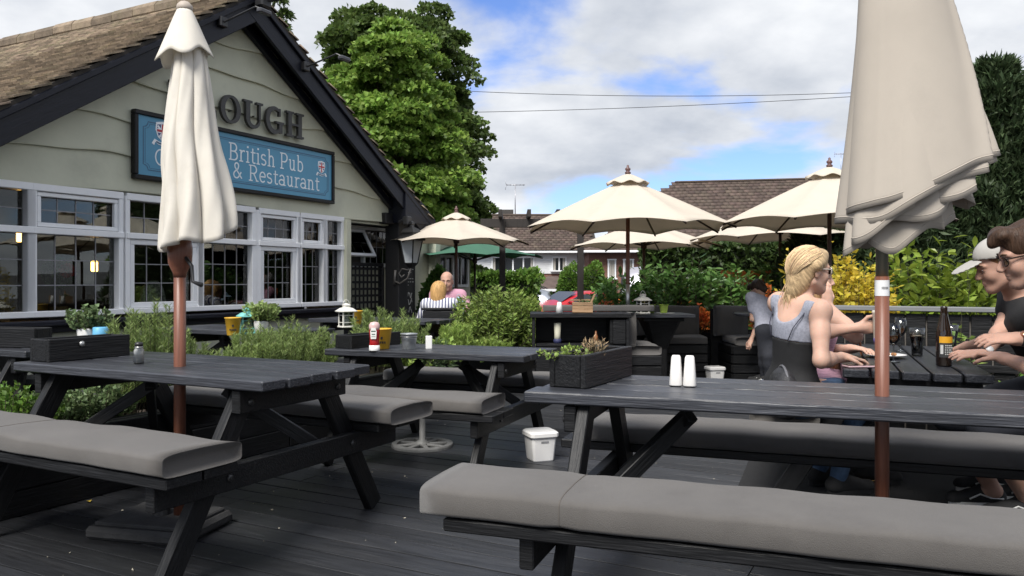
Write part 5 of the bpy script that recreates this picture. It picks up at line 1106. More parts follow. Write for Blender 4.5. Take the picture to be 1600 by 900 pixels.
# trellis in the porch
tr = thing('trellis_panel', 'black square trellis panel in the pub porch', 'trellis', uv(8.88, VF+.16, 0), ANG_U)
for i in range(9): block('slat', (.04+i*.092, 0, .80), (.034, .010, 1.18), POSTB, tr, .002)
for i in range(12): block('slat', (.41, -.0145, .26+i*.098), (.86, .010, .034), POSTB, tr, .002)
block('frame', (.41, -.004, 1.40), (.90, .05, .05), POSTB, tr, .004); block('frame', (-.025, -.004, .72), (.05, .05, 1.31), POSTB, tr, .004); block('frame', (.845, -.004, .72), (.05, .05, 1.31), POSTB, tr, .004)
# the low wing behind the porch
wg = thing('pub_wing', 'low sage wing of the pub with white windows behind the green parasol', 'building', uv(9.98, VF+.95, 0), ANG_U)
block('wall', (2.0, .1, .7), (3.4, .2, 2.6), SAGEWALL, wg, 0); block('flat_roof', (2.0, .3, 2.06), (3.6, .9, .12), NAVY, wg, .01); block('pillar', (2.25, -.10, .7), (.16, .16, 2.6), M('pale_sage_paint', (.5, .52, .42), .6), wg, .006)
for k in range(2):
    wv = MB()
    for c, d in (((0, -.02, .28), (.5, .06, .05)), ((0, -.02, -.28), (.5, .06, .05)), ((-.235, -.02, 0), (.05, .06, .52)), ((.235, -.02, 0), (.05, .06, .52)), ((0, -.015, 0), (.03, .04, .52))): wv.box(c, d)
    w_ = wv.build('window', WHITEP, wg, M4=Matrix.Translation((2.75+k*.56, 0, 1.35)))
    for j in (-1, 1): block('pane', (j*.115, -.006, 0), (.19, .01, .5), M('dark_pane', (.015, .018, .02), .1), w_, 0)
cbd = thing('chalkboard', 'tall framed chalkboard with white chalk writing beside the porch post', 'chalkboard', uv(11.45, VF+.93, 1.02), ANG_U)
block('board', (0, 0, 0), (.44, .02, .95), M('chalkboard_black', (.02, .02, .02), .8), cbd, 0); 
for c, d in (((0, -.005, .49), (.5, .04, .04)), ((0, -.005, -.49), (.5, .04, .04)), ((-.235, -.005, 0), (.035, .038, .94)), ((.235, -.005, 0), (.035, .038, .94))): block('frame', c, d, POSTB, cbd)
CHK = M('chalk', (.45, .45, .43), .9); m = MB()
for i in range(7):
    z = .40-i*.055; n = random.randint(4, 6)
    for k in range(n): m.box((-.17+k*.07+random.uniform(0, .01), -.012, z), (random.uniform(.03, .05), .003, .012))
m.build('chalk_lines', CHK, cbd)['kind'] = 'stuff'; m = MB()
for a in range(3): ribbon(m, [(x*.018-.16, .05*math.sin(x*1.1+a*2)+.02*math.sin(x*2.3)) for x in range(19)], .016, -.014, -.011, 1, 0, -.10-a*.13)
m.build('chalk_scroll', CHK, cbd)
# indoor things seen through the windows
ip = thing('indoor_plant', 'indoor topiary with a red pompom flower behind the leaded window', 'plant', uv(4.95, VF+.55, .80), 0)
m = MB(); m.lathe([(.05, 0), (.075, .02), (.08, .10), (.07, .10)], 14); m.build('basket', M('wicker', (.30, .19, .09), .8, .4, 40), ip, True); m = MB(); m.tube([(0, 0, .08), (.02, 0, .2), (.0, 0, .34)], .012, 6); m.build('stem', TWIG, ip, True)
q = nrm_(RNG.normal(size=(900, 3))); leaf_mesh('foliage', q*.13+np.array([0, 0, .44]), q+RNG.normal(size=q.shape)*.5, .04, .35, LF_LAUREL, ip); q = nrm_(RNG.normal(size=(260, 3))); leaf_mesh('flower', q*.03+np.array([.14, -.1, .46]), q, .05, .2, M('red_petal', (.6, .02, .015), .5), ip)
stand = block('plant_stand', (0, 0, 0), (.4, .3, .72), DARKROOM, None); stand.location = uv(4.95, VF+.55, .438); stand.rotation_euler = (0, 0, ANG_U); setp(stand, 'dark stand under the indoor topiary', 'plant stand')
ch_ = thing('patterned_chair', 'white fretwork chair back behind the middle window', 'chair', uv(6.15, VF+.7, .08), ANG_U)
m = MB(); m.prism([(-.16, 0), (.16, 0), (.17, .85), (.13, 1.0), (.06, 1.08), (-.06, 1.08), (-.13, 1.0), (-.17, .85)], -.015, .015); m.build('backrest', M('fretwork_white', (.5, .5, .48), .6, .5, 40, detail=1), ch_); block('seat', (0, .22, .42), (.40, .42, .05), WHITEP, ch_)
for sx in (-1, 1): block('leg', (sx*.15, .38, .2), (.04, .04, .4), WHITEP, ch_)
bc = thing('wicker_chair', 'wicker chair behind the far left window', 'chair', uv(4.25, VF+.65, .08), ANG_U); WK = M('wicker', (.30, .19, .09), .8)
for i in range(9): block('weave', (0, .008*(i % 2), .60+i*.055), (.5, .03, .045), WK, bc, .01)
for sx in (-1, 1): block('upright', (sx*.25, 0, .52), (.035, .035, 1.04), WK, bc)
block('seat', (0, .25, .45), (.5, .5, .06), WK, bc)
for k, (s_, lab) in enumerate(((6.78, 'white pot on the inside sill of the fourth window'), (7.3, 'white pot on the inside sill near the bay end'))):
    lathe_thing('sill_pot', lab, 'pot', uv(s_, VF+.13, .884), [(.035, 0), (.05, .09), (.045, .09)], WHITEPLAST, 'pots on the inside sill')
    plant('small dark plant in the %s sill pot' % ('fourth window' if k == 0 else 'bay end'), uv(s_, VF+.13, .95), .16, .2, 18, 10, .05, .3, LF_LAUREL, 'potted_plant', 'plant')

# ------------------------------------------------------------------ pergola
pg = thing('pergola', 'dark timber pergola posts and beam beyond the parasols', 'pergola', (0, 13.2, 0))
PT = M('dark_pergola_wood', (.02, .016, .014), .7, .3, 4, (8, 8, 1))
for px in (785, 907): block('post', (P_at(px, 13.2), 0, 1.08+gz/2), (.10, .10, 2.16-gz), PT, pg)
block('beam', (P_at(845, 13.2), 0, 2.12), (2.0, .06, .14), PT, pg)
for px in (782, 826, 870): block('rafter', (P_at(px, 13.2), .35, 2.25), (.06, 1.6, .12), PT, pg)

# ------------------------------------------------------------------ houses beyond
RTILE = M('brown_concrete_tile', (.085, .06, .048), .85, .3, 3, bump=.3, island=.28, dirt=(.06, .06, .04, .4)); BRICK = M('red_brick_far', (.19, .085, .055), .9, .35, 14)
def bricks_mat():
    m = BRICK; t = m.node_tree; b = t.nodes['Principled BSDF']; bt_ = t.nodes.new('ShaderNodeTexBrick'); tc_ = t.nodes.new('ShaderNodeTexCoord'); mp_ = t.nodes.new('ShaderNodeMapping'); mp_.inputs['Rotation'].default_value = (PI/2, 0, 0)
    bt_.inputs['Scale'].default_value = 4.4; bt_.inputs['Color1'].default_value = (.20, .085, .055, 1); bt_.inputs['Color2'].default_value = (.14, .06, .045, 1); bt_.inputs['Mortar'].default_value = (.3, .27, .23, 1); bt_.inputs['Mortar Size'].default_value = .012
    t.links.new(tc_.outputs['Object'], mp_.inputs['Vector']); t.links.new(mp_.outputs[0], bt_.inputs['Vector']); t.links.new(bt_.outputs['Color'], b.inputs['Base Color'])
bricks_mat()
DKP = M('dark_pane', (.015, .018, .02), .1)
def house_window(parent, x0, x1, z0, z1, y, lights=2):
    m = MB(); w = x1-x0; m.box(((x0+x1)/2, y, z1), (w+.12, .12, .07)); m.box(((x0+x1)/2, y-.03, z0), (w+.2, .18, .07))
    for k in range(lights+1): m.box((x0+w*k/lights, y, (z0+z1)/2), (.08, .11, z1-z0))
    o = m.build('window', WHITEP, parent)
    for k in range(lights): block('pane', (x0+w*(k+.5)/lights, y+.02, (z0+z1)/2), (w/lights-.08, .02, z1-z0-.06), DKP, o, 0)
    for k in (0, lights): block('curtain', (x0+w*k/lights+(.12 if k == 0 else -.12), y+.0, (z0+z1)/2), (.12, .015, z1-z0-.08), M('pale_curtain', (.4, .38, .34), .9), o, 0)
h1 = thing('white_boarded_house', 'house with white boarded upper wall and brown tiled roof beyond the car park', 'house', (0, 45, 0))
xa, xb = P_at(676, 45), P_at(926, 45); hb = gz
block('brick_wall', ((xa+xb)/2, 3.5, (1.6+hb)/2), (xb-xa, 7, 1.6-hb), BRICK, h1, 0)
for i in range(9): block('cladding_board', ((xa+xb)/2, -.03, 1.66+i*.125), (xb-xa+.06, .05, .118), WHITEP, h1, .004, rot=Matrix.Rotation(.12, 4, 'X'))
block('upper_wall', ((xa+xb)/2, 3.5, 2.2), (xb-xa-.02, 6.98, 1.2), WHITEP, h1, 0)
house_window(h1, P_at(769, 45), P_at(834, 45), 1.75, 2.52, -.09, 4); house_window(h1, P_at(863, 45), P_at(884, 45), 1.75, 2.52, -.09, 2)
block('gutter', ((xa+xb)/2, -.5, 2.80), (xb-xa+.5, .14, .12), WHITEP, h1, .02); block('downpipe', (xb-.15, -.12, 1.9), (.09, .09, 1.8), WHITEP, h1, .02)
rl = math.hypot(4.0, 2.35); dn = Vector((0, -4.0, -2.35)).normalized()
m = MB(); m.prism([(xa-.3, 2.80), (xb+.25, 2.80)], 0, 0) if False else None
m = MB(); m.add([(xa-.3, -.5, 2.80), (xb+.25, -.5, 2.80), (xb+.25, 3.5, 5.15), (xa-.3, 3.5, 5.15), (xa-.3, 7.5, 2.80), (xb+.25, 7.5, 2.80)], [(0, 1, 2, 3), (3, 2, 5, 4), (0, 3, 4), (1, 5, 2)]); m.build('roof', M('roof_battens', (.03, .025, .02), .9), h1)
tiles(h1, Vector((xa-.3, 3.5, 5.17)), Vector((1, 0, 0)), dn, int((xb-xa+.55)/.3), int(rl/.28), .3, .28, .06, .03, RTILE)
block('ridge', ((xa+xb)/2, 3.5, 5.2), (xb-xa+.5, .25, .14), RTILE, h1, .05)
block('chimney', (P_at(792, 48.5), 3.9, 5.05), (.8, .6, 1.0), M('grey_chimney_render', (.06, .055, .05), .9), h1, .01)
ae = thing('television_aerial', 'thin television aerial on mast above the white boarded house', 'aerial', (P_at(805, 48.6), 48.6, 5.0)); ALU = M('aluminium', (.4, .4, .42), .4, metal=.6)
def aerial(ae, h, s=1.0):
    m = MB(); m.tube([(0, 0, 0), (0, 0, h)], .03*s, 6); m.build('mast', ALU, ae, True); m = MB(); m.tube([(-.55*s, 0, h-.05), (.6*s, 0, h-.05)], .022*s, 6); bo = m.build('boom', ALU, ae, True)
    for k in range(6): q = MB(); q.tube([(-.5*s+k*.2*s, -.35*s, h-.05), (-.5*s+k*.2*s, .35*s, h-.05)], .014*s, 5); q.build('element', ALU, bo, True)
    for k in (-1, 1): q = MB(); q.tube([(-.55*s, 0, h-.05), (-.6*s, 0, h-.05+k*.28*s)], .014*s, 5); q.build('reflector', ALU, bo, True)
aerial(ae, 2.1, 1.0)
h2 = thing('brick_house', 'red brick house with large hipped brown tiled roof behind the parasols', 'house', (P_at(920, 40), 40, 0), -.045)
block('wall', (9.5, 4.5, (2.7+gz)/2), (19, 9, 2.7-gz), BRICK, h2, 0)
house_window(h2, .98, 1.32, 1.3, 2.25, -.03, 1); house_window(h2, 1.75, 2.2, 1.3, 2.25, -.03, 1)
rp_ = [(-.35, -.5, 2.62), (19.35, -.5, 2.62), (5.0, 4.6, 6.62), (19.35, 4.6, 6.9), (-.35, 9.5, 2.62), (19.35, 9.5, 2.62)]
m = MB(); m.add(rp_, [(0, 1, 3, 2), (0, 2, 4), (2, 3, 5, 4), (1, 5, 3)]); m.build('roof', RTILE, h2)
def keep_tiles():
    dn = Vector((0, -5.1, -4.0)).normalized(); L = math.hypot(5.1, 4.0); ax = Vector((1, 0, .0195)).normalized(); n_ = int(L/.3)
    tv, tf = tile_geo(.326, .36, .035); vs = []; fs = []; b = 0; nrm = ax.cross(-dn).normalized(); nrm = nrm if nrm.z > 0 else -nrm
    for r in range(n_):
        f = (r+1)/n_; x_left = 5.0-5.35*f
        for c in range(62):
            x = -.3+c*.33+(.16 if r % 2 else 0)
            if x < x_left+.05 or x > 19.2: continue
            o = Vector((0, 4.6, 6.56))+ax*x+dn*(f*L)+nrm*(.02+random.uniform(0, .01)); up = (-dn-nrm*.12).normalized(); n2 = ax.cross(up); n2 = n2 if n2.z > 0 else -n2
            R = np.array(Matrix((ax, up, n2)).transposed()); vs.append(tv @ R.T+np.array(o)); fs.append(tf+b); b += 8
    o = np_mesh('roof_tiling', np.concatenate(vs), np.concatenate(fs), RTILE, h2); o['kind'] = 'stuff'
keep_tiles()
block('gutter', (9.5, -.55, 2.64), (19.6, .13, .12), WHITEP, h2, .02); beam('ridge', (5.0, 4.6, 6.68), (19.3, 4.6, 6.96), .28, .12, RTILE, h2, ch=.04)
a2 = thing('television_aerial', 'television aerial showing beside the furled taupe umbrella', 'aerial', (P_at(1314, 44), 44, 6.5)); aerial(a2, 1.75, .6)
gr_ = thing('garage', 'small garage with brown tiled roof behind the red car', 'garage', (P_at(862, 38), 38, 0))
block('wall', (0, 1.5, (.78+gz)/2), (2.2, 3, .78-gz), BRICK, gr_, 0); m = MB(); m.add([(-1.3, -.2, .74), (1.3, -.2, .74), (.35, 1.5, 1.42), (-.1, 1.5, 1.42), (-1.3, 3.2, .74), (1.3, 3.2, .74)], [(0, 1, 2, 3), (0, 3, 4), (1, 5, 2), (3, 2, 5, 4)]); m.build('roof', RTILE, gr_); block('fascia', (0, -.22, .74), (2.64, .05, .12), WHITEP, gr_)
# overhead cables
for (a, b, sag, lab) in (((700, 141, 30), (1420, 141, 30), .22, 'upper overhead cable crossing the sky'), ((700, 176, 30), (1420, 145, 30), .12, 'lower overhead cable crossing the sky')):
    A, B = W(*a), W(*b); m = MB(); m.tube([A.lerp(B, i/30)-Vector((0, 0, 4*sag*(i/30)*(1-i/30))) for i in range(31)], .011, 5); setp(m.build('overhead_cable', BLACKMET, None, True), lab, 'cable', 'overhead cables')

# ------------------------------------------------------------------ cars
def car(label, loc, rz, paint, kind='hatch', rails=False):
    t = thing('parked_car', label, 'car', loc, rz, 'cars in the car park')
    P_ = {'hatch': ([(-2.0, .45), (-2.02, .75), (-1.85, .98), (-1.35, 1.38), (-.9, 1.44), (.1, 1.42), (.95, 1.0), (1.75, .86), (2.02, .68), (2.05, .42)], (-1.32, .88)),
          'estate': ([(-2.3, .45), (-2.32, .85), (-2.25, 1.05), (-2.0, 1.46), (-1.5, 1.52), (.2, 1.48), (1.05, 1.04), (1.95, .88), (2.25, .70), (2.28, .42)], (-1.95, 1.0)),
          'van': ([(-2.4, .45), (-2.45, 1.2), (-2.4, 2.05), (-2.2, 2.15), (.9, 2.15), (1.3, 2.05), (1.75, 1.2), (2.3, 1.0), (2.45, .8), (2.45, .42)], (-2.2, 1.5))}[kind]
    top = P_[0]; bot = [(x, .24) for x, _ in top]; n = len(top); H = max(z for _, z in top); belt = 1.0 if kind != 'van' else 1.25; hw = .86
    def half(z): return hw*(1-.22*max(0, (z-belt+.15)/(H-belt+.15))**1.3) if z > belt-.15 else hw*(1-.06*max(0, (.5-z)/.3))
    rings = []
    for (x, z) in top:
        ys = []; K_ = [.24, .5, min(z, .75)*.98, min(z, belt*.985)]
        ring = [(x, half(zz_), zz_) for zz_ in (.24, min(.5, z*.8), min(.78, z*.92), min(belt, z*.97))]+[(x, half(z)*.93, z-.02), (x, half(z)*.6, z), (x, 0, z+.015)]
        rings.append(ring+[(a, -b, c) for a, b, c in reversed(ring[:-1])])
    m = MB(); k = len(rings[0]); vs = [v for r in rings for v in r]; fs = [(i*k+j, i*k+j+1, (i+1)*k+j+1, (i+1)*k+j) for i in range(n-1) for j in range(k-1)]+[tuple(range(k)), tuple(range((n-1)*k, n*k))]
    m.add(vs, fs); body = m.build('body', paint, t, True); md = body.modifiers.new('round', 'SUBSURF'); md.levels = 1; md.render_levels = 1
    CG = M('car_glass', (.02, .025, .03), .08, .05, 3, spec=.8)
    def quad(name, pts, mat=CG, parent=body): q = MB(); q.add(pts, [(0, 1, 2, 3)]); return q.build(name, mat, parent)
    # windscreen, rear window, side windows follow the profile
    a, b = (5, 6); (x0, z0), (x1, z1) = top[a], top[b]; q = Vector((x1-x0, 0, z1-z0)); nn = Vector((z0-z1, 0, x1-x0)).normalized()*.02
    for (f0, f1, (X0, Z0), (X1, Z1), nm) in ((.08, .92, top[5], top[6], 'windscreen'), (.1, .85, top[2] if kind != 'van' else top[1], top[3] if kind != 'van' else top[2], 'rear_window')):
        pA = (X0+(X1-X0)*f0, Z0+(Z1-Z0)*f0); pB = (X0+(X1-X0)*f1, Z0+(Z1-Z0)*f1); d = Vector((Z1-Z0, 0, -(X1-X0))).normalized()*.03
        if d.z < 0: d = -d
        quad(nm, [Vector((pA[0], -half(pA[1])*.84, pA[1]))+d, Vector((pA[0], half(pA[1])*.84, pA[1]))+d, Vector((pB[0], half(pB[1])*.84, pB[1]))+d, Vector((pB[0], -half(pB[1])*.84, pB[1]))+d])
    xr, xf = P_[1]
    for sy in (-1, 1):
        for (xa_, xb_, ua, ub) in ((xr+.15, -.45, .25, .0), (-.37, .75, .0, .62)):
            zl, zh = belt+.02, H-.12
            quad('side_window', [(xa_, sy*(half(zl)+.012), zl), (xb_, sy*(half(zl)+.012), zl), (xb_-ub, sy*(half(zh)+.012), zh), (xa_+ua, sy*(half(zh)+.012), zh)])
        mr_ = MB(); mr_.box((.62, sy*(hw+.08), belt+.05), (.1, .16, .11), ch=.03); mr_.build('mirror', paint, body)
        hl = MB(); hl.box((top[-2][0]-.12, sy*.62, .66), (.2, .34, .13), ch=.04); hl.build('headlight', M('headlight_lens', (.6, .62, .65), .1), body)
        tl = MB(); tl.box((top[1][0]+.04, sy*.70, .85), (.1, .22, .2), ch=.03); tl.build('tail_light', M('red_lens', (.4, .02, .02), .2), body)
        for xw in (-1.28, 1.30):
            wt = MB(); wt.lathe([(.2, -.09), (.29, -.1), (.315, -.06), (.315, .06), (.29, .1), (.2, .09)], 20, Matrix.Translation((xw, sy*.78, .315)) @ Matrix.Rotation(PI/2, 4, 'X')); wo = wt.build('wheel', M('tyre_rubber', (.015, .015, .015), .8), t, True)
            ri = MB(); ri.lathe([(.2, -.102), (.19, -.08), (.03, -.105), (.001, -.106)], 14, Matrix.Translation((xw, sy*.78, .315)) @ Matrix.Rotation(PI/2*sy, 4, 'X')); ri.build('rim', STEEL, wo, True)
        if rails: rr_ = MB(); rr_.tube([(-1.9, sy*.58, 1.5), (-1.75, sy*.58, 1.575), (.1, sy*.58, 1.565), (.25, sy*.58, 1.49)], .02, 6); rr_.build('roof_rail', BLACKMET, body, True)
    gr = MB(); gr.box((top[-1][0]-.03, 0, .5), (.06, 1.0, .14), ch=.01); gr.build('grille', BLACKMET, body)
    npq = MB(); npq.box((top[-1][0]+.012, 0, .38), (.02, .5, .11)); npq.build('number_plate', M('plate_white', (.6, .6, .58), .5), body)
    if rails:
        for xx in (-1.4, -.3): cb_ = MB(); cb_.tube([(xx, -.6, 1.6), (xx, .6, 1.6)], .022, 6); cb_.build('roof_bar', BLACKMET, body, True)
    return t
def paint(n, c, met=.3): return M(n, c, .35, .03, 2, metal=met, coat=.35)
car('red hatchback parked facing the deck beside the silver estate', (P_at(893, 29), 29, gz), math.radians(-150), paint('red_car_paint', (.45, .012, .02), .0))
car('silver estate car with roof bars left of the red car', (P_at(868, 30)-2.25, 30, gz), math.radians(172), paint('silver_car_paint', (.36, .39, .43), .5), 'estate', True)
car('white van behind the dark laurels, right of the pergola post', (P_at(1066, 30), 30, gz), math.radians(180), paint('white_car_paint', (.75, .76, .78), 0), 'van')
car('silver van roof showing over the laurels left of the blonde woman', (P_at(1150, 17.5), 17.5, gz-.0), math.radians(-15), paint('pale_silver_paint', (.42, .41, .45), .4), 'van', False)
# ================================================================== PEOPLE (one continuous skin each, grown from a distance field)
def V3(*a): return np.array(a[0] if len(a) == 1 else a, float)
def unit(v): v = np.asarray(v, float); return v/np.linalg.norm(v)
class Field:
    def __init__(s, lo, hi, h):
        s.h = h; s.lo = V3(lo); s.n = np.ceil((V3(hi)-s.lo)/h).astype(int)+1
        s.ax = [s.lo[i]+np.arange(s.n[i])*h for i in range(3)]; s.d = np.full(s.n, 9.0, np.float32)
    def sl(s, a, b):
        i0 = np.clip(np.floor((a-s.lo)/s.h).astype(int)-1, 0, s.n); i1 = np.clip(np.ceil((b-s.lo)/s.h).astype(int)+2, 0, s.n)
        return tuple(slice(x, y) for x, y in zip(i0, i1))
    def pts(s, q): return s.ax[0][q[0]][:, None, None], s.ax[1][q[1]][None, :, None], s.ax[2][q[2]][None, None, :]
    def put(s, q, e, k, sub=False):
        d = s.d[q]
        if d.size == 0: return
        if sub:
            hh = np.clip(.5-.5*(d+e)/k, 0, 1); s.d[q] = d+(-e-d)*hh+k*hh*(1-hh)
        else:
            hh = np.clip(.5+.5*(e-d)/k, 0, 1); s.d[q] = e+(d-e)*hh-k*hh*(1-hh)
    def cone(s, a, b, ra, rb, k=.02, g=0, sub=False, flat=None):
        a = V3(a); b = V3(b); ra += g; rb += g; m = max(ra, rb)+k+3*s.h
        q = s.sl(np.minimum(a, b)-m, np.maximum(a, b)+m); x, y, z = s.pts(q)
        if 0 in s.d[q].shape: return
        ab = b-a; L = max(ab@ab, 1e-9); t = np.clip(((x-a[0])*ab[0]+(y-a[1])*ab[1]+(z-a[2])*ab[2])/L, 0, 1)
        e = np.sqrt((x-a[0]-t*ab[0])**2+(y-a[1]-t*ab[1])**2+(z-a[2]-t*ab[2])**2)-(ra+(rb-ra)*t); s.put(q, e, k, sub)
    def ell(s, c, R, r, k=.02, g=0, sub=False):
        c = V3(c); r = V3(r)+g; m = max(r)+k+3*s.h; q = s.sl(c-m, c+m); x, y, z = s.pts(q)
        if 0 in s.d[q].shape: return
        P = [(x-c[0])*R[i][0]+(y-c[1])*R[i][1]+(z-c[2])*R[i][2] for i in range(3)]
        k0 = np.sqrt(sum((P[i]/r[i])**2 for i in range(3))); k1 = np.sqrt(sum((P[i]/r[i]**2)**2 for i in range(3)))+1e-9; s.put(q, k0*(k0-1)/k1, k, sub)
    def plane(s, p, n, k=.004):           # keep the side n points away from
        x, y, z = s.pts((slice(None),)*3); e = (x-p[0])*n[0]+(y-p[1])*n[1]+(z-p[2])*n[2]; s.d = np.maximum(s.d, e)
    def net(s):
        d = s.d; ins = d < 0
        c = np.zeros(np.array(d.shape)-1, np.int8); acc = np.zeros((*c.shape, 3), np.float32); cnt = np.zeros(c.shape, np.float32)
        N = d.shape
        for ax in range(3):
            o = [i for i in range(3) if i != ax]
            for da in (0, 1):
                for db in (0, 1):
                    i0 = [None]*3; i1 = [None]*3
                    for i in range(3):
                        st = 0
                        if i == o[0]: st = da
                        if i == o[1]: st = db
                        i0[i] = slice(st, st+N[i]-1); i1[i] = slice(st, st+N[i]-1)
                    i1[ax] = slice(1, N[ax]); i0[ax] = slice(0, N[ax]-1)
                    A = d[tuple(i0)]; B = d[tuple(i1)]; m = (A < 0) != (B < 0)
                    if not m.any(): continue
                    t = A[m]/(A[m]-B[m]); pos = np.zeros((len(t), 3), np.float32); pos[:, ax] = t; pos[:, o[0]] = da; pos[:, o[1]] = db
                    acc[m] += pos; cnt[m] += 1
        act = cnt > 0; idx = np.full(c.shape, -1, np.int64); w = np.argwhere(act); idx[act] = np.arange(len(w))
        v = s.lo+(w+acc[act]/cnt[act][:, None])*s.h; faces = []
        for ax in range(3):
            o = [i for i in range(3) if i != ax]; i0 = [slice(1, N[i]-1) for i in range(3)]; i1 = list(i0); i0[ax] = slice(0, N[ax]-1); i1[ax] = slice(1, N[ax])
            m = ins[tuple(i0)] != ins[tuple(i1)]; e = np.argwhere(m)
            if not len(e): continue
            fl = ins[tuple(i0)][m]; e[:, o[0]] += 1; e[:, o[1]] += 1; Q = []
            for da, db in ((1, 1), (0, 1), (0, 0), (1, 0)):
                p = e.copy(); p[:, o[0]] -= da; p[:, o[1]] -= db; Q.append(idx[p[:, 0], p[:, 1], p[:, 2]])
            Q = np.stack(Q, 1); flip = fl if ax != 1 else ~fl; Q[~flip] = Q[~flip][:, ::-1]; faces.append(Q)
        f = np.concatenate(faces); f = f[(f >= 0).all(1)]; return v, f
    def build(s, name, mat, parent, base):
        v, f = s.net(); return np_mesh(name, v-base, f, mat, parent, True)
def ik(a, c, l1, l2, pole):
    a = V3(a); c = V3(c); d = c-a; L = min(np.linalg.norm(d), (l1+l2)*.995); u = unit(d); x = (l1*l1-l2*l2+L*L)/(2*L); h = math.sqrt(max(l1*l1-x*x, 1e-6))
    p = V3(pole)-u*(V3(pole)@u); return a+u*x+unit(p)*h, a+u*L
def hand(F, w, dr, pn, curl=.5, s=1.0, g=0, spread=.16, thumb=1):
    """w wrist, dr along the hand, pn palm normal; curl 0..1"""
    dr = unit(dr); pn = unit(V3(pn)-dr*(V3(pn)@dr)); sd = np.cross(dr, pn)*thumb; w = V3(w)
    R = [dr, sd, pn]; F.ell(w+dr*.048*s, R, (.052*s, .039*s, .016*s), .014, g)
    F.cone(w, w+dr*.03*s, .024*s, .022*s, .02, g)
    for i, (o, L) in enumerate(((.028, .072), (.010, .080), (-.009, .075), (-.027, .058))):
        b = w+(dr*.082+sd*o)*s; d0 = unit(dr+sd*(o*spread/.03)); p = b-d0*.02*s; a = .0
        for k, fr in enumerate((.42, .33, .25)):
            a += curl*(.55, .95, .6)[k]; d = d0*math.cos(a)+pn*math.sin(a); q = (b if k == 0 else p)+d*L*fr*s
            F.cone(p, q, (.0092, .0086, .0078)[k]*s, (.0086, .0078, .0066)[k]*s, .004, g); p = q
    b = w+(dr*.022+sd*.026)*s; m1 = b+unit(dr*.65+sd*.75+pn*.35)*.042*s; m2 = m1+unit(dr*.85+sd*.25+pn*(.3+.5*curl))*.034*s; m3 = m2+unit(dr*.9-sd*.1+pn*(.4+.5*curl))*.026*s
    F.cone(b, m1, .0125*s, .0105*s, .01, g); F.cone(m1, m2, .0105*s, .0092*s, .004, g); F.cone(m2, m3, .0092*s, .0075*s, .004, g)
def head(F, c, hf, hu, s=1.0, male=False):
    hf = unit(hf); hl = unit(np.cross(hu, hf)); hu = np.cross(hf, hl); R = [hf, hl, hu]; L = lambda a, b, z: V3(c)+(hf*a+hl*b+hu*z)*s
    F.ell(L(-.012, 0, .036), R, V3(.098, .076, .090)*s, .02); F.ell(L(.028, 0, -.028), R, V3(.066, .060, .090)*s, .03)
    F.cone(L(.068, .0, -.100), L(.066, 0, -.100), .021*s, .021*s, .03); 
    for y in (-1, 1):
        F.cone(L(.062, y*.012, -.100), L(-.01, y*.05, -.060), .018*s, .020*s, .025); F.ell(L(.058, y*.036, -.03), R, V3(.026, .024, .028)*s, .02)
        F.ell(L(.0965, y*.031, .006), R, V3(.016, .020, .012)*s, .012, sub=True); F.ell(L(.076, y*.031, .004), R, V3(.014, .015, .011)*s, .004)
        F.ell(L(-.008, y*.078, -.010), [hf*.94-hl*y*.34, hl*.94+hf*y*.34, hu], V3(.020, .007, .032)*s, .006); F.cone(L(.088, y*.014, .028), L(.078, y*.045, .026), .010*s, .008*s, .014)
    F.cone(L(.090, 0, .014), L(.113, 0, -.028), .008*s, .0115*s, .010); F.ell(L(.106, 0, -.034), R, V3(.010, .017, .008)*s, .006)
    F.ell(L(.089, 0, -.060), R, V3(.010, .021, .0065)*s, .007); F.ell(L(.087, 0, -.071), R, V3(.010, .019, .0075)*s, .007); F.ell(L(.097, 0, -.0655), R, V3(.006, .022, .0018)*s, .004, sub=True)
    return hf, hl, hu, L
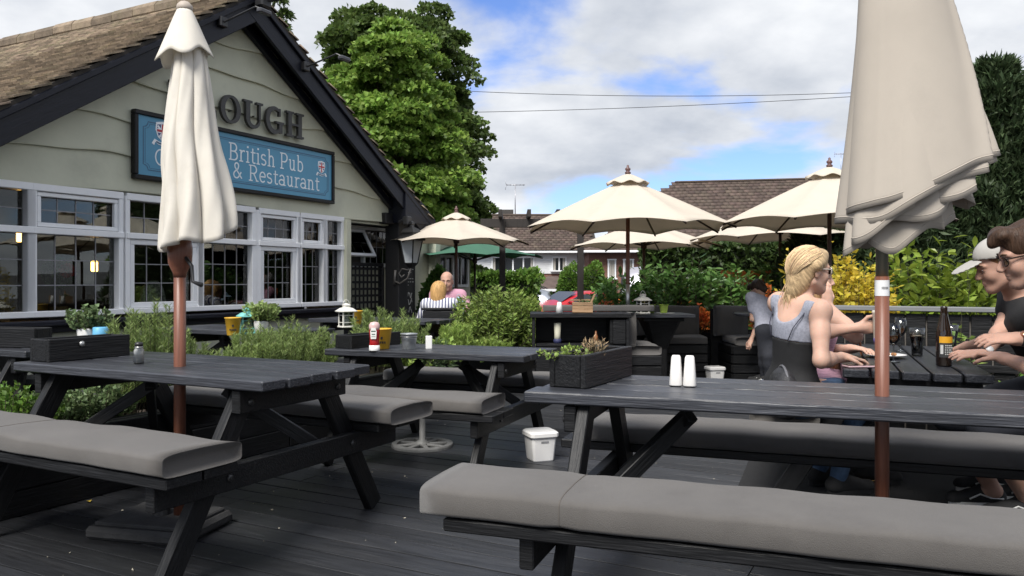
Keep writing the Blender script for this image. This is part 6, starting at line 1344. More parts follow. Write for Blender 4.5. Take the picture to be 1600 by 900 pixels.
def person(label, hip, f, neck, headc, hf, wrists, elb=((0, 0, -1), (0, 0, -1)), knees=None, ankles=None, h=.006, male=False, s=1.0, hands=(None, None), hu=(0, 0, 1), tops=None, legs=None, skin=None, group=None, sw=.165, arms=(.275, .245)):
    """wrists (left, right); returns dict of frames for clothes and hair"""
    hip, neck, headc = V3(hip), V3(neck), V3(headc); f = unit((f[0], f[1], 0)); l = V3(-f[1], f[0], 0); sp = unit(neck-hip); fs = unit(f-sp*(f@sp)); ls = np.cross(sp, fs)
    base = Vector((hip[0], hip[1], 0)); t = thing('person', label, 'person', base, 0, group); b3 = V3(base); H = np.linalg.norm(neck-hip)/.47
    R = [fs, ls, sp]; sh = [neck-sp*.035*H+ls*sw*s*(1 if i == 0 else -1)+fs*.0 for i in range(2)]
    el = []; wr = []
    for i in range(2):
        e, w = ik(sh[i], wrists[i], arms[0]*s, arms[1]*s, elb[i]); el.append(e); wr.append(w)
    knees = knees or [hip+f*.43*s+l*.10*(1 if i == 0 else -1)+V3(0, 0, -.03) for i in range(2)]
    ankles = ankles or [V3(k[0], k[1], .09)-f*.02 for k in knees]
    allp = np.array([hip, neck, headc, *sh, *el, *wr, *[V3(k) for k in knees], *[V3(a) for a in ankles]])
    F = Field(allp.min(0)-.24, allp.max(0)+.24, h)
    def torso(F, g=0, k=.05):
        F.ell(hip+sp*.03*H, R, (.125*s, .172*s, .135*s), k, g); F.ell(hip+sp*.19*H, R, (.098*s, (.142 if male else .128)*s, .15*s), k, g); F.ell(hip+sp*.33*H, R, (.112*s, (.162 if male else .145)*s, .155*s), k, g)
        F.cone(sh[0], sh[1], .058*s, .058*s, .045, g); F.cone(neck-sp*.02, sh[0], .048*s, .050*s, .04, g); F.cone(neck-sp*.02, sh[1], .048*s, .050*s, .04, g)
        if not male:
            for y in (-1, 1): F.ell(hip+sp*.30*H+fs*.085*s+ls*.066*y*s, R, (.062*s, .062*s, .066*s), .03, g)
    def arm(F, i, g=0, to=1.0, k=.025):
        F.cone(sh[i], sh[i]+(el[i]-sh[i])*.45, .052*s, .046*s, k, g); F.cone(sh[i]+(el[i]-sh[i])*.4, el[i], .047*s, .038*s, k, g)
        if to > 0: F.cone(el[i], el[i]+(wr[i]-el[i])*.35, .039*s, .039*s, k, g); F.cone(el[i]+(wr[i]-el[i])*.3, wr[i], .039*s, .025*s, k, g)
    def leg(F, i, g=0, to=1.0):
        hj = hip+ls*.09*s*(1 if i == 0 else -1)-sp*.01; kn, an = V3(knees[i]), V3(ankles[i])
        F.cone(hj, kn, .090*s, .058*s, .05, g)
        if to > 0: F.cone(kn, kn+(an-kn)*.35*to, .056*s, .054*s, .03, g); F.cone(kn+(an-kn)*.3*to, kn+(an-kn)*to, .054*s, (.054+(.036-.054)*to)*s, .03, g)
    torso(F); F.cone(neck-sp*.03, headc-unit(hu)*.05-unit(hf)*.02, .056*s, (.056 if male else .047)*s, .03)
    for i in range(2):
        arm(F, i); leg(F, i)
        hd = hands[i] or dict(dr=wr[i]-el[i], pn=(0, 0, -1), curl=.45); hand(F, wr[i], hd['dr'], hd['pn'], hd.get('curl', .45), s*1.04, 0, hd.get('spread', .12), hd.get('thumb', 1 if i == 0 else -1))
        an = V3(ankles[i]); F.cone(an, an+f*.15*s+V3(0, 0, -.055), .034*s, .024*s, .025)
    hfr = head(F, headc, hf, V3(hu), s, male)
    F.build('body', skin or SKIN, t, b3)
    def cloth(name, mat, fill, lo=None, hi=None, hh=None):
        G_ = Field(F.lo if lo is None else lo, F.lo+F.n*F.h if hi is None else hi, hh or h); fill(G_); return G_.build(name, mat, t, b3)
    # eyes
    L = hfr[3]
    for y in (-1, 1):
        q = MB(); q.lathe([(.001, -.0102), (.006, -.0085), (.0102, 0), (.006, .0085), (.001, .0102)], 12, Matrix.Translation(Vector(L(.0795, y*.031, .004)-b3))); eo = q.build('eye', M('eye_white', (.7, .68, .65), .2), t, True)
        q = MB(); pz = Vector(L(.0868, y*.0312, .004)-b3); q.lathe([(.0052, -.001), (.0052, .0012), (.001, .0022)], 10, Matrix.Translation(pz) @ Vector(hfr[0]).to_track_quat('Z', 'Y').to_matrix().to_4x4()); q.build('iris', M('iris_brown', (.05, .03, .02), .15), eo)
    for y in (-1, 1):
        q = MB(); q.tube([Vector(L(.0985, y*.013, .027)-b3), Vector(L(.095, y*.030, .033)-b3), Vector(L(.083, y*.047, .029)-b3)], [.0035*s, .004*s, .0018*s], 6); q.build('eyebrow', M('brow_hair', (.10, .055, .03), .7), t, True)
    return dict(t=t, b=b3, torso=torso, arm=arm, leg=leg, cloth=cloth, hip=hip, neck=neck, sp=sp, fs=fs, ls=ls, f=f, l=l, sh=sh, el=el, wr=wr, head=hfr, hc=headc, H=H, s=s, lo=F.lo, hi=F.lo+F.n*F.h, knees=knees, ankles=ankles)
def hairmat(n, c, v=.4): return M(n, c, .5, v, 9, (9, 9, 1.0), bump=.5, bscale=16, spec=.25, detail=3)
def hair(P, mat, fill, h=.006, pitch=.75):
    """hair grown in the head's own frame so that its strands run back and down"""
    hf, hl, hu, L = P['head']; F = Field((-.24, -.18, -.36), (.2, .18, .22), h); fill(F); v, f = F.net(); v = v*P['s']
    # strand relief
    ang = np.arctan2(v[:, 1], v[:, 2]+.02)
    Rm = np.array([hf, hl, hu]); rot = np.array([[math.cos(pitch), 0, math.sin(pitch)], [0, 1, 0], [-math.sin(pitch), 0, math.cos(pitch)]])
    o = np_mesh('hair', v @ rot.T, f, mat, P['t'], True); A = np.array([hf, hl, hu]).T @ rot.T @ np.eye(3)
    M4 = Matrix([list(A[i])+[0] for i in range(3)]+[[0, 0, 0, 1]]); M4.translation = Vector(P['hc']-P['b']); o.matrix_basis = M4; return o
I3 = [V3(1, 0, 0), V3(0, 1, 0), V3(0, 0, 1)]
def sunglasses(P, frame, lens):
    hf, hl, hu, L = P['head']; b = P['b']; t = None; m = MB()
    for y in (-1, 1):
        m.tube([Vector(L(.093, y*.058, .014)-b), Vector(L(.02, y*.078, .012)-b), Vector(L(-.02, y*.082, .004)-b)], .0032, 6)
        pts = [Vector(L(.100-.010*abs(math.cos(a)), y*(.033+.027*math.cos(a)), .004+.020*math.sin(a))-b) for a in [2*PI*i/16 for i in range(17)]]; m.tube(pts, .003, 6, False)
    m.tube([Vector(L(.100, -.008, .012)-b), Vector(L(.102, .008, .012)-b)], .003, 6); g = m.build('sunglasses', frame, P['t'], True)
    for y in (-1, 1):
        q = MB(); q.v = [tuple(Vector(L(.101-.010*abs(math.cos(a)), y*(.033+.026*math.cos(a)), .004+.019*math.sin(a))-b)) for a in [2*PI*i/16 for i in range(16)]]; q.f = [tuple(range(16))]; q.m = [0]; q.build('lens', lens, g)
LENS = M('dark_lens', (.03, .02, .015), .08, .02, 2)
DENIM = M('blue_denim', (.06, .11, .2), .85, .2, 30, bump=.2, bscale=300); NAVYC = M('dark_trousers', (.02, .022, .03), .9, .15, 30, bump=.15, bscale=200); BLKC = M('black_jersey', (.010, .010, .011), .8, .2, 20, bump=.1, bscale=150); GREYM = M('grey_marl_jersey', (.27, .28, .33), .85, .22, 90, bump=.1, bscale=200)

# ---- blonde woman in two-tone vest
P = person('blonde woman in grey and black vest and sunglasses, seen from behind at the drinks table', (1.46, 4.16, .57), (.92, .40), (1.485, 4.11, 1.055), (1.538, 4.10, 1.205), (.97, .20, -.06),
    [(1.845, 4.24, .905), (1.675, 4.05, .765)], [(.2, .3, -1), (-.06, -.32, -1)], hu=(.10, 0, 1), h=.006, s=.93, sw=.155,
    hands=(dict(dr=(.9, -.05, .05), pn=(.1, -1, 0), curl=.75, thumb=-1), dict(dr=(.95, .2, -.1), pn=(.1, .0, -1), curl=.35)), knees=[(1.80, 4.42, .55), (1.84, 4.22, .55)], ankles=[(1.72, 4.45, .1), (1.74, 4.25, .1)])
def vest(lo_s, hi_s, scoop):
    def fn(G_):
        P['torso'](G_, .007)
        G_.plane(P['hip']+P['sp']*hi_s, P['sp']); G_.plane(P['hip']+P['sp']*lo_s, -P['sp'])
        if scoop:
            G_.ell(P['neck']-P['fs']*.10-P['sp']*.005, [P['fs'], P['ls'], P['sp']], (.12, .092, .105), .015, sub=True); G_.ell(P['neck']+P['fs']*.12, [P['fs'], P['ls'], P['sp']], (.12, .095, .15), .015, sub=True)
            for i in range(2): G_.ell(P['sh'][i]+P['ls']*(.03 if i == 0 else -.03)-P['sp']*.025, [P['fs'], P['ls'], P['sp']], (.075, .058, .095), .012, sub=True)
    return fn
P['cloth']('vest_lower', BLKC, vest(-.02, .285, False)); P['cloth']('vest_upper', GREYM, vest(.286, .50, True))
m = MB()
for i, sg in ((0, 1), (1, -1)):
    pts = [P['hip']+P['sp']*.29-P['fs']*.112+P['ls']*sg*.060, P['hip']+P['sp']*.36-P['fs']*.108+P['ls']*sg*.085, P['neck']-P['sp']*.05-P['fs']*.068+P['ls']*sg*.112, P['neck']+P['sp']*.010-P['fs']*.01+P['ls']*sg*.115, P['neck']-P['sp']*.03+P['fs']*.055+P['ls']*sg*.105]
    m.tube([Vector(p-P['b']) for p in pts], .0028, 6)
m.build('piping', M('dark_piping', (.05, .05, .075), .8), P['t'], True)
P['cloth']('jeans', DENIM, lambda G_: [P['leg'](G_, i, .010) for i in range(2)]+[G_.ell(P['hip']+P['sp']*.0, [P['fs'], P['ls'], P['sp']], (.135, .178, .125), .05)]+[G_.plane(P['hip']+P['sp']*.035, P['sp'])], hh=.008)
def blonde(F):
    F.ell((-.022, 0, .046), I3, (.106, .089, .094), .03); F.ell((-.062, .0, -.03), I3, (.062, .074, .095), .05); F.ell((-.082, .01, -.09), I3, (.040, .048, .075), .05); F.cone((-.085, .015, -.12), (-.075, .04, -.185), .032, .016, .04)
    F.cone((.055, -.02, .092), (-.02, -.082, .03), .03, .03, .03); F.cone((.055, .02, .092), (-.02, .082, .03), .03, .03, .03)
    F.ell((.130, 0, -.035), I3, (.10, .11, .098), .02, sub=True); F.ell((.020, -.085, -.04), I3, (.035, .03, .035), .015, sub=True)
hair(P, hairmat('blonde_hair', (.48, .34, .19)), blonde, .005)
def strands(P_, n, mat, rad, tail, spread=1.35, r=.0022, jit=.004):
    hf, hl, hu, L = P_['head']; m = MB()
    for i in range(n):
        a = (RNG.random()*2-1)*spread; s0 = unit((math.cos(a)*.62+RNG.random()*.5-.45, math.sin(a), .50+.38*RNG.random()*math.cos(a))); e0 = unit((-.8, .12+.25*math.sin(a), -.55)); pts = []
        k = rad*(1+.05*RNG.random()); c0 = V3(-.025, 0, .035); om = math.acos(max(-1, min(1, s0@e0)))
        for q in range(10): u_ = q/9; d = (math.sin((1-u_)*om)*s0+math.sin(u_*om)*e0)/math.sin(om); pts.append(c0+d*k+V3(0, 0, -.02*u_*u_)+RNG.normal(size=3)*jit*.25)
        tl = V3(tail)+RNG.normal(size=3)*.026; p9 = pts[-1]
        for q in (.4, .75, 1): pts.append(p9+(tl-p9)*q+RNG.normal(size=3)*.003)
        m.tube([Vector(L(*p)-P_['b']) for p in pts], [r*.5]+[r]*10+[r*.8, r*.3], 4, False)
    return m.build('hair_strands', mat, P_['t'], True)
strands(P, 420, M('blonde_strand', (.60, .43, .25), .45, .3, 6, island=.35, spec=.3), V3(.112, .096, .103), (-.075, .035, -.185)); sunglasses(P, M('cream_frame', (.65, .58, .5), .3), LENS)
q = MB(); q.lathe([(.011, -.002), (.0115, 0), (.011, .002)], 12, Matrix.Translation(Vector(P['wr'][0]-P['b'])+Vector((.105, -.012, .012))) @ Matrix.Rotation(PI/2, 4, 'Y')); q.build('ring', M('silver', (.7, .7, .72), .2, metal=1), P['t'], True)

# ---- her friend in pink
Q = person('woman in pink dress, mostly hidden, raising her hand to her face behind the blonde woman', (1.63, 4.66, .57), (.95, -.25), (1.755, 4.62, 1.03), (1.745, 4.60, 1.175), (.95, -.2, -.1),
    [(1.95, 4.60, .76), (1.758, 4.44, 1.02)], [(0, .3, -1), (.25, -.5, -1)], hu=(.1, 0, 1), h=.0075, s=.95, hands=(None, dict(dr=(.02, .05, 1), pn=(-.4, .9, 0), curl=.6)), knees=[(1.98, 4.66, .55), (2.0, 4.5, .55)])
PINK = M('pink_striped_dress', (.68, .40, .50), .8, .35, 14, (1.5, 1.5, 40), detail=1)
Q['cloth']('dress', PINK, lambda G_: [Q['torso'](G_, .012), G_.cone(Q['hip']+Q['fs']*.08+Q['sp']*.1, Q['neck']+Q['fs']*.10-Q['sp']*.10, .10, .07, .06)]+[Q['leg'](G_, i, .02, .4) for i in range(2)]+[G_.plane(Q['neck']-Q['sp']*.06, Q['sp'])], hh=.009)
def longhair(F):
    F.ell((-.02, 0, .045), I3, (.106, .090, .095), .03); F.ell((-.06, 0, -.05), I3, (.07, .08, .12), .05); F.cone((.0, -.075, -.05), (.05, -.085, -.28), .035, .024, .03); F.cone((.0, .075, -.05), (.02, .085, -.25), .035, .024, .03); F.ell((.13, 0, -.035), I3, (.10, .085, .1), .02, sub=True)
hair(Q, hairmat('light_brown_hair', (.30, .19, .10)), longhair, .007, .3)
q = MB(); wq = Q['wr'][1]-Q['b']; ex = unit(Q['wr'][1]-Q['el'][1])
for k in range(2): q.tube([Vector(wq-ex*(.015+.012*k)+(V3(math.cos(a), math.sin(a), 0)*.030)) for a in [2*PI*i/14 for i in range(15)]], .004, 5, False)
q.build('bracelet', M('amber_beads', (.25, .11, .04), .4), Q['t'], True)

# ---- man with sunglasses, cropped by the right edge
A = person('man in black shirt and sunglasses leaning in at the right edge', (2.56, 3.50, .57), (-.93, .36), (2.285, 3.37, 1.105), (2.130, 3.29, 1.258), (-.93, .25, -.28),
    [(2.24, 3.62, .80), (2.165, 3.41, .905)], [(.2, .0, -1), (.5, -.5, -.6)], hu=(-.28, 0, 1), h=.006, male=True, s=1.02, sw=.175, skin=SKINM, hands=(None, dict(dr=(-.98, .12, .02), pn=(.05, .45, -1), curl=.42, spread=.06)), knees=[(2.12, 3.85, .50), (2.14, 3.60, .50)], ankles=[(2.42, 4.0, .10), (2.47, 3.80, .10)])
def tee(P_, g=.012, sl_=.6):
    def fn(G_):
        P_['torso'](G_, g)
        for i in range(2): G_.cone(P_['sh'][i], P_['sh'][i]+(P_['el'][i]-P_['sh'][i])*sl_, .062*P_['s'], .060*P_['s'], .03)
        G_.ell(P_['neck']+P_['sp']*.055, [P_['fs'], P_['ls'], P_['sp']], (.078, .078, .075), .012, sub=True); G_.plane(P_['hip']-P_['sp']*.06, -P_['sp'])
    return fn
A['cloth']('t_shirt', BLKC, tee(A)); A['cloth']('shorts', NAVYC, lambda G_: [A['leg'](G_, i, .022, .0) for i in range(2)], hh=.008)
def shorthair(F):
    F.ell((-.018, 0, .052), I3, (.106, .086, .092), .03); F.ell((.075, 0, .105), I3, (.045, .062, .030), .03); F.cone((.07, -.03, .11), (.115, .02, .085), .025, .016, .02); F.ell((-.07, 0, -.02), I3, (.05, .07, .075), .03)
    F.ell((.13, 0, -.045), I3, (.11, .12, .105), .02, sub=True); F.ell((.0, -.09, -.055), I3, (.06, .04, .06), .015, sub=True); F.ell((.0, .09, -.055), I3, (.06, .04, .06), .015, sub=True)
    x, y, z = F.pts((slice(None),)*3); F.d = F.d+(.004*np.sin(75*y+30*x)+.003*np.sin(60*x+50*z)).astype(np.float32)
hair(A, hairmat('brown_hair', (.05, .027, .016)), shorthair, .006, .2); sunglasses(A, M('tortoise_frame', (.03, .018, .012), .25), LENS)
def watch(P_, i, strap, face, back=.02):
    w = P_['wr'][i]-P_['b']; ex = unit(P_['wr'][i]-P_['el'][i]); up = unit(V3(0, -.75, .66)-ex*(ex@V3(0, -.75, .66))); sd = np.cross(ex, up); c = w-ex*back; m = MB()
    for k in range(3): m.tube([Vector(c-ex*(k-1)*.006+(up*math.cos(a)+sd*math.sin(a))*.0295) for a in [2*PI*j/18 for j in range(19)]], .0045, 5, False)
    o = m.build('watch_strap', strap, P_['t'], True); q = MB(); q.lathe([(.017, -.004), (.018, 0), (.0165, .006), (.001, .007)], 16, Matrix.Translation(Vector(c+up*.031)) @ Vector(up).to_track_quat('Z', 'Y').to_matrix().to_4x4()); q.build('watch_case', face, o, True)
watch(A, 1, M('black_strap', (.02, .02, .02), .5), M('rose_gold', (.55, .26, .16), .25, metal=1))
# ---- man with the cap
B = person('man in pale baseball cap and dark top resting his forearm on the drinks table', (2.76, 4.02, .57), (-.93, .36), (2.46, 3.87, 1.08), (2.335, 3.82, 1.225), (-.92, .22, -.32),
    [(2.40, 4.25, .79), (2.215, 3.75, .770)], [(.2, .0, -1), (.3, -.5, -.8)], hu=(-.3, 0, 1), h=.0065, male=True, s=.95, sw=.175, skin=SKINM, hands=(None, dict(dr=(-1, .15, .05), pn=(0, .4, -1), curl=.35)), knees=[(2.30, 4.28, .50), (2.30, 4.05, .50)], ankles=[(2.62, 4.3, .1), (2.7, 4.1, .1)])
B['cloth']('t_shirt', BLKC, tee(B, .014)); B['cloth']('shorts', NAVYC, lambda G_: [B['leg'](G_, i, .022, .0) for i in range(2)], hh=.008)
def cropped(F):
    F.ell((-.018, 0, .040), I3, (.101, .080, .088), .03); F.ell((-.06, 0, -.02), I3, (.05, .068, .07), .03); F.ell((.13, 0, -.045), I3, (.11, .12, .105), .02, sub=True); F.ell((.0, -.09, -.06), I3, (.06, .04, .06), .015, sub=True); F.ell((.0, .09, -.06), I3, (.06, .04, .06), .015, sub=True)
hair(B, hairmat('ginger_hair', (.16, .07, .03)), cropped, .007, .2)
CAPM = M('pale_cap_cloth', (.38, .365, .335), .85, .06, 20, bump=.1, bscale=200); hf, hl, hu, L = B['head']
def capf(F):
    F.ell((-.012, 0, .060), I3, (.112, .092, .092), .02)
    F.plane((0, 0, .045), unit((.22, 0, -1)))
def local_mesh(P_, name, mat, fill, h, lo=(-.24, -.18, -.3), hi=(.28, .18, .22)):
    F = Field(lo, hi, h); fill(F); v, f = F.net(); hf, hl, hu, L = P_['head']; R = np.array([hf, hl, hu]); return np_mesh(name, v*P_['s'] @ R+P_['hc']-P_['b'], f, mat, P_['t'], True)
cp = local_mesh(B, 'cap', CAPM, capf, .006)
def brim(F): F.ell((.125, 0, .048), [unit((1, 0, -.22)), V3(0, 1, 0), unit((.22, 0, 1))], (.095, .085, .008), .01); F.ell((.02, 0, .03), I3, (.07, .2, .2), .01, sub=True)
local_mesh(B, 'cap_peak', CAPM, brim, .005)
for w_, z_, dz in ((.020, .105, .0), (.012, .118, 0), (.03, .094, 0)):
    pass
m = MB(); Rh = Matrix((Vector(hf), Vector(hl), Vector(hu))).transposed().to_4x4()
for k in range(4):
    p0 = Vector(L(.062+.010*k, -.062+.004*k, .108-.004*k)-B['b']); p1 = Vector(L(.045+.014*k, -.072+.004*k, .088+.010*(k % 2))-B['b']); m.tube([p0, p1], .0035, 6)
m.build('cap_emblem', M('cap_embroidery', (.03, .03, .03), .9), B['t'], True)
q = MB(); q.lathe([(.006, 0), (.007, .005), (.001, .009)], 10, Matrix.Translation(Vector(L(-.012, 0, .150)-B['b']))); q.build('cap_button', CAPM, B['t'], True)
watch(B, 1, M('black_strap', (.02, .02, .02), .5), M('white_watch_face', (.75, .75, .74), .2), .015)
# shoes of the men
def shoe(P_, an, dr, name='shoe', plain=False):
    dr = unit((dr[0], dr[1], 0)); sd = np.cross((0, 0, 1), dr); R = [dr, sd, V3(0, 0, 1)]; c = V3(an[0], an[1], 0)+dr*.07; lo = c-.22; lo[2] = .005; hi = c+.22; hi[2] = .2
    F = Field(lo, hi, .0055); F.cone(c-dr*.10+V3(0, 0, .062), c+dr*.11+V3(0, 0, .050), .040, .036, .03); F.cone(c-dr*.08+V3(0, 0, .075), c-dr*.065+V3(0, 0, .115), .040, .040, .03); F.cone(c-dr*.02+V3(0, 0, .085), c+dr*.03+V3(0, 0, .07), .036, .030, .03); F.ell(c-dr*.07+V3(0, 0, .15), R, (.035, .033, .05), .005, sub=True); F.plane((0, 0, .036), (0, 0, -1)); o = F.build(name, M('black_suede', (.014, .014, .015), .85, .2, 40), P_['t'], P_['b'])
    m = MB(); n = 28; prof = [(math.cos(a)*(.135+(.0 if math.cos(a) > 0 else .0)), math.sin(a)*(.047 if math.cos(a) > -.2 else .042)) for a in [2*PI*i/n for i in range(n)]]
    vs = [tuple(c+dr*x+sd*y+V3(0, 0, z)-P_['b']) for z in (.014, .042) for x, y in prof]; m.add(vs, [(i, (i+1) % n, n+(i+1) % n, n+i) for i in range(n)]+[tuple(range(n)), tuple(range(n, 2*n))]); m.build('sole', M('white_rubber', (.62, .61, .58), .6) if not plain else BLKC, o)
    if plain: return
    for sg in (-1, 1):
        m = MB(); m.tube([Vector(c-dr*.11+sd*sg*.043+V3(0, 0, .065)-P_['b']), Vector(c-dr*.05+sd*sg*.045+V3(0, 0, .068)-P_['b']), Vector(c+dr*.0+sd*sg*.041+V3(0, 0, .085)-P_['b']), Vector(c+dr*.05+sd*sg*.041+V3(0, 0, .060)-P_['b'])], .0045, 6); m.build('side_stripe', M('white_leather', (.7, .7, .68), .5), o, True)
    for k in range(4): m = MB(); x = c+dr*(-.03+.022*k)+V3(0, 0, .118-.012*k); m.tube([Vector(x-sd*.022-P_['b']), Vector(x+sd*.022+V3(0, 0, .002)-P_['b'])], .0035, 5); m.build('lace', M('white_leather', (.7, .7, .68), .5), o, True)
for an in ((2.47, 3.80), (2.42, 4.02)): shoe(A, an, (-1, .12))
for an in ((2.62, 4.30), (2.70, 4.12)): shoe(B, an, (-1, .2))
for PP, dr in ((P, (.9, .2)), (Q, (.95, -.2))):
    for a_ in PP['ankles']: shoe(PP, a_, dr, plain=True)
# ---- couple at the far table
Cw = person('woman in blue striped shirt with blonde bob, back turned, at the far table', (P_at(687, 9.55), 9.55, .53), (.1, 1), (P_at(687, 9.57), 9.58, .905), (P_at(686, 9.6), 9.62, 1.025), (.25, 1, -.1), [(-1.02, 9.85, .79), (-.70, 9.85, .79)], [(-.6, -.2, -1), (.6, -.2, -1)], h=.011, s=.97)
STR = M('blue_striped_cotton', (.62, .63, .66), .85, .04, 5)
def stripes(mat, c1, c2, freq):
    t = mat.node_tree; b = t.nodes['Principled BSDF']; tc_ = t.nodes.new('ShaderNodeTexCoord'); w_ = t.nodes.new('ShaderNodeTexWave'); w_.bands_direction = 'X'; w_.inputs['Scale'].default_value = freq; w_.inputs['Distortion'].default_value = .6; w_.inputs['Detail Scale'].default_value = 2
    r = t.nodes.new('ShaderNodeValToRGB'); r.color_ramp.elements[0].position = .30; r.color_ramp.elements[0].color = (*c1, 1); r.color_ramp.elements[1].position = .42; r.color_ramp.elements[1].color = (*c2, 1)
    t.links.new(tc_.outputs['Object'], w_.inputs['Vector']); t.links.new(w_.outputs['Fac'], r.inputs['Fac']); t.links.new(r.outputs['Color'], b.inputs['Base Color'])
stripes(STR, (.07, .08, .16), (.66, .66, .68), 8.5)
def shirt(P_, g=.014):
    def fn(G_):
        P_['torso'](G_, g)
        for i in range(2): P_['arm'](G_, i, .012)
        G_.ell(P_['neck']+P_['sp']*.06, [P_['fs'], P_['ls'], P_['sp']], (.075, .075, .07), .012, sub=True); G_.plane(P_['hip']-P_['sp']*.05, -P_['sp'])
        for i in range(2): G_.plane(P_['wr'][i]-unit(P_['wr'][i]-P_['el'][i])*.03, unit(P_['wr'][i]-P_['el'][i])) if False else None
    return fn
Cw['cloth']('shirt', STR, shirt(Cw)); Cw['cloth']('trousers', NAVYC, lambda G_: [Cw['leg'](G_, i, .012) for i in range(2)], hh=.014)
def bob(F):
    F.ell((-.015, 0, .045), I3, (.108, .094, .095), .03); F.ell((-.045, 0, -.04), I3, (.085, .098, .12), .05); F.ell((-.03, 0, -.13), I3, (.075, .095, .06), .04); F.ell((.14, 0, -.03), I3, (.10, .09, .12), .02, sub=True)
hair(Cw, hairmat('honey_hair', (.48, .28, .11)), bob, .009, .1)
Cm = person('grey-haired man in pink shirt facing the camera at the far table', (P_at(700, 10.5), 10.5, .55), (-.05, -1), (P_at(700, 10.42), 10.42, 1.01), (P_at(698, 10.36), 10.36, 1.150), (-.05, -1, -.12), [(-.55, 10.05, .80), (-.98, 10.05, .80)], [(.6, .2, -1), (-.6, .2, -1)], h=.010, male=True, s=1.02, skin=SKINM)
Cm['cloth']('shirt', M('pink_cotton', (.50, .26, .34), .85, .1, 6), shirt(Cm)); Cm['cloth']('trousers', NAVYC, lambda G_: [Cm['leg'](G_, i, .012) for i in range(2)], hh=.014)
def bald(F): F.ell((-.03, 0, .035), I3, (.088, .080, .082), .02); F.ell((.10, 0, .03), I3, (.115, .11, .13), .02, sub=True); F.ell((0, 0, .14), I3, (.075, .06, .045), .02, sub=True)
hair(Cm, hairmat('grey_hair', (.42, .41, .39)), bald, .008, .1)
# ---- boy bending over the round table
D = person('boy in grey T-shirt bending over the small round table', (P_at(1199, 8.75), 8.75, .60), (-.6, .75), (P_at(1184, 8.95), 8.95, .965), (P_at(1183, 9.08), 9.04, 1.060), (-.55, .7, -.6), [(P_at(1176, 9.1), 9.05, .82), (P_at(1169, 8.8), 8.82, .40)][::1], [(.0, -.2, -1), (-.3, 0, -1)], hu=(-.35, .4, 1), h=.010, s=.82, male=True, knees=[(P_at(1195, 8.7), 8.72, .34), (P_at(1202, 8.6), 8.62, .34)], ankles=[(P_at(1196, 8.75), 8.78, .08), (P_at(1203, 8.62), 8.66, .08)], arms=(.29, .29))
D['cloth']('t_shirt', M('pale_grey_jersey', (.34, .35, .42), .85, .15, 40), tee(D, .014, .55)); D['cloth']('trousers', NAVYC, lambda G_: [D['leg'](G_, i, .014) for i in range(2)]+[G_.ell(D['hip'], [D['fs'], D['ls'], D['sp']], (.115, .15, .12), .04)], hh=.012)
hair(D, hairmat('dark_brown_hair', (.04, .025, .017)), shorthair, .009, .2)
for a_ in D['ankles']: shoe(D, a_, (-.6, .75))
for a_ in Cw['ankles']: shoe(Cw, a_, (0, 1))
for a_ in Cm['ankles']: shoe(Cm, a_, (0, -1))

# ================================================================== ON THE DRINKS TABLE
zt = .722
def TP(px, py): p = G(px, py, .72); return (p.x, p.y, zt)
BGL = M('brown_bottle_glass', (.018, .010, .006), .06, .1, 3, spec=.8)
bo = lathe_thing('beer_bottle', 'dark brown beer bottle with yellow label in the middle of the drinks table', 'bottle', TP(1475, 572), [(.034, 0), (.0375, .004), (.0375, .165), (.034, .185), (.0185, .255), (.0155, .285), (.0165, .287), (.0165, .30), (.012, .303)], BGL, seg=28)
def band(parent, r, z0, z1, a0, a1, mat, name):
    m = MB(); n = 14; vs = []
    for i in range(n+1): a = a0+(a1-a0)*i/n; vs += [(r*math.cos(a), r*math.sin(a), z0), (r*math.cos(a), r*math.sin(a), z1)]
    m.add(vs, [(2*i, 2*i+2, 2*i+3, 2*i+1) for i in range(n)]); return m.build(name, mat, parent, True)
band(bo, .0380, .045, .152, -2.7, -.45, M('label_black', (.03, .03, .03), .6), 'label'); yl = band(bo, .0384, .118, .150, -2.65, -.5, M('label_yellow', (.72, .36, .02), .5), 'label_top')
m = MB()
for k in range(5):
    for j in range(4+k % 2):
        a = -1.9+j*.24+random.uniform(0, .05); m.box((.0386*math.cos(a), .0386*math.sin(a), .105-.011*k), (.006, .0012, .0055), None)
m.build('label_print', M('label_print_white', (.55, .55, .53), .6), bo); band(bo, .0385, .062, .108, -2.5, -2.15, M('label_print_white', (.55, .55, .53), .6), 'barcode')
STOUT = M('stout', (.006, .003, .002), .15, .1, 3); FOAM = M('beer_foam', (.62, .52, .38), .8, .1, 40); LAGER = M('amber_wine', (.85, .45, .09), .12, .1, 5, trans=.75)
def pint(label, loc, fill):
    o = lathe_thing('pint_glass', label, 'glass', loc, [(.029, 0), (.030, .004), (.031, .06), (.040, .12), (.042, .16), (.0408, .16), (.0388, .12), (.029, .062), (.0275, .01)], GLASSW, 'pint glasses', seg=28)
    if fill: q = MB(); q.lathe([(.0270, .008), (.0285, .06), (.0372, .108), (.001, .109)], 24); q.build('stout', STOUT, o, True); q = MB(); q.lathe([(.0374, .1095), (.0385, .116), (.001, .117)], 24); q.build('foam', FOAM, o, True)
    q = MB(); q.lathe([(.0395, .122), (.0412, .157)], 28, cap=False); q.build('froth_film', glass_mat('frothy_glass', (.9, .88, .82), rough=.5, refl=5, keep=.7), o, True); return o
pint('pint glass of dark stout with froth rings', TP(1433, 556), True); pint('empty pint glass behind the beer bottle', TP(1486, 548), False)
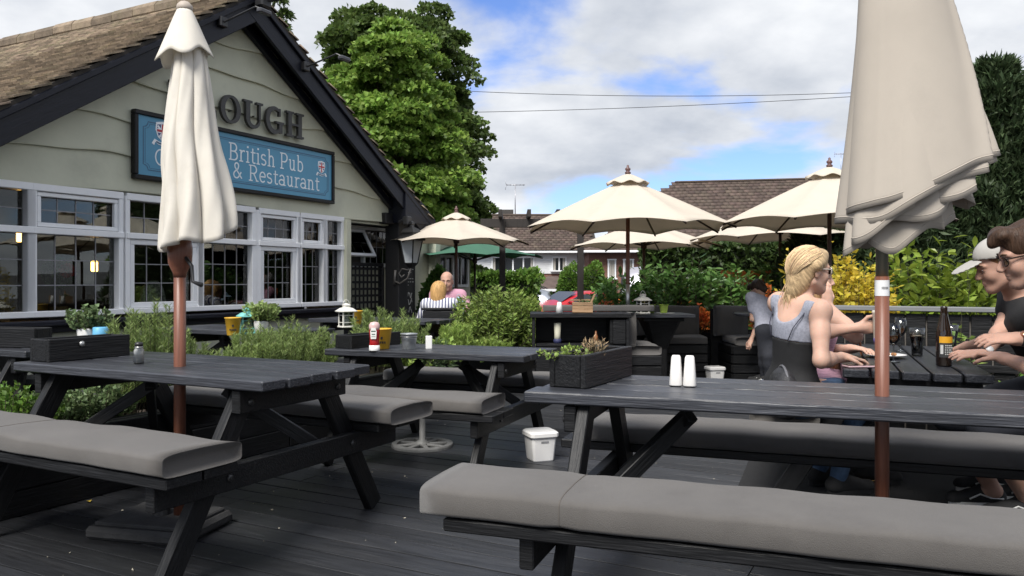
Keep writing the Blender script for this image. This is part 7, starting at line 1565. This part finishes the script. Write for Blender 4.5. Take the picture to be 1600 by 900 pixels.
def wine(label, loc):
    o = lathe_thing('wine_glass', label, 'glass', loc, [(.034, 0), (.034, .002), (.006, .006), (.004, .012), (.004, .085), (.012, .092), (.034, .12), (.038, .15), (.031, .205), (.0302, .205), (.0368, .15), (.033, .122), (.011, .094), (.001, .092)], GLASSW, 'wine glasses', seg=28)
    q = MB(); q.lathe([(.008, .095), (.031, .122), (.0345, .140), (.001, .1405)], 24); q.build('wine', LAGER, o, True)
    for k in range(3): q = MB(); q.box((.012*math.cos(k*2.1), .012*math.sin(k*2.1), .135), (.017, .017, .017), Matrix.Identity(4), ch=.003); q.build('ice_cube', GLASSW, o)
    return o
wine('stemmed glass of amber drink close to the umbrella pole', TP(1396, 566)); wine('stemmed glass of amber drink farther down the table', TP(1407, 549))
pc = TP(1383, 559); lathe_thing('plate', 'white plate of leftovers beside the stemmed glass', 'plate', pc, [(.07, 0), (.075, .004), (.11, .016), (.112, .018), (.105, .018), (.06, .007), (.001, .006)], WHITEPLAST, seg=30)
FOOD = M('food_scraps', (.35, .16, .06), .7, .5, 30)
for k in range(4): m = MB(); m.lathe([(.006, 0), (.016, .006), (.014, .016), (.002, .02)], 9); o = m.build('food_scrap', FOOD, None, True); o.location = (pc[0]-.04+.028*k, pc[1]+.01*(-1)**k, zt+.0085); setp(o, 'scrap of food on the white plate, %s along it' % ('first', 'second', 'third', 'last')[k], 'food', 'leftovers')
ph = block('phone', (0, 0, 0), (.15, .075, .009), M('pale_pink_phone', (.62, .42, .44), .3), None, .003); pq = TP(1345, 575); ph.location = (pq[0], pq[1]+.02, zt+.0055); ph.rotation_euler = (0, 0, .12); setp(ph, 'pale pink phone lying at the near edge of the drinks table', 'phone'); sc_ = block('screen', (0, 0, .0047), (.14, .066, .001), M('phone_screen', (.03, .03, .035), .1), ph, 0)
# the pale cup in the blonde woman's hand
wv_ = Vector(P['wr'][0]); hc_ = wv_+Vector((.078, -.045, 0)); cpo = lathe_thing('drinking_cup', 'tall pale cup with purple foot held by the blonde woman', 'cup', (hc_.x+.012, hc_.y-.002, hc_.z-.085), [(.027, 0), (.029, .03), (.0345, .16), (.037, .164), (.037, .175), (.033, .178), (.001, .179)], M('frosted_plastic', (.62, .58, .50), .45), seg=24, kids=(('foot', [(.0275, -.001), (.0300, .032)], M('purple_print', (.12, .09, .3), .5)),))
# bags
LTH = M('tan_leather', (.20, .075, .035), .45, .15, 8, bump=.15, bscale=80)
hb_ = thing('handbag', 'tan leather handbag on the bench beyond the two women', 'handbag', (2.0, 4.98, .482) if False else (P_at(1322, 4.95), 4.95, .482), .4)
m = MB(); m.prism([(-.16, 0), (.16, 0), (.155, .20), (.13, .23), (-.13, .23), (-.155, .20)], -.05, .05); m.build('bag_body', LTH, hb_); m = MB(); m.prism([(-.15, .12), (.15, .12), (.14, .235), (-.14, .235)], -.058, -.0505); m.build('flap', LTH, hb_); m = MB(); m.tube([(-.13, 0, .22), (-.10, 0, .34), (.10, 0, .34), (.13, 0, .22)], .008, 6); m.build('strap', LTH, hb_, True)
bsq = slat_box('side_bench', 'low black bench under the tan handbag', (P_at(1322, 4.95), 4.95, 0), (.5, .34, .48), 'bench', .4, 4)
bb = thing('quilted_bag', 'black quilted bag on the bench beside the blonde woman', 'bag', (1.335, 3.93, .482), RZP+.3)
def bagf(F): F.ell((0, 0, .10), I3, (.15, .07, .145), .02); F.plane((0, 0, .003), (0, 0, -1))
F = Field((-.2, -.12, 0), (.2, .12, .3), .008); bagf(F); v, f = F.net(); np_mesh('bag_body', v, f, M('black_quilting', (.02, .02, .022), .5, .4, 40, bump=.8, bscale=60), bb, True); m = MB(); m.tube([(-.13*math.cos(a), 0, .10+.152*math.sin(a)) for a in [PI*i/12 for i in range(13)]], .007, 6); m.build('zip', M('zip_grey', (.12, .12, .13), .4), bb, True)

# crumbs, petals and bits of leaf strewn over the deck boards
n = 260; lp_ = np.stack([RNG.random(n)*5.5-2.6, 2.2+RNG.random(n)*5.0, np.full(n, .004)], 1); ld = RNG.normal(size=(n, 3)); ld[:, 2] *= .08
o = leaf_mesh('deck_litter', lp_, ld, .006+.012*RNG.random(n)**4, .4, M('pale_crumbs', (.42, .38, .30), .9, .5, 5, island=.6)); setp(o, 'pale crumbs and petals strewn over the dark deck boards', 'litter', kind='stuff')
for px, py, k in ((80, 792, 0), (58, 798, 1), (138, 782, 2), (560, 722, 3)):
    p_ = G(px, py, .005); lm = MB(); lm.add([(0, 0, 0), (.014, .02, .006), (0, .045, .002), (-.014, .02, .006)], [(0, 1, 2), (0, 2, 3)]); o = lm.build('fallen_leaf', M('yellow_dead_leaf', (.5, .36, .05), .7), None); o.location = p_; o.rotation_euler = (0, 0, k*1.9)
    setp(o, ('bright yellow fallen leaf on the deck under the near left bench', 'small fallen leaf at the far left of the deck', 'fallen leaf near the stepped umbrella base', 'fallen leaf on the deck between the pole-pierced table and the iron base')[k], 'leaf', 'fallen leaves')
